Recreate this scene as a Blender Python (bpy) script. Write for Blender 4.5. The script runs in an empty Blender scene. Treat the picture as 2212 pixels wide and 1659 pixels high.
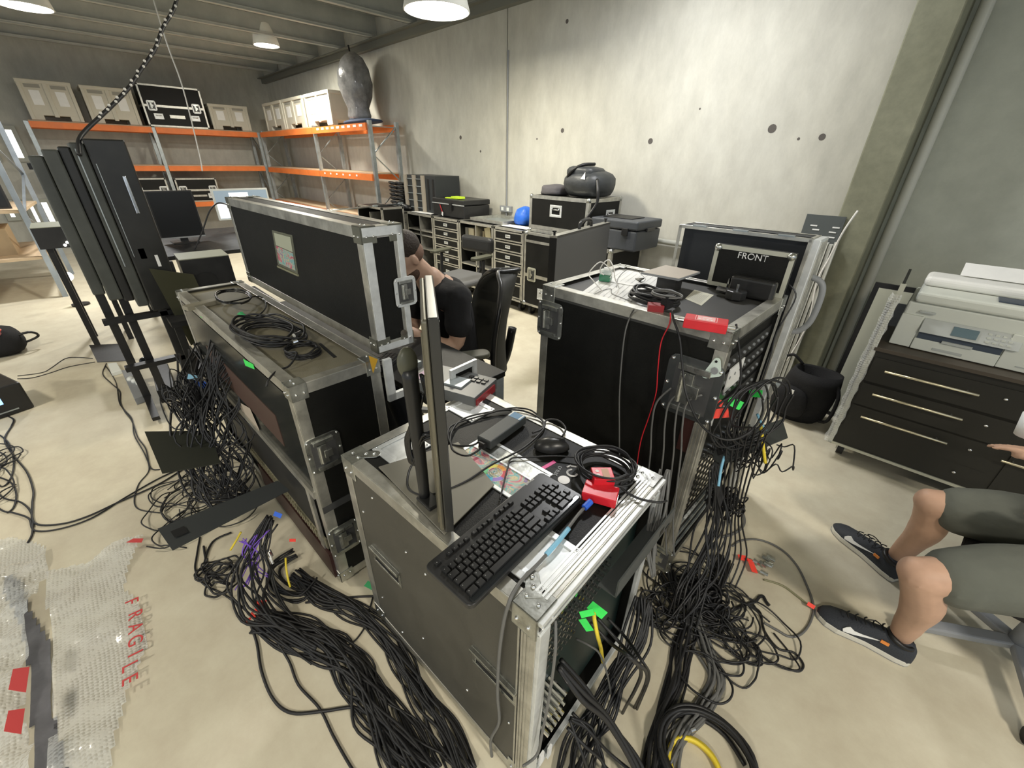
import bpy, bmesh, math, random
from math import pi, sin, cos, radians, hypot, atan2
from mathutils import Vector, Matrix, Euler
random.seed(7)
S = bpy.context.scene
COL = S.collection
# ---------------------------------------------------------------- camera
CAMH = 1.55; FPX = 888.4; PIT = .4962; ROL = .0189
W_PX, H_PX = 2212., 1659.
cam_d = bpy.data.cameras.new('camera'); cam = bpy.data.objects.new('camera', cam_d); COL.objects.link(cam)
S.camera = cam
cam_d.sensor_fit = 'HORIZONTAL'; cam_d.sensor_width = 36.0; cam_d.lens = FPX / W_PX * 36.0
cam_d.clip_start = .05; cam_d.clip_end = 200
def w2c(v):
    X, Y, Z_ = v
    y = -(Z_ * cos(PIT) + Y * sin(PIT)); z = Y * cos(PIT) - Z_ * sin(PIT); x = X
    return Vector((cos(ROL) * x - sin(ROL) * y, sin(ROL) * x + cos(ROL) * y, z))
RQ = math.sqrt(.5)
ROT = Matrix(((RQ, -RQ, 0), (RQ, RQ, 0), (0, 0, 1)))           # view frame -> room frame
R3 = ROT @ Matrix((w2c((1, 0, 0)), w2c((0, 1, 0)), w2c((0, 0, 1))))  # photo ray -> room ray
_m = R3 @ Matrix(((1, 0, 0), (0, -1, 0), (0, 0, -1)))
cam.matrix_world = Matrix.Translation((0, 0, CAMH)) @ _m.to_4x4()
C0 = Vector((0, 0, CAMH))
def ray(p): return R3 @ Vector(((p[0] - W_PX / 2) / FPX, (p[1] - H_PX / 2) / FPX, 1))
def PZ(p, z=0.):            # point of the horizontal plane z seen at photo pixel p
    r = ray(p); return C0 + r * ((z - CAMH) / r.z)
def PY(p, y): r = ray(p); return C0 + r * (y / r.y)
def PX(p, x): r = ray(p); return C0 + r * (x / r.x)
def PV(p, q):               # height on the vertical line over q
    r = ray(p); t = (r.x * q[0] + r.y * q[1]) / (r.x ** 2 + r.y ** 2); return (C0 + r * t).z
# ---------------------------------------------------------------- world, exposure, lights
S.view_settings.view_transform = 'Standard'; S.view_settings.look = 'None'
S.view_settings.gamma = 1; S.view_settings.use_curve_mapping = False
S.view_settings.exposure = .42
wd = bpy.data.worlds.new('world'); S.world = wd; wd.use_nodes = True
wd.node_tree.nodes['Background'].inputs[0].default_value = (.80, .90, 1.0, 1)
wd.node_tree.nodes['Background'].inputs[1].default_value = .62
LAMPS = [(-3.40, 2.50, 2.56), (-7.96, 2.77, 2.97), (-7.09, .30, 2.79), (-1.75, 2.85, 3.0), (2.0, .3, 2.8), (-3.3, -2.0, 2.8), (.5, -2.2, 2.8)]
LPOW = [42, 66, 60, 34, 50, 36, 42]
LCOL = [(1, .93, .76), (1, .96, .84), (.97, .97, .95), (.96, .97, 1), (1, .92, .78), (1, .92, .78), (1, .94, .82)]
for (lx, ly, lz), lp, lc in zip(LAMPS, LPOW, LCOL):
    ld = bpy.data.lights.new('highbay_light', 'AREA'); ld.shape = 'DISK'; ld.size = .40; ld.energy = lp; ld.color = lc
    lo = bpy.data.objects.new('highbay_light', ld); COL.objects.link(lo); lo.location = (lx, ly, lz - .012); lo['kind'] = 'structure'
# ---------------------------------------------------------------- materials
MT = {}
def nt(m): return m.node_tree.nodes, m.node_tree.links
def mat(name, col, rough=.5, metal=0., bump=0., bscale=60., var=0., vscale=6., emis=0., alpha=1., trans=0., spec=.5, ior=1.45):
    if name in MT: return MT[name]
    m = bpy.data.materials.new(name); m.use_nodes = True; MT[name] = m
    N, L = nt(m); b = N['Principled BSDF']
    c = (col[0], col[1], col[2], 1)
    b.inputs['Base Color'].default_value = c; b.inputs['Roughness'].default_value = rough; b.inputs['Metallic'].default_value = metal
    b.inputs['Specular IOR Level'].default_value = spec; b.inputs['IOR'].default_value = ior
    if alpha < 1: b.inputs['Alpha'].default_value = alpha
    if trans: b.inputs['Transmission Weight'].default_value = trans
    if emis: b.inputs['Emission Color'].default_value = c; b.inputs['Emission Strength'].default_value = emis
    if bump or var:
        tc = N.new('ShaderNodeTexCoord')
    if var:
        n = N.new('ShaderNodeTexNoise'); n.inputs['Scale'].default_value = vscale; n.inputs['Detail'].default_value = 6; n.inputs['Roughness'].default_value = .65
        L.new(tc.outputs['Object'], n.inputs['Vector'])
        r = N.new('ShaderNodeValToRGB'); r.color_ramp.elements[0].position = .3; r.color_ramp.elements[1].position = .7
        r.color_ramp.elements[0].color = tuple(max(0, v * (1 - var)) for v in col) + (1,)
        r.color_ramp.elements[1].color = tuple(min(1, v * (1 + var)) for v in col) + (1,)
        L.new(n.outputs['Fac'], r.inputs['Fac']); L.new(r.outputs['Color'], b.inputs['Base Color'])
        mr = N.new('ShaderNodeMapRange'); mr.inputs[3].default_value = max(0, rough - .12); mr.inputs[4].default_value = min(1, rough + .12)
        L.new(n.outputs['Fac'], mr.inputs[0]); L.new(mr.outputs[0], b.inputs['Roughness'])
    if bump:
        n2 = N.new('ShaderNodeTexNoise'); n2.inputs['Scale'].default_value = bscale; n2.inputs['Detail'].default_value = 3
        L.new(tc.outputs['Object'], n2.inputs['Vector'])
        bp = N.new('ShaderNodeBump'); bp.inputs['Strength'].default_value = bump; bp.inputs['Distance'].default_value = .01
        L.new(n2.outputs['Fac'], bp.inputs['Height']); L.new(bp.outputs[0], b.inputs['Normal'])
    return m
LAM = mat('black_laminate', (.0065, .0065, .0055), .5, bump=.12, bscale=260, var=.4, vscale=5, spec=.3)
LAM_LIT = mat('lit_side_laminate', (.075, .070, .055), .55, bump=.1, bscale=260, var=.12, vscale=9)  # laminate with the light on the left face put into its colour
ALU = mat('aluminium_extrusion', (.55, .54, .49), .38, .85, bump=.06, bscale=40, var=.22, vscale=18)
ALUW = mat('bright_aluminium', (.72, .74, .74), .45, .55, var=.12, vscale=25)
ZNC = mat('zinc_hardware', (.50, .51, .48), .3, .95, bump=.1, bscale=30, var=.25, vscale=30)
BLK = mat('black_plastic', (.010, .010, .010), .42, var=.2, vscale=20)
BLKS = mat('satin_black_plastic', (.020, .020, .020), .33, var=.15, vscale=14)
RUB = mat('black_rubber', (.014, .014, .014), .62)
CBL = mat('cable_black', (.017, .017, .018), .45)
CBG = mat('cable_grey', (.13, .13, .125), .45)
CBW = mat('cable_white', (.72, .70, .66), .45)
CHR = mat('chrome', (.8, .8, .8), .14, 1.)
GAL = mat('galvanised_steel', (.42, .46, .47), .42, .7, var=.2, vscale=12)
ORG = mat('orange_enamel', (.78, .20, .045), .45, var=.12, vscale=5)
SHB = mat('shelf_board', (.55, .42, .28), .7, var=.15, vscale=5)
BIN = mat('bin_plastic', (.56, .53, .44), .55, var=.06, vscale=3)
PAP = mat('white_paper', (.80, .80, .78), .75, var=.04, vscale=12)
RED = mat('red_anodised', (.62, .018, .03), .35, var=.1, vscale=20)
SCR = mat('dark_screen', (.012, .013, .014), .25)
FAB = mat('black_fabric', (.010, .010, .011), .9, bump=.3, bscale=180)
GRN = mat('green_gaffer_tape', (.05, .80, .12), .6, var=.12, vscale=30)
GRD = mat('dark_green_tape', (.06, .42, .16), .6)
ORT = mat('fluoro_red_tape', (.95, .07, .045), .55, var=.08, vscale=30)
YEL = mat('yellow_cable', (.80, .62, .05), .45)
BLU = mat('blue_plastic', (.03, .12, .62), .4)
LBL = mat('light_blue_sleeve', (.22, .48, .66), .45)
PRP = mat('purple_cable', (.22, .10, .62), .45)
SKN = mat('skin', (.50, .32, .23), .55, var=.10, vscale=9)
HAI = mat('dark_hair', (.028, .018, .012), .7, bump=.5, bscale=120)
WHT = mat('white_plastic', (.74, .76, .72), .4, var=.03, vscale=4)
GRY = mat('grey_plastic', (.25, .26, .27), .45)
# ---------------------------------------------------------------- mesh builder
class B:
    def __init__(s): s.v = []; s.f = []
    def add(s, vs, fs):
        o = len(s.v); s.v += [Vector(v) for v in vs]; s.f += [tuple(i + o for i in f) for f in fs]; return s
    def box(s, a, b, M=None):
        x0, y0, z0 = a; x1, y1, z1 = b
        vs = [Vector(v) for v in ((x0, y0, z0), (x1, y0, z0), (x1, y1, z0), (x0, y1, z0), (x0, y0, z1), (x1, y0, z1), (x1, y1, z1), (x0, y1, z1))]
        if M: vs = [M @ v for v in vs]
        return s.add(vs, [(0, 3, 2, 1), (4, 5, 6, 7), (0, 1, 5, 4), (1, 2, 6, 5), (2, 3, 7, 6), (3, 0, 4, 7)])
    def cb(s, c, d, M=None):   # centre, size
        return s.box([c[i] - d[i] / 2 for i in range(3)], [c[i] + d[i] / 2 for i in range(3)], M)
    def bar(s, p, q, w, h=None, up=(0, 0, 1)):
        p = Vector(p); q = Vector(q); d = (q - p); L = d.length; d.normalize(); u = Vector(up)
        if abs(d.dot(u)) > .98: u = Vector((1, 0, 0))
        sd = d.cross(u).normalized(); u = sd.cross(d); h = h or w
        M = Matrix((d, sd, u)).transposed().to_4x4(); M.translation = p
        return s.box((0, -w / 2, -h / 2), (L, w / 2, h / 2), M)
    def cyl(s, p, q, r, n=12, r2=None):
        p = Vector(p); q = Vector(q); d = (q - p).normalized(); u = Vector((0, 0, 1)) if abs(d.z) < .9 else Vector((1, 0, 0))
        a = d.cross(u).normalized(); b = d.cross(a); r2 = r if r2 is None else r2
        vs = []
        for k in range(n):
            t = 2 * pi * k / n; e = a * cos(t) + b * sin(t); vs += [p + e * r, q + e * r2]
        fs = [(2 * k, 2 * k + 1, (2 * k + 3) % (2 * n), (2 * k + 2) % (2 * n)) for k in range(n)]
        fs += [tuple(2 * k for k in range(n)), tuple(2 * k + 1 for k in reversed(range(n)))]
        return s.add(vs, fs)
    def sph(s, c, r, n=10, m=6, sc=(1, 1, 1)):
        vs = [Vector((0, 0, 1))]; fs = []
        for i in range(1, m):
            for j in range(n):
                a = pi * i / m; b = 2 * pi * j / n; vs.append(Vector((sin(a) * cos(b), sin(a) * sin(b), cos(a))))
        vs.append(Vector((0, 0, -1)))
        for j in range(n): fs.append((0, 1 + j, 1 + (j + 1) % n))
        for i in range(m - 2):
            for j in range(n):
                a = 1 + i * n; fs.append((a + j, a + n + j, a + n + (j + 1) % n, a + (j + 1) % n))
        e = len(vs) - 1; a = 1 + (m - 2) * n
        for j in range(n): fs.append((a + j, e, a + (j + 1) % n))
        return s.add([Vector((c[0] + v.x * r * sc[0], c[1] + v.y * r * sc[1], c[2] + v.z * r * sc[2])) for v in vs], fs)
    def prism(s, poly, z0, z1, M=None):
        n = len(poly); vs = [Vector((x, y, z0)) for x, y in poly] + [Vector((x, y, z1)) for x, y in poly]
        if M: vs = [M @ v for v in vs]
        return s.add(vs, [tuple(reversed(range(n))), tuple(range(n, 2 * n))] + [(i, (i + 1) % n, n + (i + 1) % n, n + i) for i in range(n)])
    def lathe(s, prof, c=(0, 0, 0), n=20, M=None):
        vs = []; m = len(prof)
        for j in range(n):
            a = 2 * pi * j / n
            for r, z in prof: vs.append(Vector((c[0] + r * cos(a), c[1] + r * sin(a), c[2] + z)))
        if M: vs = [M @ v for v in vs]
        fs = [(j * m + i, ((j + 1) % n) * m + i, ((j + 1) % n) * m + i + 1, j * m + i + 1) for j in range(n) for i in range(m - 1)]
        return s.add(vs, fs)
    def tube(s, pts, r, n=6, smooth=5, closed=False, cap=True):
        pts = [Vector(p) for p in pts]
        if smooth > 1 and len(pts) > 2: pts = catmull(pts, smooth, closed)
        m = len(pts); ring = []; u = None
        for i, p in enumerate(pts):
            if closed: d = pts[(i + 1) % m] - pts[i - 1]
            else: d = pts[min(i + 1, m - 1)] - pts[max(i - 1, 0)]
            if d.length < 1e-9: d = Vector((1, 0, 0))
            d.normalize()
            if u is None:
                u = Vector((0, 0, 1)) if abs(d.z) < .9 else Vector((1, 0, 0))
            u = (u - d * u.dot(d))
            if u.length < 1e-6: u = d.orthogonal()
            u.normalize(); w = d.cross(u); rr = r(i / max(1, m - 1)) if callable(r) else r
            ring.append([p + (u * cos(2 * pi * k / n) + w * sin(2 * pi * k / n)) * rr for k in range(n)])
        vs = [v for q in ring for v in q]; fs = []
        for i in range(m if closed else m - 1):
            a = i * n; b = ((i + 1) % m) * n
            for k in range(n): fs.append((a + k, a + (k + 1) % n, b + (k + 1) % n, b + k))
        if not closed and cap: fs += [tuple(reversed(range(n))), tuple(range((m - 1) * n, m * n))]
        return s.add(vs, fs)
    def quad(s, a, b, c, d, th=0.):
        if not th: return s.add([a, b, c, d], [(0, 1, 2, 3)])
        a, b, c, d = map(Vector, (a, b, c, d)); nn = (b - a).cross(d - a).normalized() * th
        return s.add([a, b, c, d, a + nn, b + nn, c + nn, d + nn], [(3, 2, 1, 0), (4, 5, 6, 7), (0, 1, 5, 4), (1, 2, 6, 5), (2, 3, 7, 6), (3, 0, 4, 7)])
    def rframe(s, c, w, h, t, th, ax='xz', cr=.0):   # rectangular ring with border t
        for (a, b) in (((-w / 2, -h / 2), (w / 2, -h / 2 + t)), ((-w / 2, h / 2 - t), (w / 2, h / 2)), ((-w / 2, -h / 2 + t), (-w / 2 + t, h / 2 - t)), ((w / 2 - t, -h / 2 + t), (w / 2, h / 2 - t))):
            if ax == 'xz': s.box((c[0] + a[0], c[1] - th / 2, c[2] + a[1]), (c[0] + b[0], c[1] + th / 2, c[2] + b[1]))
            elif ax == 'yz': s.box((c[0] - th / 2, c[1] + a[0], c[2] + a[1]), (c[0] + th / 2, c[1] + b[0], c[2] + b[1]))
            else: s.box((c[0] + a[0], c[1] + a[1], c[2] - th / 2), (c[0] + b[0], c[1] + b[1], c[2] + th / 2))
        return s
    def obj(s, name, m, parent=None, smooth=False, bevel=0., kind=None, label=None, bseg=2, mods=None):
        me = bpy.data.meshes.new(name); me.from_pydata([tuple(v) for v in s.v], [], s.f)
        bm = bmesh.new(); bm.from_mesh(me); bmesh.ops.recalc_face_normals(bm, faces=bm.faces); bm.to_mesh(me); bm.free()
        me.materials.append(m)
        if smooth:
            for p in me.polygons: p.use_smooth = True
        o = bpy.data.objects.new(name, me); COL.objects.link(o)
        if parent: o.parent = parent
        if kind: o['kind'] = kind
        if label: o['label'] = label
        if bevel:
            md = o.modifiers.new('bevel', 'BEVEL'); md.width = bevel; md.segments = bseg; md.limit_method = 'ANGLE'
        if mods: mods(o)
        return o
def catmull(P, k, closed=False):
    out = []; n = len(P)
    for i in range(n if closed else n - 1):
        if closed: a, b, c, d = P[i - 1], P[i], P[(i + 1) % n], P[(i + 2) % n]
        else: a, b, c, d = P[max(i - 1, 0)], P[i], P[i + 1], P[min(i + 2, n - 1)]
        for j in range(k):
            t = j / k
            out.append(.5 * ((2 * b) + (c - a) * t + (2 * a - 5 * b + 4 * c - d) * t * t + (3 * b - a - 3 * c + d) * t ** 3))
    if not closed: out.append(P[-1])
    return out
def thing(name, label, cat, loc=(0, 0, 0), rz=0., group=None):
    o = bpy.data.objects.new(name, None); COL.objects.link(o); o.empty_display_size = .05
    o.location = loc; o.rotation_euler = (0, 0, rz); o['label'] = label; o['category'] = cat
    if group: o['group'] = group
    return o
def tag(o, label, cat, group=None, kind=None):
    o['label'] = label; o['category'] = cat
    if group: o['group'] = group
    if kind: o['kind'] = kind
    return o
def dup(root, loc=None, rz=None, label=None, group=None):
    def cp(o, par):
        c = o.copy(); COL.objects.link(c); c.parent = par
        for ch in list(o.children): cp(ch, c)
        return c
    r = cp(root, None)
    if loc is not None: r.location = loc
    if rz is not None: r.rotation_euler = (0, 0, rz)
    if label: r['label'] = label
    if group: r['group'] = group
    return r
def LC(t, p):      # room point -> local coordinates of thing t
    M = Matrix.Translation(t.location) @ t.rotation_euler.to_matrix().to_4x4()
    return M.inverted() @ Vector(p)
def text(_, body, size, loc, rot, m, name='lettering', parent=None, ext=.0006, shear=0):
    cu = bpy.data.curves.new(name, 'FONT'); cu.body = body; cu.size = size; cu.extrude = ext; cu.align_x = 'CENTER'; cu.align_y = 'CENTER'; cu.shear = shear
    o = bpy.data.objects.new(name + '_source', cu); COL.objects.link(o); bpy.context.view_layer.update()
    me = bpy.data.meshes.new_from_object(o.evaluated_get(bpy.context.evaluated_depsgraph_get())); bpy.data.objects.remove(o); bpy.data.curves.remove(cu)
    me.materials.clear(); me.materials.append(m)
    o = bpy.data.objects.new(name, me); COL.objects.link(o); o.location = loc; o.rotation_euler = rot
    if parent: o.parent = parent
    return o
def cable(name, pts, r, m, label, cat='cable', group=None, n=6, smooth=6, parent=None):
    o = B().tube(pts, r, n=n, smooth=smooth).obj(name, m, parent, smooth=True)
    if parent is None: tag(o, label, cat, group)
    return o
def floor_pts(px, r=.004, hs=None):
    return [PZ(p, (hs[i] if hs else 0) + r + .001) for i, p in enumerate(px)]
# ---------------------------------------------------------------- setting
def concrete(name, c1, c2, sc=1.0, rough=.75, stain=None, dirs=False):
    m = bpy.data.materials.new(name); m.use_nodes = True; N, L = nt(m); b = N['Principled BSDF']; b.inputs['Roughness'].default_value = rough
    tc = N.new('ShaderNodeTexCoord')
    mp = N.new('ShaderNodeMapping'); L.new(tc.outputs['Object'], mp.inputs[0])
    if dirs: mp.inputs['Scale'].default_value = (1, 1, .45)
    n1 = N.new('ShaderNodeTexNoise'); n1.inputs['Scale'].default_value = 1.1 * sc; n1.inputs['Detail'].default_value = 8; n1.inputs['Roughness'].default_value = .62; n1.inputs['Distortion'].default_value = .6
    n2 = N.new('ShaderNodeTexNoise'); n2.inputs['Scale'].default_value = 9 * sc; n2.inputs['Detail'].default_value = 8; n2.inputs['Roughness'].default_value = .7
    L.new(mp.outputs[0], n1.inputs['Vector']); L.new(mp.outputs[0], n2.inputs['Vector'])
    r1 = N.new('ShaderNodeValToRGB'); r1.color_ramp.elements[0].position = .34; r1.color_ramp.elements[1].position = .66
    r1.color_ramp.elements[0].color = c1 + (1,); r1.color_ramp.elements[1].color = c2 + (1,)
    L.new(n1.outputs['Fac'], r1.inputs['Fac'])
    mx = N.new('ShaderNodeMix'); mx.data_type = 'RGBA'; mx.blend_type = 'OVERLAY'; mx.inputs[0].default_value = .13
    L.new(r1.outputs['Color'], mx.inputs[6]); r2 = N.new('ShaderNodeMapRange'); r2.inputs[1].default_value = .3; r2.inputs[2].default_value = .7
    L.new(n2.outputs['Fac'], r2.inputs[0]); cmb = N.new('ShaderNodeCombineColor')
    for i in range(3): L.new(r2.outputs[0], cmb.inputs[i])
    L.new(cmb.outputs[0], mx.inputs[7]); out = mx.outputs[2]
    if stain:
        v = N.new('ShaderNodeTexNoise'); v.inputs['Scale'].default_value = stain[0]; v.inputs['Detail'].default_value = 3; L.new(mp.outputs[0], v.inputs['Vector'])
        rr = N.new('ShaderNodeMapRange'); rr.inputs[1].default_value = stain[1]; rr.inputs[2].default_value = stain[1] + .05; L.new(v.outputs['Fac'], rr.inputs[0])
        m2 = N.new('ShaderNodeMix'); m2.data_type = 'RGBA'; L.new(rr.outputs[0], m2.inputs[0]); L.new(out, m2.inputs[6]); m2.inputs[7].default_value = stain[2] + (1,); out = m2.outputs[2]
    L.new(out, b.inputs['Base Color'])
    bp = N.new('ShaderNodeBump'); bp.inputs['Strength'].default_value = .12; bp.inputs['Distance'].default_value = .01; L.new(n2.outputs['Fac'], bp.inputs['Height']); L.new(bp.outputs[0], b.inputs['Normal'])
    return m
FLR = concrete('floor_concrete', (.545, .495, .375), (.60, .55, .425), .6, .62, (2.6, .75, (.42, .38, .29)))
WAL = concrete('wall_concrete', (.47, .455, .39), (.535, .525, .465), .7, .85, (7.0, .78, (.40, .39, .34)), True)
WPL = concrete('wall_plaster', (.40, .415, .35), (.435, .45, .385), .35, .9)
WDK = concrete('pillar_concrete', (.19, .19, .13), (.24, .24, .17), 1.6, .85)  # dark pillar concrete, part of its shade is in the colour
def struct(b, name, m, parent=None, **k):
    o = b.obj(name, m, parent, **k)
    if parent is None: o['kind'] = 'structure'
    return o
XL, YW = -11.9, 3.95
struct(B().box((XL - .2, -6.5, -.12), (3.6, YW + .2, 0)), 'floor', FLR)
xj = PY((1095, 200), YW).x
wl = struct(B().box((XL, YW, 0), (xj - .007, YW + .2, 3.6)).box((xj + .007, YW, 0), (-.45, YW + .2, 3.6)), 'wall_right', WAL)
struct(B().box((xj - .007, YW + .03, 0), (xj + .007, YW + .2, 3.6)), 'joint_sealant', GRY, wl)
struct(B().box((-.45, YW, 0), (3.6, YW + .2, 3.6)), 'wall_plastered', WPL)
struct(B().box((XL - .2, -6.5, 0), (XL, YW + .2, 3.6)), 'wall_left', WAL)
for i, (p, r) in enumerate([((1215, 282), .022), ((995, 297), .024), ((1405, 305), .024), ((1668, 278), .030), ((1776, 296), .022), ((1038, 327), .014), ((1512, 235), .008), ((1225, 46), .018), ((1160, 300), .010), ((1725, 300), .010)]):
    c = PY(p, YW); b = B().cyl((c.x, YW - .001, c.z), (c.x, YW + .02, c.z), r, 12)
    struct(b, 'tie_hole', mat('hole_dark', (.10, .09, .08), .9), wl)
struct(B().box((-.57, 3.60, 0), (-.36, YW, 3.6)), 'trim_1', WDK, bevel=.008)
struct(B().tube([(-.30, 3.86, 3.5), (-.30, 3.86, .0)], .032, n=12, smooth=1), 'trim_2', mat('painted_pipe', (.50, .50, .44), .5), smooth=True)
# ledge angle, purlins, ceiling foil
struct(B().box((XL, 3.87, 2.97), (3.6, 3.949, 3.06)).box((XL, 3.80, 3.05), (3.6, 3.949, 3.065)), 'trim_3', mat('painted_steel', (.22, .22, .19), .55, .4))
PUR = mat('purlin_steel', (.42, .43, .40), .55, .15, var=.12, vscale=4)
for i in range(15):
    x = -10.95 + i * 1.03
    b = B().box((x, -6.4, 3.07), (x + .012, 3.93, 3.33)).box((x, -6.4, 3.07), (x + .075, 3.93, 3.082)).box((x, -6.4, 3.318), (x + .075, 3.93, 3.33)).box((x + .066, -6.4, 3.08), (x + .075, 3.93, 3.10))
    struct(b, 'trim_%d' % (4 + i), PUR)
FOI = mat('foil_insulation', (.60, .61, .57), .42, .3, bump=1.0, bscale=5, var=.25, vscale=2)
b = B(); nx, ny = 150, 60; vs = []; fs = []
rn = random.Random(3)
for j in range(ny + 1):
    for i in range(nx + 1):
        x = XL + (3.6 - XL) * i / nx; y = -6.5 + (YW + 6.5) * j / ny
        s_ = ((x + 10.95) / 1.03) % 1
        vs.append((x, y, 3.335 - .0 + .11 * (4 * s_ * (1 - s_) * -1 + 1) * .5 + rn.uniform(-.008, .008) + .012 * sin(y * 9 + i)))
for j in range(ny):
    for i in range(nx):
        a = j * (nx + 1) + i; fs.append((a, a + 1, a + nx + 2, a + nx + 1))
b.add(vs, fs); b2 = B().box((XL - .2, -6.5, 3.5), (3.6, YW + .2, 3.62))
o = struct(b2, 'ceiling', PUR); struct(b, 'foil_lining', FOI, o, smooth=True)
# windows in the far left wall (behind the rack)
GLS = mat('daylit_frosted_glass', (1, .99, .93), .4, emis=3.2)
GLB = mat('daylit_blue_glass', (.62, .80, .98), .4, emis=.85)
FRM = mat('window_frame_paint', (.42, .42, .36), .5)
def window(n, ys, zs, m, bars=0):
    y0, y1 = ys; z0, z1 = zs
    f = struct(B().rframe((XL + .02, (y0 + y1) / 2, (z0 + z1) / 2), y1 - y0 + .12, z1 - z0 + .12, .06, .06, 'yz'), 'window_%d' % n, FRM)
    struct(B().box((XL + .004, y0, z0), (XL + .012, y1, z1)), 'glass', m, f)
def wpx(n, p, q, m):
    a = PX(p, XL); c = PX(q, XL); window(n, sorted((a.y, c.y)), sorted((a.z, c.z)), m)
wpx(1, (10, 280), (53, 341), GLS); wpx(2, (-60, 305), (-8, 341), GLS)
wpx(3, (60, 438), (88, 479), GLS); wpx(4, (88, 437), (120, 478), GLS); wpx(5, (10, 440), (34, 468), GLS)
wpx(6, (93, 494), (114, 538), GLB); wpx(7, (117, 492), (158, 538), GLB)
# ---------------------------------------------------------------- pendant lamps
SHD = mat('lamp_shade_white', (.78, .78, .72), .45)
EMT = mat('lamp_diffuser', (1, .97, .88), .5, emis=14)
def lamp(i, label, r=.24):
    x, y, z = LAMPS[i]
    t = thing('pendant_lamp', label, 'lamp', (x, y, z), 0, 'highbay pendant lamps')
    B().lathe([(r, 0), (r + .006, .003), (r * .92, .10), (r * .72, .24), (r * .42, .30), (.07, .31), (.07, .36), (0, .36)], n=36).lathe([(r - .004, .0), (r * .9, .10), (r * .7, .235), (.02, .30)], n=36).obj('lamp_shade', SHD, t, smooth=True)
    B().lathe([(0, .015), (r - .008, .015), (r - .008, .02), (0, .02)], n=36).obj('diffuser', EMT, t)
    B().cyl((0, 0, .36), (0, 0, 3.32 - z), .006, 8).obj('suspension_rod', GAL, t)
lamp(0, 'big white bell shaped pendant lamp hanging at the top centre, its disc fully lit', .25)
lamp(1, 'lit pendant lamp high over the corner rack, beside the wrapped fan', .17)
lamp(2, 'glaring pendant lamp at the top left corner under the foil ceiling', .2)
for i, l in ((3, 'pendant lamp just above the top edge near the bare concrete wall'), (4, 'pendant lamp hanging right of the view above the printer side'), (5, 'pendant lamp hanging behind on the open side to the left'), (6, 'pendant lamp hanging behind the view on the right')): lamp(i, l)
# ---------------------------------------------------------------- pallet racks
def brace_frame(b, p, q, z0, z1, n):
    zs = [z0 + (z1 - z0) * k / n for k in range(n + 1)]
    for k in range(n):
        a, c = (p, q) if k % 2 == 0 else (q, p)
        b.bar((a[0], a[1], zs[k]), (c[0], c[1], zs[k + 1]), .025, .012)
    for z in (z1 - .02, zs[1]): b.bar((p[0], p[1], z), (q[0], q[1], z), .025, .012)
RT = thing('pallet_rack', 'grey upright rack with orange beams along the long concrete wall', 'rack', (-8.8, 3.6, 0))
def rk(b, name, m, **k): return b.obj(name, m, RT, **k)
def lx(p): return tuple(Vector(p) - Vector((-8.8, 3.6, 0)))
rx = [-6.36, -8.32, -11.1]; yf, yb = 3.39, 3.82
for x in rx:
    for y in (yf, yb): rk(B().cb(lx((x, y, 1.015)), (.055, .05, 2.03)), 'upright', GAL)
    bb = B(); brace_frame(bb, lx((x, yf, 0)), lx((x, yb, 0)), .1, 1.98, 5); rk(bb, 'brace', GAL)
for z in (2.0, 1.345, .70):
    for i in range(2):
        for y in (yf - .03, yb + .02): rk(B().box(lx((rx[i + 1] + .03, y - .02, z - .09)), lx((rx[i] - .03, y + .02, z))), 'beam', ORG)
        if z < 1.9 or i == 1: rk(B().box(lx((rx[i + 1] + .03, yf, z)), lx((rx[i] - .03, yb, z + .018))), 'shelf', SHB)
for i in range(9):
    rk(B().box(lx((-8.1 + i * .19, yf - .053, 1.955)), lx((-8.0 + i * .19, yf - .051, 1.985))), 'label_sticker', PAP)
for i in range(6):
    rk(B().box(lx((-8.1 + i * .24, yf - .053, 1.30)), lx((-8.05 + i * .24, yf - .051, 1.325))), 'label_sticker', PAP)
LT = thing('pallet_rack', 'orange beamed rack across the far end wall carrying pale bins and a flight case', 'rack', (-11.45, 1.6, 0))
xf, xb = -11.22, -11.72
def ly(p): return tuple(Vector(p) - Vector((-11.45, 1.6, 0)))
yy = [PX((556, 285), xf).y, PX((330, 275), xf).y, PX((58, 268), xf).y]
for y in yy:
    for x in (xf, xb): B().cb(ly((x, y, 1.0)), (.05, .055, 2.0)).obj('upright', GAL, LT)
    bb = B(); brace_frame(bb, ly((xf, y, 0)), ly((xb, y, 0)), .1, 1.98, 5); bb.obj('brace', GAL, LT)
for z in (2.0, 1.36, .70):
    for i in range(2):
        for x in (xf + .03, xb - .02): B().box(ly((x - .02, yy[i + 1] + .03, z - .09)), ly((x + .02, yy[i] - .03, z))).obj('beam', ORG, LT)
        B().box(ly((xb, yy[i + 1] + .03, z)), ly((xf, yy[i] - .03, z + .018))).obj('shelf', SHB, LT)
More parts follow.
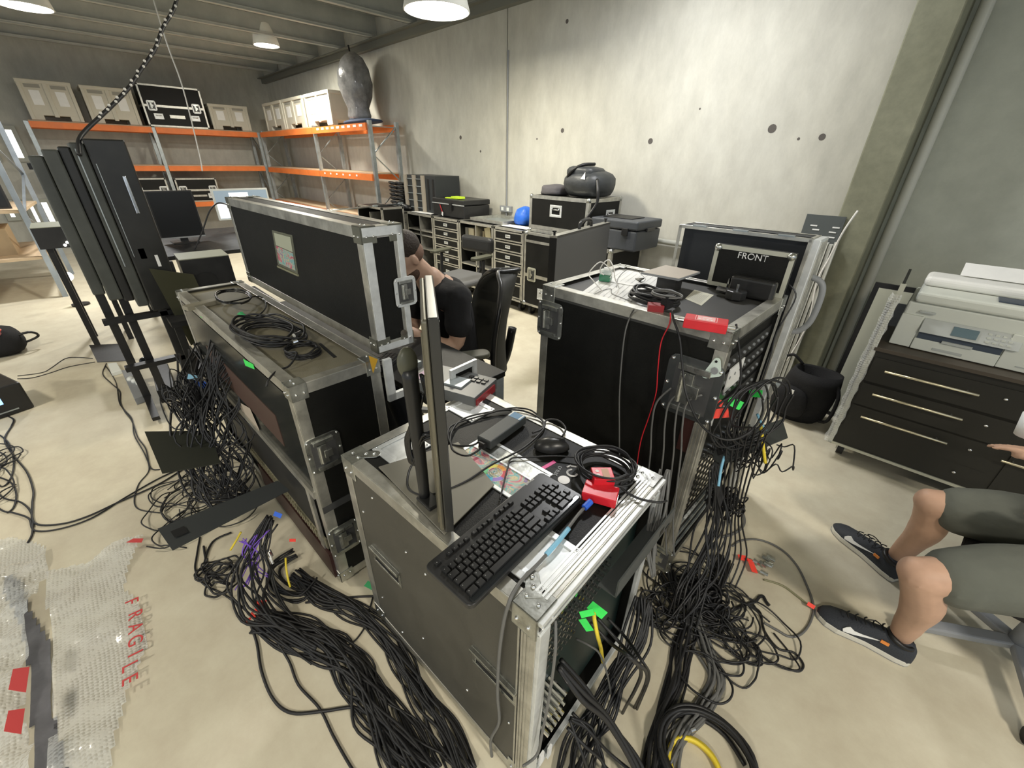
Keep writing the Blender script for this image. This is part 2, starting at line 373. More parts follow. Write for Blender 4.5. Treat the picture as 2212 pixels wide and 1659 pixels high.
# bins on racks
def bin_(label, loc, rz, w, d, h, group='pale plastic bins on the top shelves'):
    t = thing('storage_bin', label, 'storage bin', loc, rz, group)
    b = B().box((-w / 2, -d / 2, .07), (w / 2, d / 2, h))
    b.box((-w / 2 - .02, -d / 2 - .02, h - .05), (w / 2 + .02, d / 2 + .02, h))
    for x in (-w / 2 - .015, w / 2 - .035, -.03): b.box((x, -d / 2 - .015, .0 if x != -.03 else .05), (x + (.05 if x != -.03 else .06), -d / 2 + .02, h - .03))
    for sx in (-1, 1): b.box((sx * w * .38 - w * .12, -d / 2, 0), (sx * w * .38 + w * .12, -d / 2 + .08, .08)); b.box((sx * w * .38 - w * .12, d / 2 - .08, 0), (sx * w * .38 + w * .12, d / 2, .08))
    b.obj('bin_body', BIN, t, bevel=.008)
    for sx in (-1, 1): B().box((sx * w * .25 - w * .10, -d / 2 - .004, h * .38), (sx * w * .25 + w * .10, -d / 2 + .001, h * .74)).obj('paper_label', PAP, t)
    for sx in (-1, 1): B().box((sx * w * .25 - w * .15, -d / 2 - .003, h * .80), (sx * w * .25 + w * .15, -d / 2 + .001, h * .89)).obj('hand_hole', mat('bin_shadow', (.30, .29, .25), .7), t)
    return t
for i, (a, c, hh, l) in enumerate([(577, 617, .46, 'pale grey bin on the wall rack, nearest the room corner'), (619, 664, .46, 'pale grey bin on the wall rack, between two like it'), (668, 722, .46, 'pale grey bin on the wall rack, beside the wrapped fan')]):
    x0 = PY((a, 270), 3.42).x; x1 = PY((c, 270), 3.42).x
    bin_(l, ((x0 + x1) / 2, 3.62, 2.02), 0, x1 - x0 - .04, .40, .47)
for (a, c, hh, l) in [(66, 186, .56, 'wide pale bin at the left end of the far rack, by the window wall'), (196, 308, .55, 'wide pale bin on the far rack, left of the flight case'), (455, 542, .44, 'lower pale bin on the far rack, right of the flight case')]:
    y0 = PX((a, 255), -11.2).y; y1 = PX((c, 265), -11.2).y
    bin_(l, (-11.46, (y0 + y1) / 2, 2.02), pi / 2, y1 - y0 - .05, .48, hh)
# ---------------------------------------------------------------- flight case builder
def latch(t, M, s=1., m=None, name='butterfly_latch'):
    """recessed butterfly latch in the local x-z plane of M, facing -y"""
    b = B()
    def bx(a, c): b.box([v * s for v in a], [v * s for v in c], M)
    w, h, k = .052, .062, .014
    poly = []
    for cx_, cz_, a0 in ((w - .018, h - .018, 0), (-w + .018, h - .018, pi / 2), (-w + .018, -h + .018, pi), (w - .018, -h + .018, 3 * pi / 2)):
        for i in range(4):
            a = a0 + i * pi / 6; poly.append(((cx_ + .018 * cos(a)) * s, (cz_ + .018 * sin(a)) * s))
    MM = M @ Matrix(((1, 0, 0, 0), (0, 0, 1, 0), (0, 1, 0, 0), (0, 0, 0, 1)))
    b.prism(poly, -.003 * s, .001 * s, MM)
    o = b.obj(name, m or ZNC, t, bevel=.0008)
    b = B(); bx((-.036, -.0038, -.046), (.036, -.003, .046)); b.obj('recess', mat('latch_recess', (.10, .10, .10), .5, .6), o)
    b = B(); bx((-.022, -.012, -.030), (.004, -.003, .034)); bx((-.006, -.014, -.012), (.018, -.004, .012)); bx((-.03, -.009, .036), (.03, -.003, .048)); bx((-.03, -.009, -.05), (.03, -.003, -.04))
    b.cyl(M @ Vector((-.016 * s, -.013 * s, -.028 * s)), M @ Vector((-.016 * s, -.013 * s, .03 * s)), .004 * s, 8)
    b.obj('wing', ZNC, o, bevel=.001)
    b = B()
    for x, z in ((-.044, .052), (.044, .052), (-.044, -.052), (.044, -.052), (-.046, 0), (.046, 0)): b.sph(M @ Vector((x * s, -.003 * s, z * s)), .0042 * s, 8, 4)
    b.obj('rivet', CHR, o, smooth=True)
    return o
def dish(t, M, w, h, name='recessed_handle', grip=True, mm=None):
    """recessed steel dish, local x-z plane of M facing -y"""
    b = B(); f = .018
    for (a, c) in (((-w / 2, -h / 2), (w / 2, -h / 2 + f)), ((-w / 2, h / 2 - f), (w / 2, h / 2)), ((-w / 2, -h / 2 + f), (-w / 2 + f, h / 2 - f)), ((w / 2 - f, -h / 2 + f), (w / 2, h / 2 - f))):
        b.box((a[0], -.0035, a[1]), (c[0], .001, c[1]), M)
    iw, ih = w / 2 - f, h / 2 - f; k = .014
    o = b.obj(name, mm or ALUW, t, bevel=.0012)
    b = B(); P = lambda x, y, z: M @ Vector((x, y, z))
    b.add([P(-iw, -.0005, -ih), P(iw, -.0005, -ih), P(iw, -.0005, ih), P(-iw, -.0005, ih), P(-iw + k, -.0025 + .003, -ih + k), P(iw - k, .0005, -ih + k), P(iw - k, .0005, ih - k), P(-iw + k, .0005, ih - k)],
          [(0, 1, 5, 4), (1, 2, 6, 5), (2, 3, 7, 6), (3, 0, 4, 7), (4, 5, 6, 7)])
    b.obj('dish_pan', mm or ALUW, o)
    if grip:
        b = B(); b.cyl(P(-iw * .75, -.008, ih * .35), P(iw * .75, -.008, ih * .35), .006, 8)
        b.cyl(P(-iw * .75, -.008, ih * .35), P(-iw * .75, 0, ih * .8), .004, 6); b.cyl(P(iw * .75, -.008, ih * .35), P(iw * .75, 0, ih * .8), .004, 6)
        b.obj('grip', CHR, o, smooth=True)
    b = B()
    for sx in (-1, 1):
        for sz in (-1, 1): b.sph(P(sx * (w / 2 - .009), -.004, sz * (h / 2 - .009)), .0035, 8, 4)
    b.obj('rivet', CHR, o, smooth=True)
    return o
def castor(t, x, y, r=.05, z0=0.):
    o = B().box((x - .045, y - .045, z0 + 2 * r + .012), (x + .045, y + .045, z0 + 2 * r + .02)).box((x - .024, y - r * .5, z0 + r * .8), (x - .019, y + r * .5, z0 + 2 * r + .014)).box((x + .019, y - r * .5, z0 + r * .8), (x + .024, y + r * .5, z0 + 2 * r + .014)).obj('castor', ZNC, t)
    B().cyl((x - .016, y, z0 + r), (x + .016, y, z0 + r), r, 20).obj('wheel', RUB, o, smooth=False)
    return o
FM = lambda ox, oy, oz, rz=0., rx=0.: Matrix.Translation((ox, oy, oz)) @ Matrix.Rotation(rz, 4, 'Z') @ Matrix.Rotation(rx, 4, 'X')
def edges(t, L, Wd, z0, z1, w=.032, p=.0025, m=None, fine=True, skip=(), name='edge_trim'):
    """aluminium angle on the 12 edges of a box centred on x=y=0"""
    X, Y = L / 2, Wd / 2; m = m or ALU; parts = []
    def seg(k, b):
        if k in skip: return
        parts.append((k, b))
    for k, (sx, sy) in enumerate(((-1, -1), (1, -1), (1, 1), (-1, 1))):
        b = B(); x, y = sx * X, sy * Y
        b.box((min(x + sx * p, x - sx * w), min(y + sy * p, y), z0), (max(x + sx * p, x - sx * w), max(y + sy * p, y), z1))
        b.box((min(x + sx * p, x), min(y, y - sy * w), z0), (max(x + sx * p, x), max(y, y - sy * w), z1)); seg('v%d' % k, b)
    for zk, z, sz in (('b', z0, -1), ('t', z1, 1)):
        for sy in (-1, 1):
            b = B(); y = sy * Y
            b.box((-X, min(y + sy * p, y), min(z + sz * p, z - sz * w)), (X, max(y + sy * p, y), max(z + sz * p, z - sz * w)))
            b.box((-X, min(y, y - sy * w), min(z, z + sz * p)), (X, max(y, y - sy * w), max(z, z + sz * p))); seg(zk + ('x-' if sy < 0 else 'x+'), b)
        for sx in (-1, 1):
            b = B(); x = sx * X
            b.box((min(x + sx * p, x), -Y, min(z + sz * p, z - sz * w)), (max(x + sx * p, x), Y, max(z + sz * p, z - sz * w)))
            b.box((min(x, x - sx * w), -Y, min(z, z + sz * p)), (max(x, x - sx * w), Y, max(z, z + sz * p))); seg(zk + ('y-' if sx < 0 else 'y+'), b)
    if fine:
        for k, b in parts: b.obj(name, m, t, bevel=.001)
    else:
        bb = B()
        for k, b in parts: bb.add(b.v, b.f)
        bb.obj('edging', m, t)
def ball_corners(t, L, Wd, z0, z1, r=.024, m=None):
    for sx in (-1, 1):
        for sy in (-1, 1):
            for z in (z0, z1): B().sph((sx * (L / 2 - r * .5), sy * (Wd / 2 - r * .5), z + (r * .5 if z == z0 else -r * .5)), r, 10, 6).obj('ball_corner', m or ZNC, t, smooth=True)
def plate_corners(t, L, Wd, z0, z1, s=.055, p=.0045, m=None, rivets=True, only=None):
    for sx in (-1, 1):
        for sy in (-1, 1):
            for z, sz in ((z0, -1), (z1, 1)):
                if only and (sx, sy, sz) not in only: continue
                x, y = sx * L / 2, sy * Wd / 2
                b = B()
                b.box((min(x + sx * p, x - sx * s), min(y + sy * p, y), min(z + sz * p, z - sz * s)), (max(x + sx * p, x - sx * s), max(y + sy * p, y), max(z + sz * p, z - sz * s)))
                b.box((min(x + sx * p, x), min(y + sy * p, y - sy * s), min(z + sz * p, z - sz * s)), (max(x + sx * p, x), max(y + sy * p, y - sy * s), max(z + sz * p, z - sz * s)))
                b.box((min(x + sx * p, x - sx * s), min(y + sy * p, y - sy * s), min(z + sz * p, z)), (max(x + sx * p, x - sx * s), max(y + sy * p, y - sy * s), max(z + sz * p, z)))
                o = b.obj('corner_bracket', m or ZNC, t, bevel=.002)
                if rivets:
                    c = B()
                    for a in (.25, .75):
                        c.sph((x - sx * s * a, y + sy * (p + .0005), z - sz * s * .55), .0045, 8, 4); c.sph((x + sx * (p + .0005), y - sy * s * a, z - sz * s * .55), .0045, 8, 4); c.sph((x - sx * s * a, y - sy * s * .4, z + sz * (p + .0005)), .0045, 8, 4)
                    c.obj('rivet', CHR, o, smooth=True)
def case(name, label, cat, loc, rz, size, z0=0., body=LAM, group=None, corners='ball', fine=False, castors=0, lidline=None, handles=(), latches=(), w=.03):
    L, Wd, H = size; t = thing(name, label, cat, loc, rz, group)
    B().box((-L / 2, -Wd / 2, z0), (L / 2, Wd / 2, z0 + H)).obj('panel_body', body, t)
    edges(t, L, Wd, z0, z0 + H, fine=fine, w=w)
    if corners == 'ball': ball_corners(t, L, Wd, z0, z0 + H)
    elif corners == 'plate': plate_corners(t, L, Wd, z0, z0 + H)
    if lidline:
        z = z0 + lidline; b = B()
        b.box((-L / 2 - .003, -Wd / 2 - .003, z - .018), (L / 2 + .003, -Wd / 2, z + .018)).box((L / 2, -Wd / 2, z - .018), (L / 2 + .003, Wd / 2, z + .018)).box((-L / 2 - .003, -Wd / 2, z - .018), (-L / 2, Wd / 2, z + .018))
        b.obj('lid_trim', ALU, t)
    for (f, u, z, w_, h_) in handles:
        M = FM(u, -Wd / 2, z) if f == 'f' else FM(L / 2, u, z, pi / 2)
        dish(t, M, w_, h_)
    for (f, u, z) in latches:
        M = FM(u, -Wd / 2 - .002, z) if f == 'f' else FM(L / 2 + .002, u, z, pi / 2)
        latch(t, M, .85)
    if castors:
        for sx in (-1, 1):
            for sy in (-1, 1): castor(t, sx * (L / 2 - .09), sy * (Wd / 2 - .09), castors)
    return t
def HL(t, p, ax, val):     # where the sight line of photo pixel p meets the local plane axis=val of thing t
    M = (Matrix.Translation(t.location) @ t.rotation_euler.to_matrix().to_4x4()).inverted()
    o = M @ C0; d = (M.to_3x3() @ ray(p)); k = (val - o[ax]) / d[ax]; return o + d * k
# ---------------------------------------------------------------- foreground rack case
FH = .77
FG = thing('rack_case', 'black shock rack flight case at the front centre with keyboard and monitor on its lid', 'flight case', (-.688, .637, 0), radians(3.6))
FL, FW = .742, .562
X, Y = FL / 2, FW / 2
pn = B(); q = .012
B().box((-X, -Y, .02), (X, -Y + q, FH)).obj('side_panel', LAM_LIT, FG)
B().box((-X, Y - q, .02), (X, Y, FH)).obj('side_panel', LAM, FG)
B().box((-X, -Y + q, .02), (-X + q, Y - q, FH)).obj('end_panel', LAM, FG)
B().box((-X + q, -Y + q, .02), (X, Y - q, .035)).obj('base_panel', LAM, FG)
B().box((-X, -Y, FH - .014), (X, Y, FH)).obj('top_panel', LAM, FG)
edges(FG, FL, FW, .015, FH, w=.034, m=ALU, p=.003)
# ribbed doubled extrusion round the open back
b = B()
for k in range(4):
    o_ = .004 + k * .0095
    b.box((X - .036 + k * .009 - .006, -Y + .045, FH + .002), (X - .036 + k * .009 - .001, Y - .045, FH + .0055))
b.obj('ribbed_trim', ALUW, FG)
b = B().box((X, -Y, FH - .012), (X + .014, Y, FH)).box((X, -Y, FH - .045), (X + .010, Y, FH - .035)); b.obj('lip_extrusion', ALUW, FG, bevel=.001)
B().box((X, -Y + .004, FH - .035), (X + .006, Y - .004, FH - .012)).obj('lip_groove', BLK, FG)
for sy in (-1, 1):
    b = B(); y = sy * Y
    for k in range(4): b.box((X - .036 + k * .009 - .006, min(y + sy * .0055, y + sy * .002), .04), (X - .036 + k * .009 - .001, max(y + sy * .0055, y + sy * .002), FH - .06))
    b.obj('ribbed_trim', ALU, FG)
    B().box((X, y - (.034 if sy > 0 else -.0), .03), (X + .012, y + (.034 if sy < 0 else 0), FH - .04)).obj('lip_extrusion', ALUW, FG, bevel=.001)
b = B()
for k in range(4): b.box((X, -Y + .01, .02 + k * .009), (X + .008 + .003 * (k % 2), Y - .01, .026 + k * .009))
b.obj('lip_extrusion', ALUW, FG)
plate_corners(FG, FL, FW, .015, FH, s=.062, m=ZNC)
# rounded corner tabs on the lid with two rivets
for sx, sy in ((-1, -1), (-1, 1), (1, -1), (1, 1)):
    c = Vector((sx * (X - .052), sy * (Y - .052), 0)); d = Vector((-sx, -sy, 0)).normalized(); e = Vector((-d.y, d.x, 0))
    poly = [c + e * .018 - d * .03, c - e * .018 - d * .03] + [c + d * .022 + (d * sin(a) - e * cos(a)) * .016 for a in [i * pi / 6 for i in range(7)]]
    o = B().prism([(v.x, v.y) for v in poly], FH + .0012, FH + .005).obj('corner_tab', ZNC, FG, bevel=.001)
    B().sph((c.x + d.x * .02, c.y + d.y * .02, FH + .0055), .0055, 8, 4).sph((c.x - d.x * .004, c.y - d.y * .004, FH + .0055), .0055, 8, 4).obj('rivet', CHR, o, smooth=True)
# square castor dishes, art dish and round dish on the lid
UP = lambda x, y, z, a=0.: Matrix.Translation((x, y, z)) @ Matrix.Rotation(a, 4, 'Z') @ Matrix.Rotation(-pi / 2, 4, 'X')
def lid_dish(p, w, h, grip=False, name='castor_dish'):
    c = HL(FG, p, 2, FH); return dish(FG, UP(c.x, c.y, FH + .001), w, h, name, grip)
lid_dish((1016, 884), .135, .115); lid_dish((868, 968), .115, .135); lid_dish((1175, 1208), .105, .15)
c = HL(FG, (1085, 1010), 2, FH)
ad = B().box((-.0, 0, 0), (.001, .001, .001))
a0 = [HL(FG, p, 2, FH) for p in ((1003, 1008), (1083, 953), (1167, 997), (1056, 1085))]
cx_ = sum(v.x for v in a0) / 4; cy_ = sum(v.y for v in a0) / 4
aw, ah = .275, .155
AD = B().rframe((cx_, cy_, FH + .002), aw, ah, .012, .004, 'xy').obj('label_dish', ALUW, FG, bevel=.001)
B().box((cx_ - aw / 2 + .012, cy_ + .018, FH + .0005), (cx_ + aw / 2 - .012, cy_ + ah / 2 - .012, FH + .0022)).obj('dish_pan', ZNC, AD)
B().box((cx_ - aw / 2 + .012, cy_ + .012, FH + .0005), (cx_ + aw / 2 - .012, cy_ + .018, FH + .005)).obj('label_rail', ALUW, AD)
def swirl():
    m = bpy.data.materials.new('swirled_ink_print'); m.use_nodes = True; N, L = nt(m); b_ = N['Principled BSDF']; b_.inputs['Roughness'].default_value = .35
    tc = N.new('ShaderNodeTexCoord'); n = N.new('ShaderNodeTexNoise'); n.inputs['Scale'].default_value = 16; n.inputs['Detail'].default_value = 3; n.inputs['Distortion'].default_value = 2.2
    L.new(tc.outputs['Object'], n.inputs['Vector']); r = N.new('ShaderNodeValToRGB'); L.new(n.outputs['Fac'], r.inputs[0])
    r.color_ramp.elements[0].position = .28; r.color_ramp.elements[0].color = (.08, .14, .22, 1); r.color_ramp.elements[1].position = .75; r.color_ramp.elements[1].color = (.55, .35, .42, 1)
    for p_, c_ in ((.38, (.55, .10, .16, 1)), (.46, (.62, .50, .42, 1)), (.53, (.10, .42, .46, 1)), (.60, (.70, .58, .30, 1)), (.67, (.22, .16, .38, 1))):
        e = r.color_ramp.elements.new(p_); e.color = c_
    L.new(r.outputs[0], b_.inputs['Base Color']); return m
B().box((cx_ - aw / 2 + .012, cy_ - ah / 2 + .012, FH + .0005), (cx_ + aw / 2 - .012, cy_ + .012, FH + .0018)).obj('printed_card', swirl(), AD)
dx, dy = cx_ + .012, cy_ - .030
cols = [(.75, .08, .10), (.85, .35, .05), (.80, .70, .08), (.15, .60, .25), (.05, .45, .65), (.30, .20, .60)]
for i in range(12):
    a0_, a1_ = i * pi / 6, (i + 1) * pi / 6
    B().prism([(dx + r_ * cos(a_), dy + r_ * sin(a_)) for r_, a_ in ((.022, a0_), (.036, a0_), (.036, (a0_ + a1_) / 2), (.036, a1_), (.022, a1_))], FH + .0019, FH + .0024).obj('colour_segment', mat('ink_%d' % (i // 2), cols[i // 2], .4), AD)
b = B()
for r_ in (.037, .021, .015, .009): b.tube([(dx + r_ * cos(a * pi / 12), dy + r_ * sin(a * pi / 12), FH + .0026) for a in range(24)], .0009, n=4, smooth=1, closed=True)
for ox in (-.006, .006): b.tube([(dx + ox + .006 * cos(a * pi / 8), dy + .006 * sin(a * pi / 8), FH + .003) for a in range(16)], .0009, n=4, smooth=1, closed=True)
b.obj('emblem_ring', PAP, AD)
# pink label, "creat", big white mark
def on_lid(p): c = HL(FG, p, 2, FH); return c
c0 = on_lid((1185, 1005)); d0 = on_lid((1200, 996)) - on_lid((1172, 1012)); an = atan2(d0.y, d0.x)
B().box((-.026, -.006, 0), (.026, .006, .0008), Matrix.Translation((c0.x, c0.y, FH + .0005)) @ Matrix.Rotation(an, 4, 'Z')).obj('pink_label', mat('pink_tape', (.75, .10, .32), .5), FG)
c0 = on_lid((1206, 1018)); d0 = on_lid((1216, 1002)) - on_lid((1196, 1034)); an = atan2(d0.y, d0.x)
an = an + pi
text(None, "creat", .022, (c0.x, c0.y, FH + .001), (0, 0, an), GRY, 'lettering', FG)
c0 = on_lid((1222, 1030)); WM = mat('white_print', (.8, .8, .8), .5)
t_ = B()
c1 = on_lid((1218, 1037)); t_.lathe([(.0, .0), (.017, .0), (.017, .0007), (0, .0007)], (c1.x, c1.y, FH + .0006), 20)
t_.obj('logo_disc', WM, FG)
c2 = on_lid((1236, 1022))
B().tube([(c2.x + .014 * cos(a * pi / 10 + 2.2), c2.y + .014 * sin(a * pi / 10 + 2.2), FH + .0012) for a in range(15)] , .0032, n=4, smooth=1).tube([(c2.x - .02, c2.y + .022, FH + .0012), (c2.x - .006, c2.y + .03, FH + .0012)], .003, n=4, smooth=1).tube([(c2.x - .026, c2.y + .010, FH + .0012), (c2.x - .022, c2.y + .024, FH + .0012)], .003, n=4, smooth=1).obj('logo_stroke', WM, FG)
# spring handle openings in the left side, coloured as lit
for p in ((836, 1222), (1068, 1458)):
    c = HL(FG, p, 1, -Y); x, z = c.x, c.z
    o = B().rframe((x, -Y - .001, z), .155, .075, .012, .006).box((x - .078, -Y - .014, z + .025), (x + .078, -Y - .001, z + .037)).obj('side_handle', ZNC, FG, bevel=.001)
    B().box((x - .065, -Y - .0012, z - .026), (x + .065, -Y + .0, z + .026)).obj('handle_recess', mat('recess_black', (.006, .006, .006), .9), o)
for p in ((805, 1075), (786, 1105), (878, 1192), (827, 1290), (870, 1365), (915, 1378), (1010, 1490), (1100, 1560), (920, 1240)):
    c = HL(FG, p, 1, -Y); B().sph((c.x, -Y - .0005, c.z), .0045, 8, 4).obj('rivet', CHR, FG, smooth=True)
# inside of the open back: video router with rows of BNC sockets
RR = B().box((-.15, -Y + .03, .08), (X - .028, Y - .03, FH - .06)).obj('router_chassis', mat('router_green_black', (.008, .022, .020), .4), FG)
rn = random.Random(11)
n_ = 0
b = B(); b3 = B()
for r_ in range(8):
    for k in range(16):
        z = FH - .10 - r_ * .028; y = -Y + .05 + k * .0185
        if k > 15 - max(0, r_ - 3) * 2 and r_ > 3: continue
        x = X - .028
        if n_ < 98: B().cyl((x, y, z), (x + .022, y, z), .0052, 8).cyl((x, y, z), (x + .004, y, z), .0075, 6).obj('bnc_socket', CHR, RR)
        n_ += 1
for k in range(5):
    for r_ in range(3):
        z = .36 - r_ * .05; y = -Y + .05 + k * .016; x = X - .028
        B().cyl((x, y, z), (x + .055, y + .004, z - .015), .006, 8).obj('bnc_plug', CHR, RR)
BRK = B().box((-.012, 0, 0), (.012, .002, .04))
# steel bracket with slot swung out at the top corner of the back
b = B(); o1 = Vector((X + .012, Y - .30, FH - .15)); 
b.box((X - .002, -.02, FH - .165), (X + .05, Y + .03, FH - .162)).box((X + .046, -.02, FH - .165), (X + .05, Y + .03, FH - .105)); 
br = b.obj('rack_bracket', mat('bracket_grey', (.11, .12, .12), .4, .4), FG)
B().box((X + .0505, Y - .06, FH - .15), (X + .051, Y - .035, FH - .13)).box((X + .0505, Y - .02, FH - .155), (X + .0512, Y + .01, FH - .15)).obj('slot', BLK, br)
for k, (y, z) in enumerate(((-Y + .09, .06), (-Y + .05, .10))):
    B().box((X + .012, y - .008, z - .03), (X + .018, y + .008, z + .03)).obj('white_cable_label', PAP, FG)
# ---------------------------------------------------------------- desk console case
DH = .93
DC = thing('console_case', 'long black console flight case at left with coiled cables in its top tray', 'flight case', (-1.985, .415, 0), radians(2.0))
dL, dW = 1.46, .30
X, Y = dL / 2, dW / 2
B().box((-X, -Y + .012, .03), (X - .012, Y, DH - .02)).box((X - .012, -Y, .03), (X, Y, DH)).obj('panel_body', LAM, DC)
B().box((-X, -Y, DH - .02), (X, Y, DH - .012)).obj('tray_floor', mat('tray_olive_laminate', (.19, .175, .125), .55, bump=.1, bscale=250, var=.12), DC)
edges(DC, dL, dW, .03, DH, w=.036, skip=())
plate_corners(DC, dL, dW, .03, DH, s=.05, p=.005)
# hollow open side: dark devices, lit board, rail, lower rack
def dside(ps, y=-Y - .001): return [HL(DC, p, 1, y) for p in ps]
v = dside([(640, 870), (730, 1225)])
DY = -Y
B().box((-X + .04, DY - .001, .50), (X - .045, DY + .004, DH - .045)).obj('window_panel', mat('smoked_window', (.02, .022, .020), .15), DC)
B().box((-X + .04, DY - .012, .470), (X - .02, DY, .500)).obj('shelf_rail', ALU, DC)
B().box((-X + .3, DY - .003, .58), (X - .25, DY, .72)).obj('board_panel', mat('brown_ply_edge', (.075, .04, .03), .5), DC)
B().add([HL(DC, p, 1, DY - .006) for p in ((515, 868), (540, 882), (562, 933), (528, 900))], [(0, 1, 2, 3)]).obj('paper_slip', mat('tan_paper', (.45, .38, .30), .8), DC)
B().box((-X + .05, DY - .004, .22), (X - .12, DY, .46)).obj('device_bay', mat('bay_black', (.008, .008, .008), .6), DC)
B().box((-.25, DY - .006, .18), (X - .05, DY + .0, .235)).obj('patch_strip', mat('dull_brass_strip', (.28, .26, .18), .45, .5), DC)
for k in range(34):
    B().box((-.22 + k * .026, DY - .012, .19), (-.206 + k * .026, DY - .005, .228)).obj('patch_socket', mat('patch_metal', (.45, .42, .30), .35, .8), DC)
B().box((-.1, DY - .014, .035), (X - .03, DY - .002, .17)).obj('kick_plate', mat('maroon_board', (.035, .012, .010), .45), DC)
for p in ((690, 1234), (708, 1257)):
    c = HL(DC, p, 1, DY - .016); B().sph((c.x, DY - .015, c.z), .010, 10, 5, (1, .5, 1)).obj('coach_bolt', CHR, DC, smooth=True)
B().box((X - .10, DY - .012, .05), (X - .07, DY - .001, .47)).obj('rack_rail', ALU, DC)
# latches on the end face (+x) at the two lid joints, and far lower one
for z, y in ((.66, -Y + .055), (.245, -Y + .05)): latch(DC, FM(X + .003, y, z, pi / 2), 1.15)
latch(DC, FM(X + .003, Y - .03, .34, pi / 2), 1.1)
B().box((X, -Y, .405), (X + .003, Y, .435)).obj('lid_trim', mat('dark_trim', (.05, .05, .05), .4), DC)
# tray slots
for p, q_ in (((515, 690), (616, 832)),):
    pass
b = B(); z = DH - .0115
for (p1, p2) in (((545, 760), (622, 815)), ((690, 742), (724, 772))):
    a, c = HL(DC, p1, 2, z), HL(DC, p2, 2, z); b.bar((a.x, a.y, z), (c.x, c.y, z), .012, .002)
b.obj('tray_slot', BLK, DC)
a = HL(DC, (455, 790), 1, -Y - .004)
B().add([HL(DC, p, 1, -Y - .005) for p in ((525, 775), (547, 787), (550, 798), (530, 790))], [(0, 1, 2, 3)]).obj('green_tape', GRN, DC)
# lid standing on the back of the desk case
LD = thing('flight_case_half', 'tall black flight case lid standing on edge with a clear document pocket', 'case lid', (-2.005, .672, DH + .003), radians(1.6))
lw, lt, lh = 1.40, .145, .425
B().box((-lw / 2, -lt / 2, 0), (lw / 2, lt / 2, lh)).obj('lid_panel', LAM, LD)
edges(LD, lw, lt, 0, lh, w=.034, m=ALU)
plate_corners(LD, lw, lt, 0, lh, s=.05, p=.005, m=mat('dull_bracket', (.22, .22, .18), .4, .8))
B().box((lw / 2 + .002, -lt / 2, .045), (lw / 2 + .0055, -lt / 2 + .032, lh - .045)).box((lw / 2 + .002, -lt / 2, lh - .028), (lw / 2 + .0055, lt / 2, lh)).box((lw / 2 + .002, lt / 2 - .022, 0), (lw / 2 + .0055, lt / 2, lh)).box((lw / 2 + .002, -lt / 2, 0), (lw / 2 + .0055, lt / 2, .024)).obj('end_frame', ALUW, LD, bevel=.001)
latch(LD, FM(lw / 2 + .006, lt / 2 - .012, .20, pi / 2), .85, ALUW)
B().cyl((lw / 2 + .003, lt / 2 - .04, .05), (lw / 2 + .008, lt / 2 - .04, .05), .013, 14).obj('ball_washer', CHR, LD)
q4 = [HL(LD, p, 1, -lt / 2 - .003) for p in ((587, 497), (630, 508), (643, 592), (600, 572))]
PK = B().add([v for v in q4] + [v + Vector((0, .0025, 0)) for v in q4], [(0, 1, 2, 3), (7, 6, 5, 4), (0, 4, 5, 1), (1, 5, 6, 2), (2, 6, 7, 3), (3, 7, 4, 0)]).obj('document_pocket', mat('clear_plastic_pocket', (.30, .31, .24), .15, alpha=.45), LD)
def lerpq(u, v): a = q4[0].lerp(q4[1], u); b_ = q4[3].lerp(q4[2], u); r = a.lerp(b_, v); r.y -= .0008; return r
B().add([lerpq(*k) for k in ((.1, .06), (.93, .06), (.93, .44), (.1, .40))], [(0, 1, 2, 3)]).obj('paper_sheet', mat('pale_green_paper', (.42, .44, .34), .7), PK)
B().add([lerpq(*k) for k in ((.1, .42), (.93, .46), (.93, .93), (.1, .93))], [(0, 1, 2, 3)]).obj('printed_card', swirl(), PK)
B().box((q4[3].x - .006, -lt / 2 - .006, q4[3].z - .012), (q4[2].x + .004, -lt / 2, q4[3].z - .004)).obj('pocket_rail', mat('pocket_trim', (.35, .34, .22), .4, .4), LD)
# stand bar between lid and work shelf (white L extrusion)
WS = thing('work_shelf', 'black work surface of the console with bright aluminium front edge, behind the lid', 'desk', (-1.93, .98, 0), radians(1.6))
B().box((-.85, -.29, .735), (.80, .09, .76)).obj('shelf_top', LAM, WS, bevel=.003)
B().box((.67, -.40, .762), (.685, -.37, .93)).box((.67, -.40, .762), (.685, -.08, .79)).obj('edge_extrusion', ALUW, WS)
[B().box((x, .03, 0), (x + .05, .08, .735)).obj('leg', GAL, WS) for x in (-.85, .75)]
a = HL(WS, (1, 1), 0, .69)
B().add([HL(WS, p, 0, .69) for p in ((796, 768), (816, 776), (806, 807))], [(0, 1, 2)]).obj('yellow_tag', mat('amber_label', (.80, .45, .04), .5), WS)
# ---------------------------------------------------------------- right hand rack case
RH = 1.11
RC = thing('rack_case', 'tall black rack flight case right of centre, papers and tablet on its lid', 'flight case', (-.725, 1.555, 0), radians(1.0))
rL, rW = .735, .575
X, Y = rL / 2, rW / 2
B().box((-X, -Y, .05), (X - .015, Y, RH - .045)).box((X - .015, -Y, .05), (X, -Y + .03, RH - .045)).box((X - .015, Y - .03, .05), (X, Y, RH - .045)).obj('panel_body', LAM, RC)
edges(RC, rL, rW, .05, RH, w=.036, m=ALU)
B().box((-X, -Y, RH - .046), (X, Y, RH - .012)).obj('top_panel', mat('top_grey_laminate', (.045, .045, .043), .5, bump=.1, bscale=250), RC)
B().box((-X + .001, -Y + .003, RH - .046), (-X + .016, Y, RH + .0)).obj('rim_board', LAM, RC)
plate_corners(RC, rL, rW, .05, RH, s=.06, p=.0045)
latch(RC, FM(-X + .045, -Y - .004, RH - .135), 1.25)
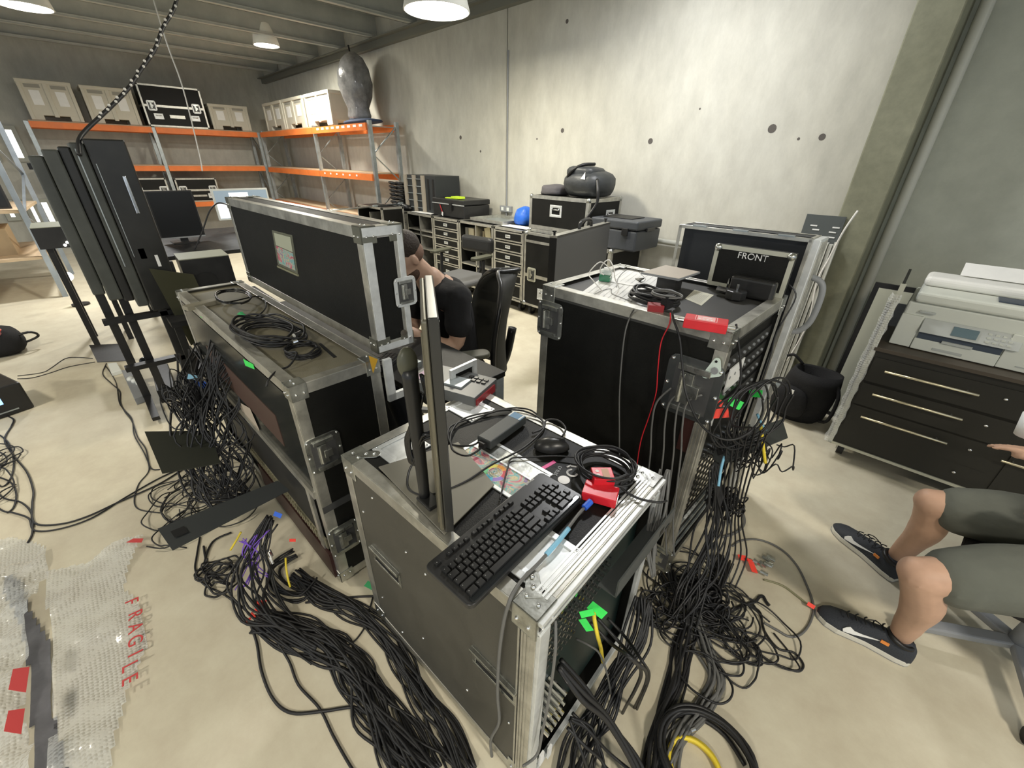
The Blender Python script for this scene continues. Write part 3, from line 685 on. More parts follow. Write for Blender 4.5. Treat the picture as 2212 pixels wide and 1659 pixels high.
# chunky recessed draw latch at the right front edge, pale triangular pad
la = latch(RC, FM(X - .075, -Y - .004, RH - .215), 1.75, mat('dark_zinc', (.16, .17, .17), .35, .85))
c = HL(RC, (1535, 797), 1, -Y - .012)
MM = Matrix.Translation((c.x, -Y - .014, c.z)) @ Matrix(((1, 0, 0, 0), (0, 0, 1, 0), (0, 1, 0, 0), (0, 0, 0, 1)))
poly = []
for (px_, pz_, r_, s0, s1) in ((.012, .032, .010, 20, 160), (-.010, -.026, .010, 180, 300), (.026, -.006, .010, -60, 60)):
    for k in range(5):
        a = radians(s0 + (s1 - s0) * k / 4); poly.append((px_ + r_ * cos(a), pz_ + r_ * sin(a)))
B().prism(poly, 0, .004, MM).obj('latch_pad', mat('pale_green_pad', (.62, .72, .66), .5), RC)
B().cyl((c.x + .014, -Y - .020, c.z), (c.x + .014, -Y - .013, c.z), .011, 16).obj('pad_knob', GRY, RC)
B().cyl((c.x + .011, -Y - .016, c.z + .030), (c.x + .011, -Y - .0135, c.z + .030), .004, 10).cyl((c.x - .009, -Y - .016, c.z - .025), (c.x - .009, -Y - .0135, c.z - .025), .004, 10).obj('pad_hole', BLK, RC)
# ribbed front corner post and maroon strip, lower latch
b = B()
for k in range(3): b.box((X - .036 + k * .012, -Y - .008, .10), (X - .029 + k * .012, -Y - .003, RH - .33))
b.obj('ribbed_trim', ALU, RC)
latch(RC, FM(X - .03, -Y - .006, .115), 1.0)
B().box((X - .075, -Y - .003, RH - .46), (X - .038, -Y + .0, RH - .31)).obj('maroon_strip', mat('maroon_board', (.035, .012, .010), .45), RC)
# rack gear in the open +x side
gear = [(.98, .05), (.915, .05), (.85, .05), (.78, .05)]
for i, (z, h) in enumerate(gear):
    g = B().box((X - .05, -Y + .04, z - h / 2), (X - .008, Y - .04, z + h / 2)).obj('rack_unit', BLKS, RC)
    for k in range(9): B().cyl((X - .008, -Y + .08 + k * .05, z), (X - .002, -Y + .08 + k * .05, z), .006, 8).obj('socket', GRY, g)
B().box((X - .008, -Y + .12, .86), (X - .004, -Y + .26, .95)).box((X - .008, -Y + .02, .74), (X - .004, -Y + .09, .80)).obj('label_plate', PAP, RC)
pt = B().box((X - .05, -Y + .035, .34), (X - .02, Y - .04, .62)).obj('patch_panel', mat('patch_panel_grey', (.14, .14, .12), .45, .4), RC)
n_ = 0
for r_ in range(9):
    for k in range(11):
        y = -Y + .055 + k * .043; z = .60 - r_ * .03
        B().cyl((X - .02, y, z), (X - .004, y, z), .0085, 8).obj('bnc_socket', CHR, pt)
b = B(); rn = random.Random(5)
for r_ in range(9):
    for k in range(11):
        y = -Y + .075 + k * .043; z = .59 - r_ * .03
        if y < Y - .05: b.cyl((X - .02, y, z), (X - .006, y, z), .006, 6)
b.obj('bnc_socket_rows', mat('nickel_worn', (.45, .42, .34), .3, .9), pt, kind='stuff')
for z in (.13, .2, .27):
    B().box((X - .01, -Y + .05, z), (X - .003, Y - .05, z + .012)).obj('vent_bar', GAL, RC)
B().box((X - .045, -Y + .04, .07), (X - .012, Y - .04, .31)).obj('fan_panel', BLKS, RC)
b = B()
for k in range(4): b.box((X + .004, -Y + .045 + k * .03, .325), (X + .012, -Y + .066 + k * .03, .335))
b.obj('hinge_strip', ALUW, RC)
# ---------------------------------------------------------------- things on the foreground case
KZ = FH + .004
k0 = PZ((915, 1222), KZ + .018); k1 = PZ((1168, 1018), KZ + .018); k2 = PZ((1008, 1322), KZ + .018)
ku = (k1 - k0); kl = ku.length; ku.normalize(); kv = Vector((ku.y, -ku.x, 0)); kw = (k2 - k0).dot(kv)
if kw < 0: kv = -kv; kw = -kw
KB = thing('keyboard', 'full size black wired keyboard lying askew and overhanging the front case edge', 'keyboard', (k0.x, k0.y, FH + .006), atan2(ku.y, ku.x))
# local x along the keys, local -y towards the typist
sg = -1
def rr_poly(x0, y0, x1, y1, r, n=4):
    P = []
    for cx, cy, a0 in ((x1 - r, y1 - r, 0), (x0 + r, y1 - r, pi / 2), (x0 + r, y0 + r, pi), (x1 - r, y0 + r, 3 * pi / 2)):
        for i in range(n + 1): a = a0 + i * pi / 2 / n; P.append((cx + r * cos(a), cy + r * sin(a)))
    return P
B().prism(rr_poly(0, -kw, kl, 0, .014), .002, .016).obj('keyboard_base', BLKS, KB, bevel=.003, bseg=3)
B().prism(rr_poly(.01, -kw + .002, kl - .01, -kw + .020, .008), .010, .0185).obj('palm_edge', mat('gloss_black', (.012, .014, .016), .15), KB, bevel=.004)
U = (kl - .028) / 22.6; KM = mat('key_cap', (.014, .014, .014), .35); row_y = [-.010, -.034, -.052, -.070, -.088, -.106]; kh = .0166
ks = (kw - .028) / .112
layout = []
r0 = [0] + [2 + i for i in range(4)] + [6.5 + i for i in range(4)] + [11 + i for i in range(4)]
layout += [(0, x, 1) for x in r0]
layout += [(1, i, 1) for i in range(13)] + [(1, 13, 2)]
layout += [(2, 0, 1.5)] + [(2, 1.5 + i, 1) for i in range(12)] + [(2, 13.5, 1.5)]
layout += [(3, 0, 1.75)] + [(3, 1.75 + i, 1) for i in range(11)] + [(3, 12.75, 2.25)]
layout += [(4, 0, 2.25)] + [(4, 2.25 + i, 1) for i in range(10)] + [(4, 12.25, 2.75)]
layout += [(5, 0, 1.5), (5, 1.5, 1.25), (5, 2.75, 1.25), (5, 4, 6), (5, 10, 1.25), (5, 11.25, 1.25), (5, 12.5, 1.25), (5, 13.75, 1.25)]
layout += [(1, 15.3, 1), (1, 16.3, 1), (1, 17.3, 1), (2, 15.3, 1), (2, 16.3, 1), (2, 17.3, 1), (4, 16.3, 1), (5, 15.3, 1), (5, 16.3, 1), (5, 17.3, 1)]
for r_ in (1, 2, 3): layout += [(r_, 18.6 + i, 1) for i in range(3)]
layout += [(4, 18.6, 1), (4, 19.6, 1), (4, 20.6, 1), (5, 18.6, 2), (5, 20.6, 1), (2, 21.6, 1), (4, 21.6, 1)]
layout = layout[:100]
for r_, x, w_ in layout:
    x0 = .014 + x * U + .0012; x1 = .014 + (x + w_) * U - .0012; yt = row_y[r_] * ks - .004; h_ = (kh if r_ else .011) * ks; y0 = yt - h_
    t0, t1 = .0011, .0016
    b = B().add([(x0, y0, .014), (x1, y0, .014), (x1, yt, .014), (x0, yt, .014), (x0 + t0, y0 + t1, .0235), (x1 - t0, y0 + t1, .0235), (x1 - t0, yt - .001, .0235), (x0 + t0, yt - .001, .0235)],
                [(0, 3, 2, 1), (4, 5, 6, 7), (0, 1, 5, 4), (1, 2, 6, 5), (2, 3, 7, 6), (3, 0, 4, 7)])
    b.obj('key', KM, KB, bevel=.0008)
b = B(); rn = random.Random(2)
for r_, x, w_ in layout:
    if w_ < 3: x0 = .014 + x * U + .0055; yt = row_y[r_] * ks - .004; b.box((x0, yt - .0065, .0236), (x0 + rn.uniform(.001, .002), yt - .0045, .0238))
b.obj('key_legend', mat('legend_dim', (.22, .22, .22), .5), KB, kind='stuff')
text(None, 'Microsoft', .0085, (kl - .055, -.005, .0166), (0, 0, pi), mat('legend_white', (.55, .55, .55), .5), 'lettering', KB)
# mouse
m0 = PZ((1192, 962), FH + .018)
MS = thing('mouse', 'black wired computer mouse beside the power brick on the case lid', 'mouse', (m0.x, m0.y, FH + .006), radians(-48))
b = B(); vs = []; n, m_ = 16, 8
b.sph((0, 0, .004), 1, 18, 10, (.032, .055, .034)); b.v = [Vector((v.x * (1 - .12 * (v.y > 0)), v.y, max(0., v.z))) for v in b.v]
b.obj('mouse_body', BLKS, MS, smooth=True)
B().cyl((-.004, .030, .033), (.004, .030, .033), .009, 12).obj('scroll_wheel', RUB, MS)
# laptop power brick with blue tag
p0 = PZ((1043, 948), FH + .035); p1 = PZ((1122, 893), FH + .035); d = (p1 - p0)
PB = thing('power_brick', 'charcoal laptop power brick with a blue label, on the lid near the mouse', 'power adapter', (p0.x, p0.y, FH + .006), atan2(d.y, d.x))
bl = d.length
B().box((0, -.030, 0), (bl, .024, .030)).obj('brick_body', mat('charcoal_plastic', (.05, .055, .055), .45), PB, bevel=.004)
B().box((bl - .035, -.028, .030), (bl - .004, .022, .0306)).obj('blue_label', mat('blue_label_print', (.12, .25, .40), .5), PB)
for y in (-.024, .017): B().box((bl - .035, y, .0306), (bl - .004, y + .005, .0309)).obj('white_band', PAP, PB)
B().box((-.012, -.014, .004), (0, .008, .022)).obj('iec_plug', mat('plug_dark', (.02, .02, .02), .5), PB)
Z1 = FH + .006
cable('brick_cable', [PZ(p, Z1 + h) for p, h in (((1040, 950), .012), ((1020, 962), .012), ((985, 962), .006), ((972, 955), .004), ((968, 930), .004), ((985, 915), .004), ((1040, 898), .004), ((1100, 882), .006), ((1140, 884), .010), ((1160, 895), .005))], .0032, CBL, 'black lead looping left out of the charcoal power brick')
cable('brick_cable', [PZ(p, Z1 + h) for p, h in (((1048, 958), .010), ((1030, 975), .006), ((1008, 985), .004), ((985, 978), .004), ((975, 965), .004), ((975, 935), .004), ((1000, 905), .004), ((1060, 890), .004), ((1122, 886), .012), ((1168, 905), .004), ((1172, 925), .004), ((1150, 935), .004))], .0035, CBL, 'thicker black lead doubling back from the power brick past its blue label')
cable('usb_cable', [PZ(p, Z1 + h) for p, h in (((1215, 942), .012), ((1222, 925), .012), ((1205, 908), .012), ((1180, 908), .006), ((1172, 930), .004), ((1130, 968), .004), ((1060, 1005), .010), ((1010, 1038), .006), ((955, 1062), .004), ((915, 1070), .004), ((885, 1058), .004), ((880, 1035), .004), ((890, 1005), .004), ((915, 985), .004))], .0034, CBL, 'black mouse cord sweeping across the printed card and round the monitor stand foot')
cable('usb_cable', [PZ(p, Z1 + h) for p, h in (((1262, 990), .01), ((1200, 985), .006), ((1140, 988), .004), ((1105, 990), .004), ((1097, 1010), .004), ((1088, 1045), .004), ((1080, 1078), .004))], .0026, CBL, 'thin black lead crossing the colour wheel card towards the keyboard')
# monitor on stand, seen edge on
m0 = PZ((972, 1150), FH + .012); mh = PV((940, 682), (m0.x, m0.y)) - m0.z; dv = Vector((m0.x, m0.y, 0)).normalized()
an = atan2(dv.y, dv.x) + radians(.6)
MN = thing('monitor', 'flat monitor in portrait seen edge on, standing at the middle of the front case', 'monitor', (m0.x, m0.y, FH + .008), an)
B().box((.0, -.010, .004), (.31, .010, mh)).obj('monitor_housing', mat('monitor_edge_black', (.03, .03, .028), .3), MN, bevel=.003)
B().box((.002, .0101, .008), (.308, .022, mh - .004)).obj('monitor_back', mat('lit_bronze_back', (.16, .15, .115), .30, .6), MN, bevel=.006, bseg=3)  # bronze back, the light falling on it is mixed into the colour
B().box((.01, .022, .03), (.012, .0245, mh - .03)).obj('back_rib', mat('lit_bronze_back', (.16, .15, .115), .3), MN)
B().box((.012, -.0106, .02), (.298, -.0101, mh - .012)).obj('screen', SCR, MN)
pl = [PZ(p, FH + .004) for p in ((818, 1012), (990, 958), (1068, 1050), (960, 1158))]
c_ = sum(pl, Vector()) / 4
ST = thing('monitor_stand', 'dark monitor stand post with oval head on a flat grey base plate', 'monitor stand', (c_.x, c_.y, FH), 0)
q_ = [v - Vector((c_.x, c_.y, 0)) for v in pl]
B().prism([(v.x, v.y) for v in reversed(q_)], .0065, .0105).obj('base_plate', mat('base_plate_grey', (.20, .19, .155), .5, .2), ST, bevel=.001)
f0 = PZ((918, 1075), FH + .012) - Vector((c_.x, c_.y, FH)); top = PV((868, 800), (f0.x + c_.x, f0.y + c_.y)) - FH
B().tube([(f0.x, f0.y, .010), (f0.x - .003, f0.y, top * .55), (f0.x - .006, f0.y, top)], lambda t: .013 + .006 * t, n=12).obj('post', BLKS, ST, smooth=True)
B().box((f0.x - .012, f0.y - .02, .0105), (f0.x + .05, f0.y + .02, .02)).obj('post_foot', BLKS, ST, bevel=.004)
b = B().sph((f0.x - .010, f0.y, top + .012), .030, 16, 10, (.55, .8, 1.25)); b.obj('oval_head', mat('olive_cap', (.10, .10, .07), .4), ST, smooth=True)
w0 = f0 + Vector((c_.x, c_.y, FH))
b = B(); rn = random.Random(4)
for k in range(7):
    dx = rn.uniform(-.012, .012); zb = .10 + rn.uniform(0, .03)
    b.tube([w0 + Vector((.03 + dx, .012, top - .02)), w0 + Vector((.045 + dx, .02, top * .6)), w0 + Vector((.010 + dx, .0, zb + .08)), w0 + Vector((-.02 + dx, -.012, zb)), w0 + Vector((-.035 + dx, -.01, zb + .05)), w0 + Vector((-.02 + dx, .0, top * .55)), w0 + Vector((.0 + dx, .02, top * .8))], .0036, n=6)
tag(b.obj('cable_bundle', mat('gloss_cable', (.012, .012, .012), .22), None, smooth=True), 'glossy black cable bundle tied up and hanging on the monitor stand post', 'cable bundle')
# red converters, coil, blue plug
def hull_box(name, label, cat, p, q, w, h, m, z=None, group=None):
    z = FH + .006 if z is None else z
    a = PZ(p, z + h); c = PZ(q, z + h); d = c - a
    t = thing(name, label, cat, (a.x, a.y, z), atan2(d.y, d.x), group)
    B().box((0, -w / 2, 0), (d.length, w / 2, h)).obj('housing', m, t, bevel=.002)
    return t, d.length
c1, l1 = hull_box('signal_converter', 'red signal converter box below the cable coil, blue plug in its end', 'signal converter', (1262, 1048), (1335, 1068), .055, .026, RED)
B().box((l1, -.018, .006), (l1 + .002, .018, .020)).obj('port', CHR, c1)
c2, l2 = hull_box('signal_converter', 'red signal converter lying inside the black cable coil, two white dots on top', 'signal converter', (1280, 1022), (1325, 1022), .05, .042, RED, FH + .008)
for dy in (-.008, .008): B().cyl((.014, dy, .042), (.014, dy, .0428), .005, 12).obj('white_dot', PAP, c2)
B().box((.026, -.018, .042), (.045, .018, .0425)).obj('label_sticker', mat('beige_label', (.55, .35, .25), .6), c2)
bp = PZ((1276, 1083), FH + .02); bq = PZ((1262, 1097), FH + .015)
UC = B().tube([PZ(p, FH + h) for p, h in (((1262, 1097), .012), ((1250, 1110), .010), ((1235, 1130), .011), ((1205, 1170), .014), ((1165, 1215), .010), ((1130, 1250), .008), ((1112, 1275), .010), ((1100, 1300), .002))] + [HL(FG, p, 1, -FW / 2 - .012) @ Matrix.Identity(3) if False else (Matrix.Translation(FG.location) @ FG.rotation_euler.to_matrix().to_4x4()) @ HL(FG, p, 1, -FW / 2 - .014) for p in ((1088, 1345), (1078, 1420), (1075, 1500), (1078, 1560), (1060, 1600), (1066, 1655))], .0042, n=8).obj('usb_cable', CBG, None, smooth=True)
tag(UC, 'grey lead from the blue plug running over the case lid and down its side', 'cable')
B().cyl(bp, bq, .0085, 12).obj('blue_plug', BLU, UC)
B().tube([PZ(p, FH + .013 + (.003 if i == 1 else 0)) for i, p in enumerate(((1228, 1142), (1205, 1170), (1180, 1198)))], .0062, n=8).obj('light_blue_sleeve', LBL, UC, smooth=True)
def coil(name, label, c, z, rx, ry, turns, r, m, cat='cable coil', jit=.12, ang=0, seed=1, h=.03, tail=()):
    """loose coil of cable, centred at photo pixel c on the plane z, radii in metres"""
    c = PZ(c, z) if len(c) == 2 else Vector(c); rn = random.Random(seed); pts = []
    ox = oy = 0; n = int(turns * 10)
    for i in range(n):
        if i % 10 == 0: ox, oy, k = rn.uniform(-jit, jit) * rx, rn.uniform(-jit, jit) * ry, 1 + rn.uniform(-jit, jit)
        a = 2 * pi * i / 10 + ang; q = (rx * k * cos(a) + ox, ry * k * sin(a) + oy)
        pts.append(c + Vector((q[0] * cos(ang) - q[1] * sin(ang), q[0] * sin(ang) + q[1] * cos(ang), r + h * (i / n) * rn.uniform(.6, 1.) )))
    pts += [Vector(t_) for t_ in tail]
    o = B().tube(pts, r, n=6, smooth=4).obj(name, m, None, smooth=True); return tag(o, label, cat)
coil('cable_coil', 'black cable coil around the red converters at the right end of the front case', (1306, 1020), FH + .01, .075, .066, 8, .0032, CBL, seed=3, h=.05, jit=.10, ang=.3, tail=[PZ(p, FH + h) for p, h in (((1340, 1050), .02), ((1375, 1075), .012), ((1420, 1085), .012), ((1440, 1082), .0))])
# green cable tapes and loose things in the open back of the case
def flag(p3, size, m, label, rot, group=None, num=None):
    o = B().box((-size, -size * .55, -.0006), (size, size * .55, .0006)).obj('tape_flag', m, None)
    o.location = p3; o.rotation_euler = rot
    return tag(o, label, 'tape flag', group)
XB = lambda p, dx=.03: (Matrix.Translation(FG.location) @ FG.rotation_euler.to_matrix().to_4x4()) @ HL(FG, p, 0, FL / 2 + dx)
flag(XB((1290, 1318)), .022, GRN, 'bright green tape flag, highest of three at the open back of the front case', (1.2, .5, .4))
flag(XB((1268, 1325)), .016, GRN, 'bright green tape flag, left of three at the open back of the front case', (1.3, -.4, .8))
flag(XB((1266, 1350)), .018, GRN, 'bright green tape flag, lowest of three at the open back of the front case', (1.4, .9, .3))
# ---------------------------------------------------------------- on the console case tray
TZ = DH - .012
coil('cable_coil', 'large coil of thick black cables with chrome plugs in the console tray', (585, 728), TZ, .16, .085, 9, .0046, CBL, seed=8, h=.06, jit=.16, ang=radians(12))
b = B()
for p, q in (((635, 725), (650, 718)), ((632, 740), (642, 737))): b.cyl(PZ(p, TZ + .06), PZ(q, TZ + .06), .008, 10)
tag(b.obj('cable_plug', CHR), 'chrome plug ends resting on the large cable coil', 'plug', kind='stuff')
coil('cable_coil', 'small neat coil of thin black cable at the near end of the console tray', (655, 764), TZ, .066, .055, 6, .0035, CBL, seed=5, h=.03, jit=.07, tail=[PZ(p, TZ + h) for p, h in (((625, 790), .01), ((600, 800), .01), ((582, 818), .018), ((575, 835), .002))])
coil('cable_coil', 'wide open loop of shiny black cable behind the large coil', (505, 645), TZ + .03, .135, .07, 3, .0032, mat('gloss_cable', (.012, .012, .012), .22), seed=9, h=.02, jit=.08, tail=[PZ(p, TZ + h) for p, h in (((560, 640), .02), ((575, 660), .01), ((560, 680), .01), ((530, 692), .006))])
t, l = hull_box('power_adapter', 'flat pale grey adapter left of the wide cable loop', 'power adapter', (398, 662), (470, 645), .05, .02, mat('adapter_taupe', (.26, .24, .18), .5), TZ)
def crumple(name, label, p, z, s, m, cat='tape', seed=0):
    c = PZ(p, z); rn = random.Random(seed); b = B(); n = 5; vs = []
    for i in range(n):
        for j in range(3): vs.append(c + Vector(((i / (n - 1) - .5) * s * 2, (j / 2 - .5) * s, rn.uniform(0, .4) * s + .003)))
    fs = [(i * 3 + j, i * 3 + 3 + j, i * 3 + 4 + j, i * 3 + 1 + j) for i in range(n - 1) for j in range(2)]
    o = b.add(vs, fs).obj(name, m, None, mods=lambda o: (setattr(o.modifiers.new('thick', 'SOLIDIFY'), 'thickness', .0012)))
    return tag(o, label, cat)
crumple('tape_flag', 'folded dark green tape on the console tray under the wide loop', (522, 682), TZ, .024, GRD, seed=1)
crumple('tape_flag', 'bright green tape stuck to cables left of the console tray', (440, 686), TZ - .02, .020, GRN, seed=2)
# ---------------------------------------------------------------- work shelf: keyboard, switcher
wz = .762
t, l = hull_box('control_surface', 'video switcher console with grey deck, rows of small buttons and red side', 'video switcher', (905, 800), (1050, 838), .17, .045, mat('switcher_grey', (.10, .105, .105), .4), wz)
B().box((l - .001, -.075, .002), (l + .006, .06, .032)).obj('red_side', mat('switcher_red', (.28, .03, .035), .35), t)
for k in range(4):
    for j in range(2): B().box((l - .10 + k * .022, .02 + j * .022, .045), (l - .085 + k * .022, .034 + j * .022, .050)).obj('button', BLKS, t)
B().box((l * .5, -.05, .045), (l * .75, .02, .052)).obj('fader_plate', GAL, t)
B().box((.02, -.06, .0455), (.06, .03, .047)).obj('pink_sticker', mat('mauve_label', (.42, .28, .38), .5), t)
t, l = hull_box('keyboard', 'dark keyboard on the console work surface, mostly behind the lid', 'keyboard', (805, 790), (850, 752), .13, .016, BLKS, wz)
for k in range(8):
    for j in range(4): B().box((.006 + k * .017, -.055 + j * .018, .016), (.020 + k * .017, -.040 + j * .018, .020)).obj('key', KM, t)
b = B(); rn = random.Random(21)
t, l = hull_box('cable_tester', 'silver handled gadget beside the video switcher', 'device', (880, 772), (905, 782), .03, .03, GAL, wz + .02)
latch_box = thing('latch_panel', 'open case edge with chrome latch and bright frame next to the switcher', 'case panel', tuple(PZ((1002, 812), .80)), radians(96))
B().rframe((0, 0, 0), .14, .10, .022, .012).obj('end_frame', ALUW, latch_box); B().box((-.05, .001, -.04), (.05, .008, .04)).obj('panel_body', LAM, latch_box)
latch(latch_box, FM(-.03, -.01, -.075), .75)
latch(latch_box, FM(.06, -.01, -.07), .6)
# ---------------------------------------------------------------- rear desk with screens
TB = thing('table', 'dark trestle table at the back left carrying two screens', 'table', (-5.1, .95, 0), 0)
B().box((-.75, -.75, .80), (.75, .85, .83)).obj('table_top', BLK, TB)
for x in (-.7, .7):
    for y in (-.7, .8): B().box((x - .02, y - .02, 0), (x + .02, y + .02, .80)).obj('leg', BLK, TB)
def screen(name, label, x, ps, m, back, th=.03, border=.012, stand=True, inset=None):
    P = [PX(p, x) for p in ps]; y0 = (P[0].y + P[3].y) / 2; y1 = (P[1].y + P[2].y) / 2; z1 = (P[0].z + P[1].z) / 2; z0 = (P[2].z + P[3].z) / 2
    t = thing(name, label, 'monitor', (x, (y0 + y1) / 2, .83), 0); w = y1 - y0; h = z1 - z0; zb = z0 - .83
    B().box((-th, -w / 2, zb), (0, w / 2, zb + h)).obj('monitor_housing', back, t, bevel=.003)
    B().box((0, -w / 2 + border, zb + border), (.001, w / 2 - border, zb + h - border)).obj('screen', m, t)
    if stand: B().box((-.05, -.03, 0), (-.02, .03, zb + h * .5)).box((-.12, -.1, 0), (.06, .1, .01)).obj('stand', back, t)
    return t, w, h, zb
t, w, h, zb = screen('monitor', 'black blank monitor on the rear table right of the dark panel stack', -5.0, ((315, 412), (412, 412), (445, 508), (345, 520)), SCR, BLKS)
B().box((.001, -w / 2, zb), (.004, w / 2, zb + .012)).obj('chin', GRY, t)
t, w, h, zb = screen('monitor', 'white framed switched on screen showing a grey window, on the rear table', -5.5, ((452, 410), (575, 405), (592, 468), (478, 478)), mat('screen_blue_grey', (.20, .25, .29), .3, emis=.7), WHT, border=.016)
B().box((.001, -w * .22, zb + h * .62), (.002, w * .12, zb + h * .88)).obj('window', mat('screen_white', (.85, .88, .9), .4, emis=.8), t)
B().box((.001, -w * .47, zb + .02), (.002, -w * .2, zb + h * .55)).obj('window', mat('screen_white', (.85, .88, .9), .4, emis=.8), t)
B().box((.001, -w * .1, zb + .02), (.002, w * .25, zb + h * .45)).obj('window', mat('screen_grey', (.55, .58, .6), .4, emis=.5), t)
B().box((.001, w * .27, zb + .02), (.002, w * .46, zb + h * .4)).obj('window', mat('screen_white', (.85, .88, .9), .4, emis=.8), t)
cable('cable', [PX(p, -4.6) for p in ((420, 540), (437, 500), (452, 458), (468, 440), (485, 440), (497, 447))], .006, CBL, 'black cable arching up beside the white framed screen')
# black computer box on a small stool
PZ0 = PZ((385, 560), .95)
PC = thing('computer_case', 'square black computer case with a pale top, behind the wide cable loop', 'computer', (-3.56, .52, .62), radians(-3))
B().box((-.13, -.14, 0), (.13, .14, .33)).obj('case_body', BLKS, PC, bevel=.004)
B().box((-.13, -.14, .33), (.13, .14, .335)).obj('top_plate', mat('pale_olive_top', (.30, .31, .24), .5), PC)
B().cyl((.131, -.03, .17), (.134, -.03, .17), .07, 20).obj('fan_grille', BLK, PC)
B().box((.131, -.02, .03), (.133, .05, .045)).obj('label_strip', PAP, PC)
SB = thing('side_table', 'low dark shelf unit standing behind the console case', 'shelf unit', (-3.55, .5, 0), 0)
B().box((-.3, -.3, .585), (.3, .35, .618)).obj('shelf_top', BLK, SB)
for x in (-.27, .27):
    for y in (-.27, .32): B().box((x - .02, y - .02, 0), (x + .02, y + .02, .585)).obj('leg', BLK, SB)
B().box((-.27, -.27, .2), (.27, .32, .22)).obj('shelf', BLK, SB)
# ---------------------------------------------------------------- dark panel stack on a trolley (left)
TW = thing('panel_trolley', 'tall trolley of upright black flat panels on dark legs at the left', 'equipment trolley', (-3.52, .10, 0), 0)
DP = mat('scuffed_panel_glare', (.062, .066, .058), .38, bump=.1, bscale=12, var=.35, vscale=3)  # scuffed panel made paler, glare put into the colour
DP2 = mat('scuffed_black_panel', (.022, .022, .020), .32, bump=.1, bscale=12, var=.4, vscale=3)
def tw(x, y, z): return (x + 3.52, y - .10, z)
for (y0, y1, z0, z1, x0, x1, m) in ((-.085, -.028, .80, 1.535, -3.80, -3.47, DP), (-.026, .038, .76, 1.565, -3.80, -3.45, DP), (.040, .088, .74, 1.58, -3.80, -3.46, DP2), (.090, .148, .70, 1.60, -3.80, -3.44, DP), (.150, .325, .66, 1.62, -3.80, -3.43, DP2)):
    o = B().box(tw(x0, y0, z0), tw(x1, y1, z1)).obj('flat_panel', m, TW, bevel=.008)
B().box(tw(-3.43, .165, 1.50), tw(-3.427, .168, 1.0)).obj('panel_seam', GAL, TW)
B().box(tw(-3.44, .105, 1.57), tw(-3.436, .110, .95)).obj('panel_seam', GAL, TW)
B().box(tw(-3.43, .255, 1.44), tw(-3.424, .272, 1.24)).obj('pull_bar', CHR, TW, bevel=.003)
B().box(tw(-3.6, -.10, 1.47), tw(-3.5, -.06, 1.50)).obj('knob', BLK, TW)
for p_, q_ in (((160, 610), (232, 745)), ((205, 600), (300, 860)), ((285, 640), (420, 900)), ((330, 600), (470, 900))):
    pass
for x, y, zt in ((-3.60, -.06, .95), (-3.54, .035, .95), (-3.46, .20, .95), (-3.46, .32, .95)):
    B().box(tw(x - .02, y - .022, .04), tw(x + .02, y + .022, zt)).obj('leg', BLKS, TW, bevel=.003)
for y in (-.06, .20, .32):
    B().box(tw(-3.85, y - .02, .03), tw(-3.2, y + .02, .055)).obj('foot', BLK, TW)
B().box(tw(-3.50, -.1, .30), tw(-3.44, .36, .33)).obj('crossbar', BLK, TW); B().box(tw(-3.50, -.1, .62), tw(-3.44, .36, .65)).obj('crossbar', BLK, TW)
for p, l_ in (((250, 455), 'a'), ((282, 515), 'b')):
    pass
B().box(tw(-3.44, .19, .98), tw(-3.43, .23, 1.05)).obj('glass_lens', CHR, TW, bevel=.01)
B().box(tw(-3.43, .262, .93), tw(-3.428, .278, 1.0)).obj('label_sticker', PAP, TW)
B().box(tw(-3.43, .285, .80), tw(-3.428, .300, .88)).obj('label_sticker', PAP, TW)
B().add([tw(-3.40, .21, .93), tw(-3.40, .42, .86), tw(-3.40, .46, .45), tw(-3.40, .27, .40)], [(0, 1, 2, 3)]).obj('tinted_panel', mat('tinted_panel', (.05, .05, .03), .2), TW, mods=lambda o: setattr(o.modifiers.new('thick', 'SOLIDIFY'), 'thickness', .01))
# laptop like boxes near the trolley
t = thing('rack_unit', 'small black rack unit with pale top and white lamps behind the trolley', 'device', (-5.3, -.13, 0), 0)
B().box((-.2, -.17, .86), (.2, .17, 1.02)).obj('housing', BLKS, t); B().box((-.2, -.17, 1.02), (.2, .17, 1.024)).obj('top_plate', mat('pale_olive_top', (.30, .31, .24), .5), t)
B().box((-.17, -.14, 0), (-.13, -.1, .86)).obj('leg', BLK, t); B().box((.13, .1, 0), (.17, .14, .86)).obj('leg', BLK, t); B().box((.13, -.14, 0), (.17, -.1, .86)).obj('leg', BLK, t); B().box((-.17, .1, 0), (-.13, .14, .86)).obj('leg', BLK, t)
for y in (-.02, .0, .03): B().sph((.203, y, .90 + y), .010, 8, 5).obj('indicator_lamp', mat('lamp_led', (1, .97, .85), .5, emis=8), t)
t = thing('glow_spot', 'small glowing ball on a stem between rack and trolley at the left', 'lamp', tuple(PZ((148, 603), .30)), 0)
B().sph((0, 0, .03), .05, 12, 8).obj('glowing_ball', mat('spot_glow', (1, .95, .8), .5, emis=20), t, smooth=True)  # glowing ball stands in for a bright spot
B().cyl((0, 0, -t.location.z), (0, 0, 0), .012, 8).obj('stem', GAL, t); B().cyl((0, 0, -t.location.z), (0, 0, -t.location.z + .02), .08, 16).obj('base', BLK, t)
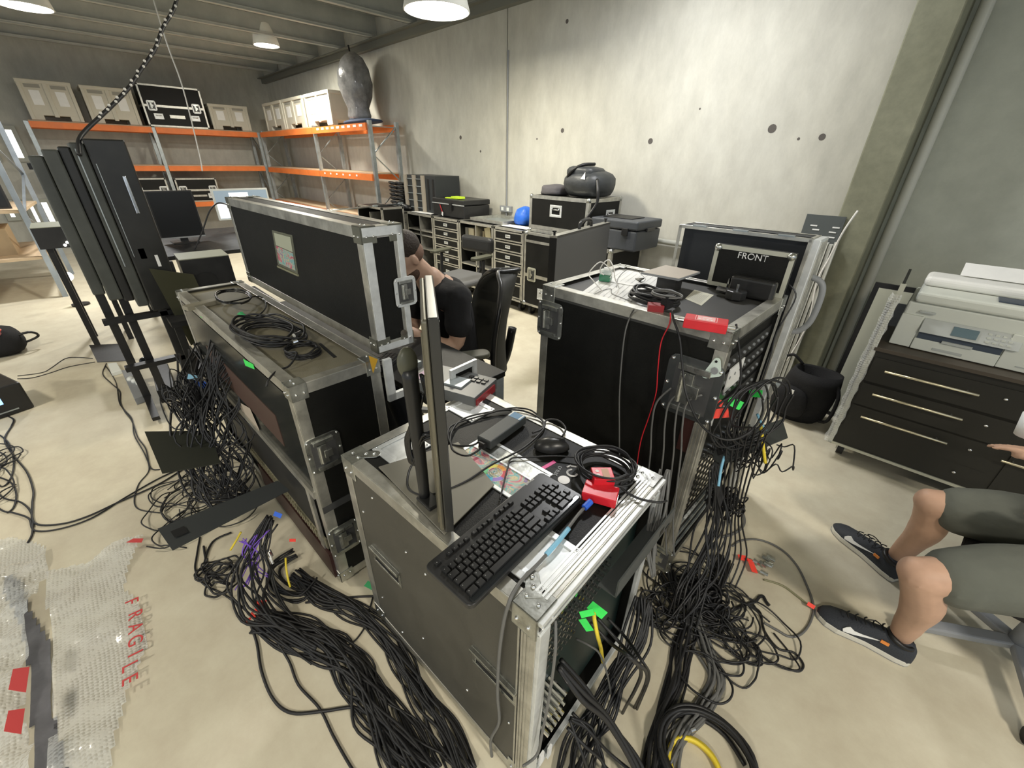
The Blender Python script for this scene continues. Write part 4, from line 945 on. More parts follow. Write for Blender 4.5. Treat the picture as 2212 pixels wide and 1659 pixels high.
# far left metal rack
pB = PZ((142, 640), 0); pA = PZ((156, 592), 0)
FR = thing('metal_rack', 'blue grey metal rack at the left edge in front of bright windows', 'rack', (pB.x, pB.y, 0), 0)
a_ = Vector((0, 0, 0)); c_ = pA - pB; c_.z = 0; off = Vector((0, -2.2, 0))
BG = mat('blue_grey_steel', (.30, .34, .38), .45, .5, var=.15, vscale=6)
for v in (a_, c_, a_ + off, c_ + off): B().cb((v.x, v.y, 1.25), (.06, .05, 2.5)).obj('upright', BG, FR)
bb = B(); brace_frame(bb, a_, c_, .15, 2.45, 6); bb.obj('brace', BG, FR); bb = B(); brace_frame(bb, a_ + off, c_ + off, .15, 2.45, 6); bb.obj('brace', BG, FR)
for z in (.45, .95, 1.85): B().add([a_ + Vector((0, 0, z)), c_ + Vector((0, 0, z)), c_ + off + Vector((0, 0, z)), a_ + off + Vector((0, 0, z))], [(0, 1, 2, 3)]).obj('shelf', SHB, FR, mods=lambda o: setattr(o.modifiers.new('thick', 'SOLIDIFY'), 'thickness', .03))
yb_ = PX((0, 500), pB.x - .3).y
t = thing('monitor', 'black screen on the shelf of the left metal rack, cut by the frame edge', 'monitor', (pB.x - .25, pB.y - .38, .97), 0)
B().box((-.05, -.45, 0), (0, .30, .42)).obj('monitor_housing', BLKS, t, bevel=.006); B().box((0, -.43, .03), (.002, .28, .40)).obj('screen', SCR, t)
B().box((0, -.44, .405), (.003, .29, .418)).obj('bright_rim', ALUW, t)
for k, (y, w) in enumerate(((-.45, .45), (-.05 - .9, .4))):
    t = thing('carton', ('brown carton on the lowest shelf of the left metal rack, nearer its front post', 'brown carton on the lowest shelf of the left metal rack, nearer the frame edge')[k], 'carton', (pB.x - .6, pB.y + y, .47), 0)
    B().box((-.3, -w / 2, 0), (.3, w / 2, .3)).obj('carton_body', mat('carton_tan', (.50, .38, .24), .8), t)
    B().box((-.3, -.03, .3), (.3, .03, .302)).obj('packing_tape', mat('packing_tape', (.6, .5, .35), .3), t)
# ---------------------------------------------------------------- row of cabinet cases along the wall
RYF, RYB = 3.32, 3.90; RZ0, RZ1 = .12, .90
def xat(px): return PY((px, 470), RYF).x
def frame_case(name, label, px0, px1, castor_=True, RYF=RYF, RYB=RYB, RZ1=RZ1):
    x0, x1 = (PY((px0, 470), RYF).x, PY((px1, 470), RYF).x) if px0 > 10 else (px0, px1); w = x1 - x0 - .008
    t = thing(name, label, 'flight case', ((x0 + x1) / 2, (RYF + RYB) / 2, 0), 0)
    D = RYB - RYF; X, Y = w / 2, D / 2
    b = B().box((-X, Y - .012, RZ0), (X, Y, RZ1)).box((-X, -Y, RZ0), (-X + .012, Y - .012, RZ1)).box((X - .012, -Y, RZ0), (X, Y - .012, RZ1)).box((-X, -Y, RZ0), (X, Y, RZ0 + .012)).box((-X, -Y, RZ1 - .012), (X, Y, RZ1))
    b.obj('panel_body', LAM, t)
    edges(t, w, D, RZ0, RZ1, fine=False, w=.022)
    if castor_:
        for sx in (-1, 1):
            for sy in (-1, 1): castor(t, sx * (X - .07), sy * (Y - .08), .05)
    return t, X, Y
def handle_(t, x, y, z, w=.075, h=.032, par=None):
    o = B().rframe((x, y - .003, z), w, h, .007, .006).obj('drawer_handle', ALUW, par or t, bevel=.001)
    B().box((x - w / 2 + .006, y - .0015, z - h / 2 + .006), (x + w / 2 - .006, y - .0005, z + h / 2 - .006)).obj('handle_pan', ZNC, o)
def drawers(t, X, Y, hs, m=LAM):
    z = RZ1 - .024; tot = sum(hs); sc = (RZ1 - RZ0 - .05) / tot
    for h in hs:
        h *= sc
        d = B().box((-X + .028, -Y - .002, z - h + .012), (X - .028, -Y + .35, z - .012)).obj('drawer', m, t)
        B().rframe((0, -Y - .003, z - h / 2), 2 * X - .04, h - .012, .014, .003).obj('drawer_trim', ALU, d)
        handle_(t, 0, -Y - .004, z - h / 2, par=d); z -= h
def shelves(t, X, Y, cols, levels):
    for i in range(1, cols): x = -X + 2 * X * i / cols; B().box((x - .008, -Y + .002, RZ0 + .01), (x + .008, Y - .02, RZ1 - .01)).obj('divider', ALU, t)
    for z in levels: B().box((-X + .012, -Y + .002, z - .008), (X - .012, Y - .02, z + .008)).obj('shelf', ALU, t)
t, X, Y = frame_case('shelf_case', 'open fronted case with black cells at the far left end of the wall row', 775, 826, RYF=2.95, RYB=3.29, RZ1=.965); shelves(t, X, Y, 2, (.66, .72, .40))
t, X, Y = frame_case('drawer_case', 'drawer case in the wall row, second unit from the rack end', 827, 878); drawers(t, X, Y, [1] * 6, mat('drawer_grey', (.07, .07, .06), .5))
t, X, Y = frame_case('shelf_case', 'open fronted case with tall dark cells left of the head of the seated man', 879, 934); shelves(t, X, Y, 2, (.69, .63, .45))
t, X, Y = frame_case('drawer_case', 'six drawer case below the black trunk with yellow green tape', 935, 990); drawers(t, X, Y, [1, 1, 1, 1, 1, 1.7])
SHC, X, Y = frame_case('shelf_case', 'open shelf case holding upright boxes behind the empty office chair', 991, 1065); shelves(t=SHC, X=X, Y=Y, cols=2, levels=(.66, .40))
sx0 = SHC.location.x; YB = SHC.location.y - Y
for i, (dx, w, h, tl, c, l) in enumerate(((-.27, .05, .15, 0, (.35, .34, .30), 'grey box file, leftmost on the shelf case upper shelf'), (-.18, .10, .15, 0, (.62, .55, .38), 'cream carton in the left cell of the shelf case'), (-.09, .035, .14, 0, (.30, .22, .12), 'brown folder right of the cream carton'), (.05, .03, .14, 0, (.42, .35, .22), 'tan folder in the right cell of the shelf case'), (.15, .10, .17, -.22, (.66, .58, .36), 'cream carton tilted left in the right cell of the shelf case'))):
    o = B().box((-w / 2, 0, 0), (w / 2, .22, h), Matrix.Rotation(tl, 4, 'Y')).obj('carton', mat('carton_%d' % i, c, .75)); o.location = (sx0 + dx, YB + .08, .669 + (.022 if tl else 0)); tag(o, l, 'box')
t, X, Y = frame_case('drawer_case', 'six drawer case under the blue bag at the right of the wall row', 1066, 1133); drawers(t, X, Y, [1, 1, 1, 1, 1, 1.5])
t, X, Y = frame_case('road_case', 'black closed case with butterfly latch carrying the upper case at the row end', -3.172, -2.43)
B().box((-X, -Y, RZ0), (X, -Y + .012, RZ1)).obj('front_panel', LAM, t)
B().box((-X, -Y - .004, .44), (X, -Y, .475)).box((-X, -Y - .004, .80), (X, -Y, .825)).obj('lid_trim', ALU, t)
ball_corners(t, 2 * X, 2 * Y, RZ0, RZ1, .03)
latch(t, FM(-X + .12, -Y - .004, .47), 1.2, mat('pale_zinc', (.62, .62, .52), .4, .7)); dish(t, FM(-X + .30, -Y - .002, .28), .17, .12)
# upper road case and its bags
UCS = case('road_case', 'black road case with pale trim on top of the row, bags lying on it', 'flight case', (-2.80, 3.655, .903), 0, (.74, .54, .35), handles=(('f', -.02, .22, .15, .11), ('e', .10, .19, .15, .11)), w=.03, latches=(), lidline=.05)
def blob(name, m, parent, c, s, seed=0, jit=.1, n=16, k=10, flat=True):
    rn = random.Random(seed); b = B().sph((0, 0, 0), 1, n, k)
    ph = [rn.uniform(0, 6.28) for _ in range(6)]
    out = []
    for v in b.v:
        f = 1 + jit * (sin(3 * v.x + ph[0]) * .5 + sin(4 * v.y + ph[1]) * .5 + sin(5 * v.z + ph[2]) * .4 + sin(7 * v.x + 5 * v.y + ph[3]) * .35)
        p = Vector((math.copysign(abs(v.x) ** .7, v.x) * f * s[0], math.copysign(abs(v.y) ** .7, v.y) * f * s[1], math.copysign(abs(v.z) ** .8, v.z) * f * s[2]))
        if flat: p.z = max(p.z, -s[2] * .8)
        out.append(p + Vector(c))
    b.v = out
    return b.obj(name, m, parent, smooth=True)
ut = .903 + .35 + .006
BG_ = thing('duffel_bag', 'bulging black sports bag on the upper road case, strap hanging over its end', 'bag', (-2.62, 3.60, ut), 0)
NYL = mat('black_nylon', (.035, .038, .04), .45, bump=.5, bscale=14, var=.3, vscale=8)
blob('bag_body', NYL, BG_, (0, 0, .11), (.24, .19, .13), 2, .06)
blob('top_pocket', NYL, BG_, (-.02, -.02, .20), (.17, .14, .07), 5, .1)
B().tube([(-.16, -.12, .10), (-.10, -.17, .20), (.0, -.12, .27), (.06, .0, .28)], .014, n=6).obj('bag_strap', BLK, BG_, smooth=True)
B().tube([(.20, -.14, .16), (.255, -.19, .06), (.26, -.20, -.04), (.20, -.29, -.20), (.16, -.295, -.30)], .014, n=6).obj('bag_strap', BLK, BG_, smooth=True)
B().add([(.05, -.19, .16), (.10, -.19, .155), (.09, -.18, .215)], [(0, 1, 2)]).obj('white_patch', PAP, BG_)
o = blob('folded_jacket', mat('charcoal_cloth', (.075, .07, .075), .9, bump=.4, bscale=40), None, (-3.0, 3.57, ut + .035), (.15, .14, .05), 7, .14); tag(o, 'dark grey folded jacket lying left of the black bag on the upper case', 'jacket')
# grey faced panel with carry handle
g1, g2, gz = Vector((-1.868, 2.271, 0)), Vector((-2.065, 3.204, 0)), 1.11
GP = thing('display_board', 'grey faced panel on edge with black carry handle, left of the tall rack case', 'panel', (g1.x, g1.y, 0), atan2((g2 - g1).y, (g2 - g1).x)); gl = (g2 - g1).length
B().box((0, 0, .02), (gl, .055, gz - .012)).obj('panel_core', BLK, GP)
B().box((0, -.004, .02), (gl, 0, gz)).obj('grey_face', mat('mid_grey_laminate', (.11, .11, .11), .45), GP)
B().box((-.001, -.004, gz - .014), (gl + .002, .055, gz)).obj('top_trim', ALU, GP)
B().tube([(gl * .42, .025, gz - .005), (gl * .44, .025, gz + .045), (gl * .55, .025, gz + .058), (gl * .63, .025, gz + .045), (gl * .65, .025, gz - .005)], .013, n=8).obj('carry_handle', BLKS, GP, smooth=True)
for x in (.02, gl - .03): B().cyl((x, .03, gz), (x, .03, gz + .025), .008, 10).cyl((x, .03, gz + .022), (x, .03, gz + .03), .014, 12).obj('knob', BLK, GP)
# case with moulded trunk
case('road_case', 'low black case with taped pale corner, carrying the moulded black trunk', 'flight case', (-2.255, 3.60, 0), 0, (.32, .54, .74), z0=.12, castors=.05)
MTK = thing('trunk', 'moulded charcoal equipment trunk with latches near the wall pipe', 'trunk', (-2.13, 3.56, .866), 0)
TRK = mat('moulded_charcoal', (.055, .06, .068), .5, bump=.1, bscale=120)
B().box((-.24, -.20, 0), (.24, .22, .17)).obj('trunk_base', TRK, MTK, bevel=.015, bseg=3); B().box((-.245, -.205, .175), (.245, .225, .25)).obj('trunk_lid', TRK, MTK, bevel=.015, bseg=3)
for x in (-.12, .13): B().box((x - .03, -.218, .13), (x + .03, -.20, .19)).obj('trunk_latch', BLKS, MTK, bevel=.004)
B().box((.245, -.06, .16), (.262, .08, .19)).obj('trunk_handle', BLKS, MTK, bevel=.004)
B().box((-.18, -.10, .25), (.12, .12, .258)).obj('lid_mat', BLK, MTK, bevel=.003)
# vertical ribbed stack on the row: black rack boxes
BT = thing('component_cabinet', 'tall black open celled cabinet with pale posts on the wall row', 'cabinet', (-5.32, 3.66, .903), 0)
W_, D_, H_ = .72, .42, .46
B().box((-W_ / 2, -D_ / 2 + .02, 0), (W_ / 2, D_ / 2, H_)).obj('cabinet_body', mat('slate_black', (.03, .034, .036), .45), BT)
for x in (-.34, -.12, .09): B().box((x - .035, -D_ / 2, 0), (x + .035, -D_ / 2 + .02, H_)).obj('post', mat('beige_post', (.34, .30, .24), .6), BT)
for k in range(5):
    z = .05 + k * .09
    for x0, x1 in ((-.30, -.16), (-.08, .05)): B().box((x0, -D_ / 2 + .005, z), (x1, -D_ / 2 + .02, z + .008)).obj('cell_rail', GAL, BT)
for x in (.20, .31): B().box((x - .02, -D_ / 2 + .018, .04), (x + .02, -D_ / 2 + .0195, .42)).obj('slot', BLK, BT)
# stack of curved black brackets
for s_, (dx, l) in enumerate(((-6.05, 'left'), (-5.86, 'right'))):
    proto = None
    for k in range(7):
        if proto is None:
            o = B().tube([(-.08, -.12, .02), (-.05, -.15, .036), (.03, -.15, .036), (.07, -.12, .02)], .014, n=6).box((-.07, -.12, 0), (.07, .10, .03)).obj('stack_tray', BLKS); proto = o
        else: o = proto.copy(); COL.objects.link(o)
        o.location = (dx, 3.60, .903 + k * .052); tag(o, 'black curved edge tray, %s of the %s stack on the wall row' % (('lowest', 'second from bottom', 'third from bottom', 'middle one', 'third from top', 'second from top', 'topmost')[k], l), 'tray', 'stacked black trays on the wall row')
# trunk with tape, papers, pole, bags
GT = thing('trunk', 'black trunk with yellow green tape on its lid and a red tag', 'trunk', (-4.64, 3.62, .903), 0)
B().box((-.33, -.20, 0), (.33, .22, .15)).obj('trunk_base', BLKS, GT, bevel=.01); B().box((-.335, -.205, .155), (.335, .225, .215)).obj('trunk_lid', BLKS, GT, bevel=.01)
B().box((-.335, -.21, .15), (.335, -.2, .158)).obj('bright_edge', ALUW, GT)
B().box((.05, -.222, .08), (.10, -.205, .17)).obj('trunk_latch', BLK, GT)
B().box((-.12, -.15, .215), (.14, -.09, .224)).box((.02, -.16, .222), (.18, -.06, .245)).obj('neon_tape', mat('neon_yellow_tape', (.60, .85, .04), .5), GT)
B().add([(-.17, -.208, .14), (-.15, -.212, .14), (-.10, -.212, .05), (-.12, -.212, .05)], [(0, 1, 2, 3)]).obj('red_tag', RED, GT); B().add([(-.12, -.213, .06), (-.09, -.213, .05), (-.10, -.213, -.0), (-.13, -.213, .02)], [(0, 1, 2, 3)]).obj('white_tag', PAP, GT)
def tray(label, x0, x1, y0, y1, z, m=GAL):
    t = thing('tray', label, 'tray', ((x0 + x1) / 2, (y0 + y1) / 2, z), 0); w, d = x1 - x0, y1 - y0
    B().box((-w / 2, -d / 2, 0), (w / 2, d / 2, .006)).obj('tray_base', m, t); B().rframe((0, 0, .02), w, d, .012, .04, 'xy').obj('tray_rim', ALU, t)
tray('shallow metal tray between the taped trunk and the blue bag', -4.20, -3.62, 3.42, 3.88, .903)
o = blob('carrier_bag', mat('blue_plastic_bag', (.02, .12, .55), .45, bump=.6, bscale=18), None, (-3.48, 3.62, .903 + .085), (.11, .10, .10), 4, .14); tag(o, 'crumpled bright blue bag next to the upper road case', 'bag')
o = B().add([(-3.62, 3.40, .909), (-3.22, 3.40, .909), (-3.20, 3.55, .913), (-3.60, 3.52, .913)], [(0, 1, 2, 3)]).obj('paper_sheets', PAP, mods=lambda o: setattr(o.modifiers.new('t', 'SOLIDIFY'), 'thickness', .004)); tag(o, 'white papers under the blue bag on the drawer case', 'paper')
o = B().add([(-5.42, 3.36, .909), (-4.98, 3.38, .909), (-5.05, 3.52, .912), (-5.35, 3.50, .912)], [(0, 1, 2, 3)]).obj('paper_sheets', PAP, mods=lambda o: setattr(o.modifiers.new('t', 'SOLIDIFY'), 'thickness', .004)); tag(o, 'white papers in front of the celled cabinet', 'paper')
a, c = PZ((632, 461), .95), PZ((845, 441), .95); d = (c - a)
t = thing('microphone_pole', 'long silver pole lying across the wall row, ending near the celled cabinet', 'pole', (0, 0, 0), 0)
a = PZ((632, 462), .955); c = PY((862, 441), 3.38)
B().cyl(a, c, .013, 10).obj('tube', CHR, t, smooth=True); m_ = a.lerp(c, .72); B().cyl(m_, a.lerp(c, .76), .02, 10).obj('clamp', GAL, t); B().cyl(c, a.lerp(c, 1.04), .025, 10).obj('pole_head', GAL, t); B().cyl((a.x, a.y, 0), a, .012, 10).obj('stand_leg', GAL, t); B().cyl((a.x, a.y, 0), (a.x, a.y, .02), .13, 20).obj('stand_base', BLK, t)
o = blob('gear_bag', BLK, None, (-5.80, 3.46, .903 + .035), (.26, .07, .045), 12, .12); tag(o, 'flat black bag on the wall row below the curved trays', 'bag')
# wrapped fan on the rack
WF = thing('wrapped_fan', 'large fan wrapped in clear plastic film standing on the rack end', 'fan', (-7.02, 3.60, 2.06), 0)
FILM = mat('grey_film', (.20, .20, .20), .18, bump=.9, bscale=9, var=.5, vscale=5)
b = B(); prof = [(0, 0), (.22, .0), (.25, .06), (.22, .16), (.30, .30), (.35, .46), (.33, .62), (.24, .76), (.10, .84), (0, .85)]
b.lathe(prof, (0, 0, 0), 28); rn = random.Random(6)
b.v = [Vector((v.x * (1 + .08 * sin(5 * atan2(v.y, v.x) + v.z * 9)) + v.z * -.04, v.y * .58 * (1 + .08 * sin(4 * atan2(v.y, v.x) - v.z * 7)), v.z)) for v in b.v]
b.obj('film_wrap', FILM, WF, smooth=True)
B().cyl((-.05, 0, .84), (-.07, 0, .93), .012, 8).obj('top_stalk', BLK, WF)
b = B(); b.lathe([(.0, -.0), (.10, 0), (.13, .02), (.0, .02)], (.25, 0, .30), 12); 
o = blob('sleeping_roll', mat('navy_cloth', (.035, .055, .11), .8), None, (-6.95, 3.60, 2.045), (.48, .17, .035), 3, .03); tag(o, 'flat navy blue cloth roll under the wrapped fan on the rack end', 'cloth')
# flight cases on the far rack
def rack_case_px(label, xs, zs, x=-11.22, yq=None):
    y0 = PX((xs[0], zs[1]), x).y; y1 = PX((xs[1], zs[1]), x).y; z0 = yq; h = PX(((xs[0] + xs[1]) / 2, zs[0]), x).z - z0
    t = case('road_case', label, 'flight case', (x - .24, (y0 + y1) / 2, z0), pi / 2, (y1 - y0, .46, h), lidline=h * .5, w=.024, corners='plate' if False else None)
    for sx in (-1, 1): latch(t, FM(sx * (y1 - y0) * .36, -.234, h * .5), 1.3, ALUW); dish(t, FM(sx * (y1 - y0) * .30, -.231, h * .25), .14, .09, mm=ALUW)
    B().box((-.12, -.234, h * .22), (.12, -.231, h * .30)).obj('label_strip', ALU, t)
rack_case_px('black flight case with bright trim on the top shelf of the far rack', (320, 449), (188, 262), yq=2.02)
rack_case_px('black flight case on the middle shelf of the far rack, right of the rack post', (392, 480), (385, 435), yq=1.0 - .3)
rack_case_px('black flight case on the middle shelf of the far rack, left of the rack post', (298, 374), (385, 435), yq=1.0 - .3)
# outlet, wall pipe, cable by the joint
s_ = PY((1096, 451), YW)
t = thing('power_socket', 'grey double power socket on the concrete wall at the panel joint', 'socket', (s_.x, YW - .03, s_.z), 0)
B().box((-.10, -.01, -.035), (.10, .029, .035)).obj('socket_plate', GRY, t, bevel=.004)
for x in (-.05, .05): B().box((x - .02, -.014, -.02), (x + .02, -.010, .02)).obj('outlet', WHT, t)
B().cyl((0, .015, .035), (0, .015, 1.6), .008, 8).obj('conduit', GRY, t); B().cyl((0, .015, -.035), (0, .015, -.35), .012, 8).obj('conduit', GRY, t)
a = PY((1408, 519), 3.88); c = PY((1475, 531), 3.88)
t = thing('water_pipe', 'horizontal grey pipe along the wall right of the charcoal trunk', 'pipe', (0, 0, 0), 0)
B().cyl((a.x - .5, 3.90, a.z), (-.62, 3.90, a.z), .024, 12).obj('tube', mat('painted_pipe', (.50, .50, .44), .5), t, smooth=True)
for x in (a.x - .3, -.8): B().box((x - .015, 3.87, a.z - .03), (x + .015, YW - .001, a.z + .03)).obj('pipe_clip', GAL, t)
# ---------------------------------------------------------------- behind and right of the tall rack case
tl = [PY(p, 2.0) for p in ((1483, 487), (1749, 512))]
TLD = thing('flight_case_half', 'tall black open case lid standing behind the FRONT panel', 'case lid', ((tl[0].x + tl[1].x) / 2, 2.04, 0), radians(1.0)); wl_ = tl[1].x - tl[0].x + .03; hl_ = (tl[0].z + tl[1].z) / 2
B().box((-wl_ / 2, -.012, .02), (wl_ / 2, .05, hl_)).obj('lid_panel', mat('lid_blue_black', (.018, .021, .026), .5), TLD)
edges(TLD, wl_ + .004, .14, .02, hl_, w=.012, m=ALU)
B().box((wl_ / 2 + .003, -.07, .02), (wl_ / 2 + .03, .07, hl_)).obj('side_extrusion', ALUW, TLD, bevel=.003)
for k in range(4): B().box((wl_ / 2 + .03, -.055 + k * .03, .02), (wl_ / 2 + .034, -.045 + k * .03, hl_ - .01)).obj('extrusion_rib', ALU, TLD)
for x, l_ in ((-wl_ * .33, .03), (0, .03), (wl_ * .33, .03)): B().box((x - l_, -.075, hl_), (x + l_, -.06, hl_ + .006)).obj('hinge', GAL, TLD)
hp = [PX(p, TLD.location.x + wl_ / 2 + .08) for p in ((1742, 568), (1760, 590), (1757, 620), (1735, 655), (1706, 670))]
B().tube([Vector((wl_ / 2 + .02, .0, 1.16)), Vector((wl_ / 2 + .07, .0, 1.14)), Vector((wl_ / 2 + .085, .0, 1.08)), Vector((wl_ / 2 + .08, .0, .98)), Vector((wl_ / 2 + .05, 0, .93)), Vector((wl_ / 2 + .015, .0, .92))], .012, n=10).obj('grab_handle', GRY, TLD, smooth=True)
f0, f1 = PY((1551, 526), 1.80), PY((1722, 551), 1.80)
FP = thing('stencilled_case_door', 'black panel with white stencilled word FRONT, ball corners and pale trim', 'case lid', ((f0.x + f1.x) / 2, 1.80, RH + .003), radians(1.0)); fw = f1.x - f0.x; fh = (f0.z + f1.z) / 2 - RH
B().box((-fw / 2, -.012, 0), (fw / 2, .012, fh)).obj('lid_panel', LAM, FP)
B().rframe((0, -.012, fh / 2), fw, fh, .016, .006).obj('edge_trim', mat('pale_trim', (.55, .55, .46), .45, .5), FP)
for sx in (-1, 1): B().sph((sx * (fw / 2 - .012), -.012, fh - .012), .015, 12, 8).obj('ball_corner', ZNC, FP, smooth=True)
c = HL(FP, (1625, 556), 1, -.016)
text(None, 'FRONT', .033, (c.x, -.0135, c.z), (pi / 2, 0, 0), WM, 'lettering', FP)
b = B()
for x in (-.041, -.021, .002, .022, .041): b.box((c.x + x - .0008 + .002, -.0145, c.z - .013), (c.x + x + .0008 + .002, -.0142, c.z + .013))
b.obj('stencil_gap', LAM, FP)
# black clamp device in front of the FRONT panel
c = HL(RC, (1650, 625), 2, RH - .01)
RCM = Matrix.Translation(RC.location) @ RC.rotation_euler.to_matrix().to_4x4()
w0 = RCM @ c
CD = thing('clamp_bracket', 'bulky black clamp bracket with levers lying before the FRONT panel', 'clamp', (w0.x, min(w0.y, 1.74), RH - .008), 0)
B().box((-.075, -.01, 0), (.085, .03, .075)).obj('clamp_body', BLKS, CD, bevel=.012, bseg=3)
B().cyl((-.03, -.045, .0), (-.03, -.045, .032), .038, 8).obj('knob', BLKS, CD, bevel=.003)
B().cyl((-.03, -.045, .03), (-.03, -.045, .055), .005, 8).obj('bolt', CHR, CD)
B().cyl((-.105, -.03, .018), (-.065, -.035, .018), .013, 10).obj('lever', BLKS, CD)
B().box((-.085, .0, .02), (-.080, .02, .06)).obj('blade', CHR, CD)
cable('cable', [PZ((1700, 610), RH + .02), PZ((1706, 640), RH - .0) + Vector((.02, 0, 0)), Vector((-.345, 1.80, .98)), Vector((-.335, 1.78, .88)), Vector((-.33, 1.76, .70))], .003, CBL, 'black lead dropping from the clamp bracket down the case side')
# papers, tape dispenser, tablet, coil, red converter on the rack case
TP = RH - .0115
def on_rc(p, h=0.): return PZ(p, TP + h)
def sheet(label, ps, m, h=.0006, name='paper_sheet', cat='paper', lines=True):
    q = [on_rc(p, h) for p in ps]; c = sum(q, Vector()) / 4
    t = thing(name, label, cat, tuple(c), 0); b = B().add([v - c for v in q], [(0, 1, 2, 3)])
    b.obj('sheet', m, t, mods=lambda o: setattr(o.modifiers.new('t', 'SOLIDIFY'), 'thickness', .0008))
    if lines:
        bb = B(); rn = random.Random(len(label))
        for k in range(9):
            v = .1 + k * .09; a, d = q[0].lerp(q[3], v), q[1].lerp(q[2], v); e = a.lerp(d, .08); g = a.lerp(d, rn.uniform(.5, .9)); n_ = (q[3] - q[0]).normalized() * .0016
            bb.add([e - c + Vector((0, 0, .0012)), g - c + Vector((0, 0, .0012)), g + n_ - c + Vector((0, 0, .0012)), e + n_ - c + Vector((0, 0, .0012))], [(0, 1, 2, 3)])
        bb.obj('printed_lines', mat('print_grey', (.42, .42, .42), .7), t, kind='stuff')
sheet('large white printed sheet covering the left of the tall rack case lid', ((1245, 640), (1335, 574), (1452, 600), (1372, 672)), PAP)
sheet('second white sheet at the back edge of the tall rack case lid', ((1300, 606), (1350, 572), (1470, 596), (1430, 628)), PAP, .0022)
sheet('cream notice with faint print right of the cable coil', ((1480, 645), (1500, 626), (1542, 637), (1515, 660)), mat('cream_paper', (.58, .57, .47), .7), .0006)
c = on_rc((1307, 608)); t = thing('tape_holder', 'clear and green plastic holder on the white sheets, white cable loops on top', 'container', (c.x, c.y, TP + .003), radians(20))
B().box((-.024, -.020, 0), (.024, .020, .028)).obj('green_base', mat('green_glassy', (.04, .22, .12), .15, alpha=.85), t, bevel=.003); B().box((-.024, -.020, .029), (.024, .020, .048)).obj('clear_top', mat('clear_plastic', (.70, .78, .75), .1, alpha=.4), t, bevel=.003)
B().cyl((-.01, 0, .046), (.014, 0, .046), .012, 10).obj('white_roll', PAP, t)
def wp(p, h): return PZ(p, TP + h)
cable('charging_cable', [wp((1300, 628), .004), wp((1283, 608), .05), wp((1272, 592), .06), wp((1285, 574), .09), wp((1298, 566), .10), wp((1311, 574), .08), wp((1322, 590), .04), wp((1318, 600), .03)], .0023, CBW, 'white charging cable, tall left loop over the clear holder')
cable('charging_cable', [wp((1338, 624), .004), wp((1328, 600), .07), wp((1326, 580), .10), wp((1316, 562), .12), wp((1304, 568), .11), wp((1296, 584), .06), wp((1304, 594), .04)], .0022, CBW, 'white charging cable, right loop over the clear holder')
cable('thin_cable', [wp((1332, 620), .004), wp((1336, 600), .004), wp((1352, 584), .004), wp((1372, 580), .003), wp((1384, 592), .003), wp((1394, 604), .003), wp((1382, 612), .003)], .0013, CBG, 'thin grey wire running from the holder to the black clip')
cable('thin_cable', [wp((1262, 640), .003), wp((1282, 636), .003), wp((1300, 628), .003), wp((1320, 624), .003), wp((1322, 634), .003), wp((1345, 644), .003), wp((1365, 652), .003)], .0013, CBG, 'thin grey wire lying across the white sheets towards the coil')
c = wp((1382, 608), 0); t = thing('hair_clip', 'small black pointed clip on the white sheets left of the tablet', 'clip', (c.x, c.y, TP + .004), radians(-20))
B().add([(-.03, 0, 0), (.0, -.008, 0), (.02, -.02, 0), (.018, .006, .012), (0, .002, .008)], [(0, 1, 2, 3, 4)]).obj('clip_blade', BLK, t, mods=lambda o: setattr(o.modifiers.new('t', 'SOLIDIFY'), 'thickness', .004))
tq = [PZ(p, RH + .05) for p in ((1384, 592), (1437, 576), (1512, 591), (1466, 607))]; c = sum(tq, Vector()) / 4
TB_ = thing('tablet', 'pale tablet propped flat over the tall rack case lid, dark edge', 'tablet', (c.x, c.y, TP), 0)
B().add([v - Vector((c.x, c.y, TP)) for v in tq] + [v - Vector((c.x, c.y, TP)) + Vector((0, 0, .007)) for v in tq], [(0, 1, 2, 3), (7, 6, 5, 4), (0, 4, 5, 1), (1, 5, 6, 2), (2, 6, 7, 3), (3, 7, 4, 0)]).obj('tablet_body', GRY, TB_)
tm = [v.lerp(c, .03) - Vector((c.x, c.y, TP)) + Vector((0, 0, .0078)) for v in tq]; B().add(tm, [(0, 1, 2, 3)]).obj('pale_face', mat('taupe_face', (.42, .37, .31), .5), TB_)
B().box((-.04, -.03, .001), (.04, .03, RH + .0495 - TP)).obj('support_block', BLKS, TB_)
coil('cable_coil', 'big black cable coil at the front edge of the tall rack case lid', (1412, 652), TP + .004, .085, .06, 9, .0042, CBL, seed=12, h=.045, jit=.12)
coil('cable_coil', 'single raised silver grey loop crowning the big cable coil', (1440, 640), TP + .055, .05, .042, 2, .0032, CBG, seed=13, h=.01, jit=.05)
B_ = B().box((-.010, -.030, 0), (.012, .02, .045)); o = B_.obj('cable_tie', FAB); o.location = PZ((1440, 665), TP + .02); tag(o, 'black hook and loop tie around the big cable coil', 'cable tie')
a, d = PZ((1478, 688), RH + .032), PZ((1573, 703), RH + .032); dd = d - a
RD = thing('signal_converter', 'red signal converter with white label standing at the tall rack case corner', 'signal converter', (a.x, a.y, RH + .003), atan2(dd.y, dd.x))
B().box((0, 0, 0), (dd.length, .060, .029)).obj('housing', RED, RD, bevel=.002)
B().box((.035, .012, .029), (.085, .05, .0293)).rframe((.06, .03, .0294), .062, .048, .002, .0004, 'xy').obj('panel_outline', mat('pink_print', (.85, .45, .45), .5), RD)
for k in range(4): B().cyl((.042 + k * .011, .020, .0293), (.042 + k * .011, .020, .0302), .0035, 8).obj('button', PAP, RD)
B().box((.05, .038, .0293), (.075, .042, .0298)).obj('white_label', PAP, RD)
B().cyl((dd.length, .03, .014), (dd.length + .022, .03, .014), .006, 10).cyl((-.02, .03, .014), (0, .03, .014), .006, 10).obj('bnc_plug', CHR, RD)
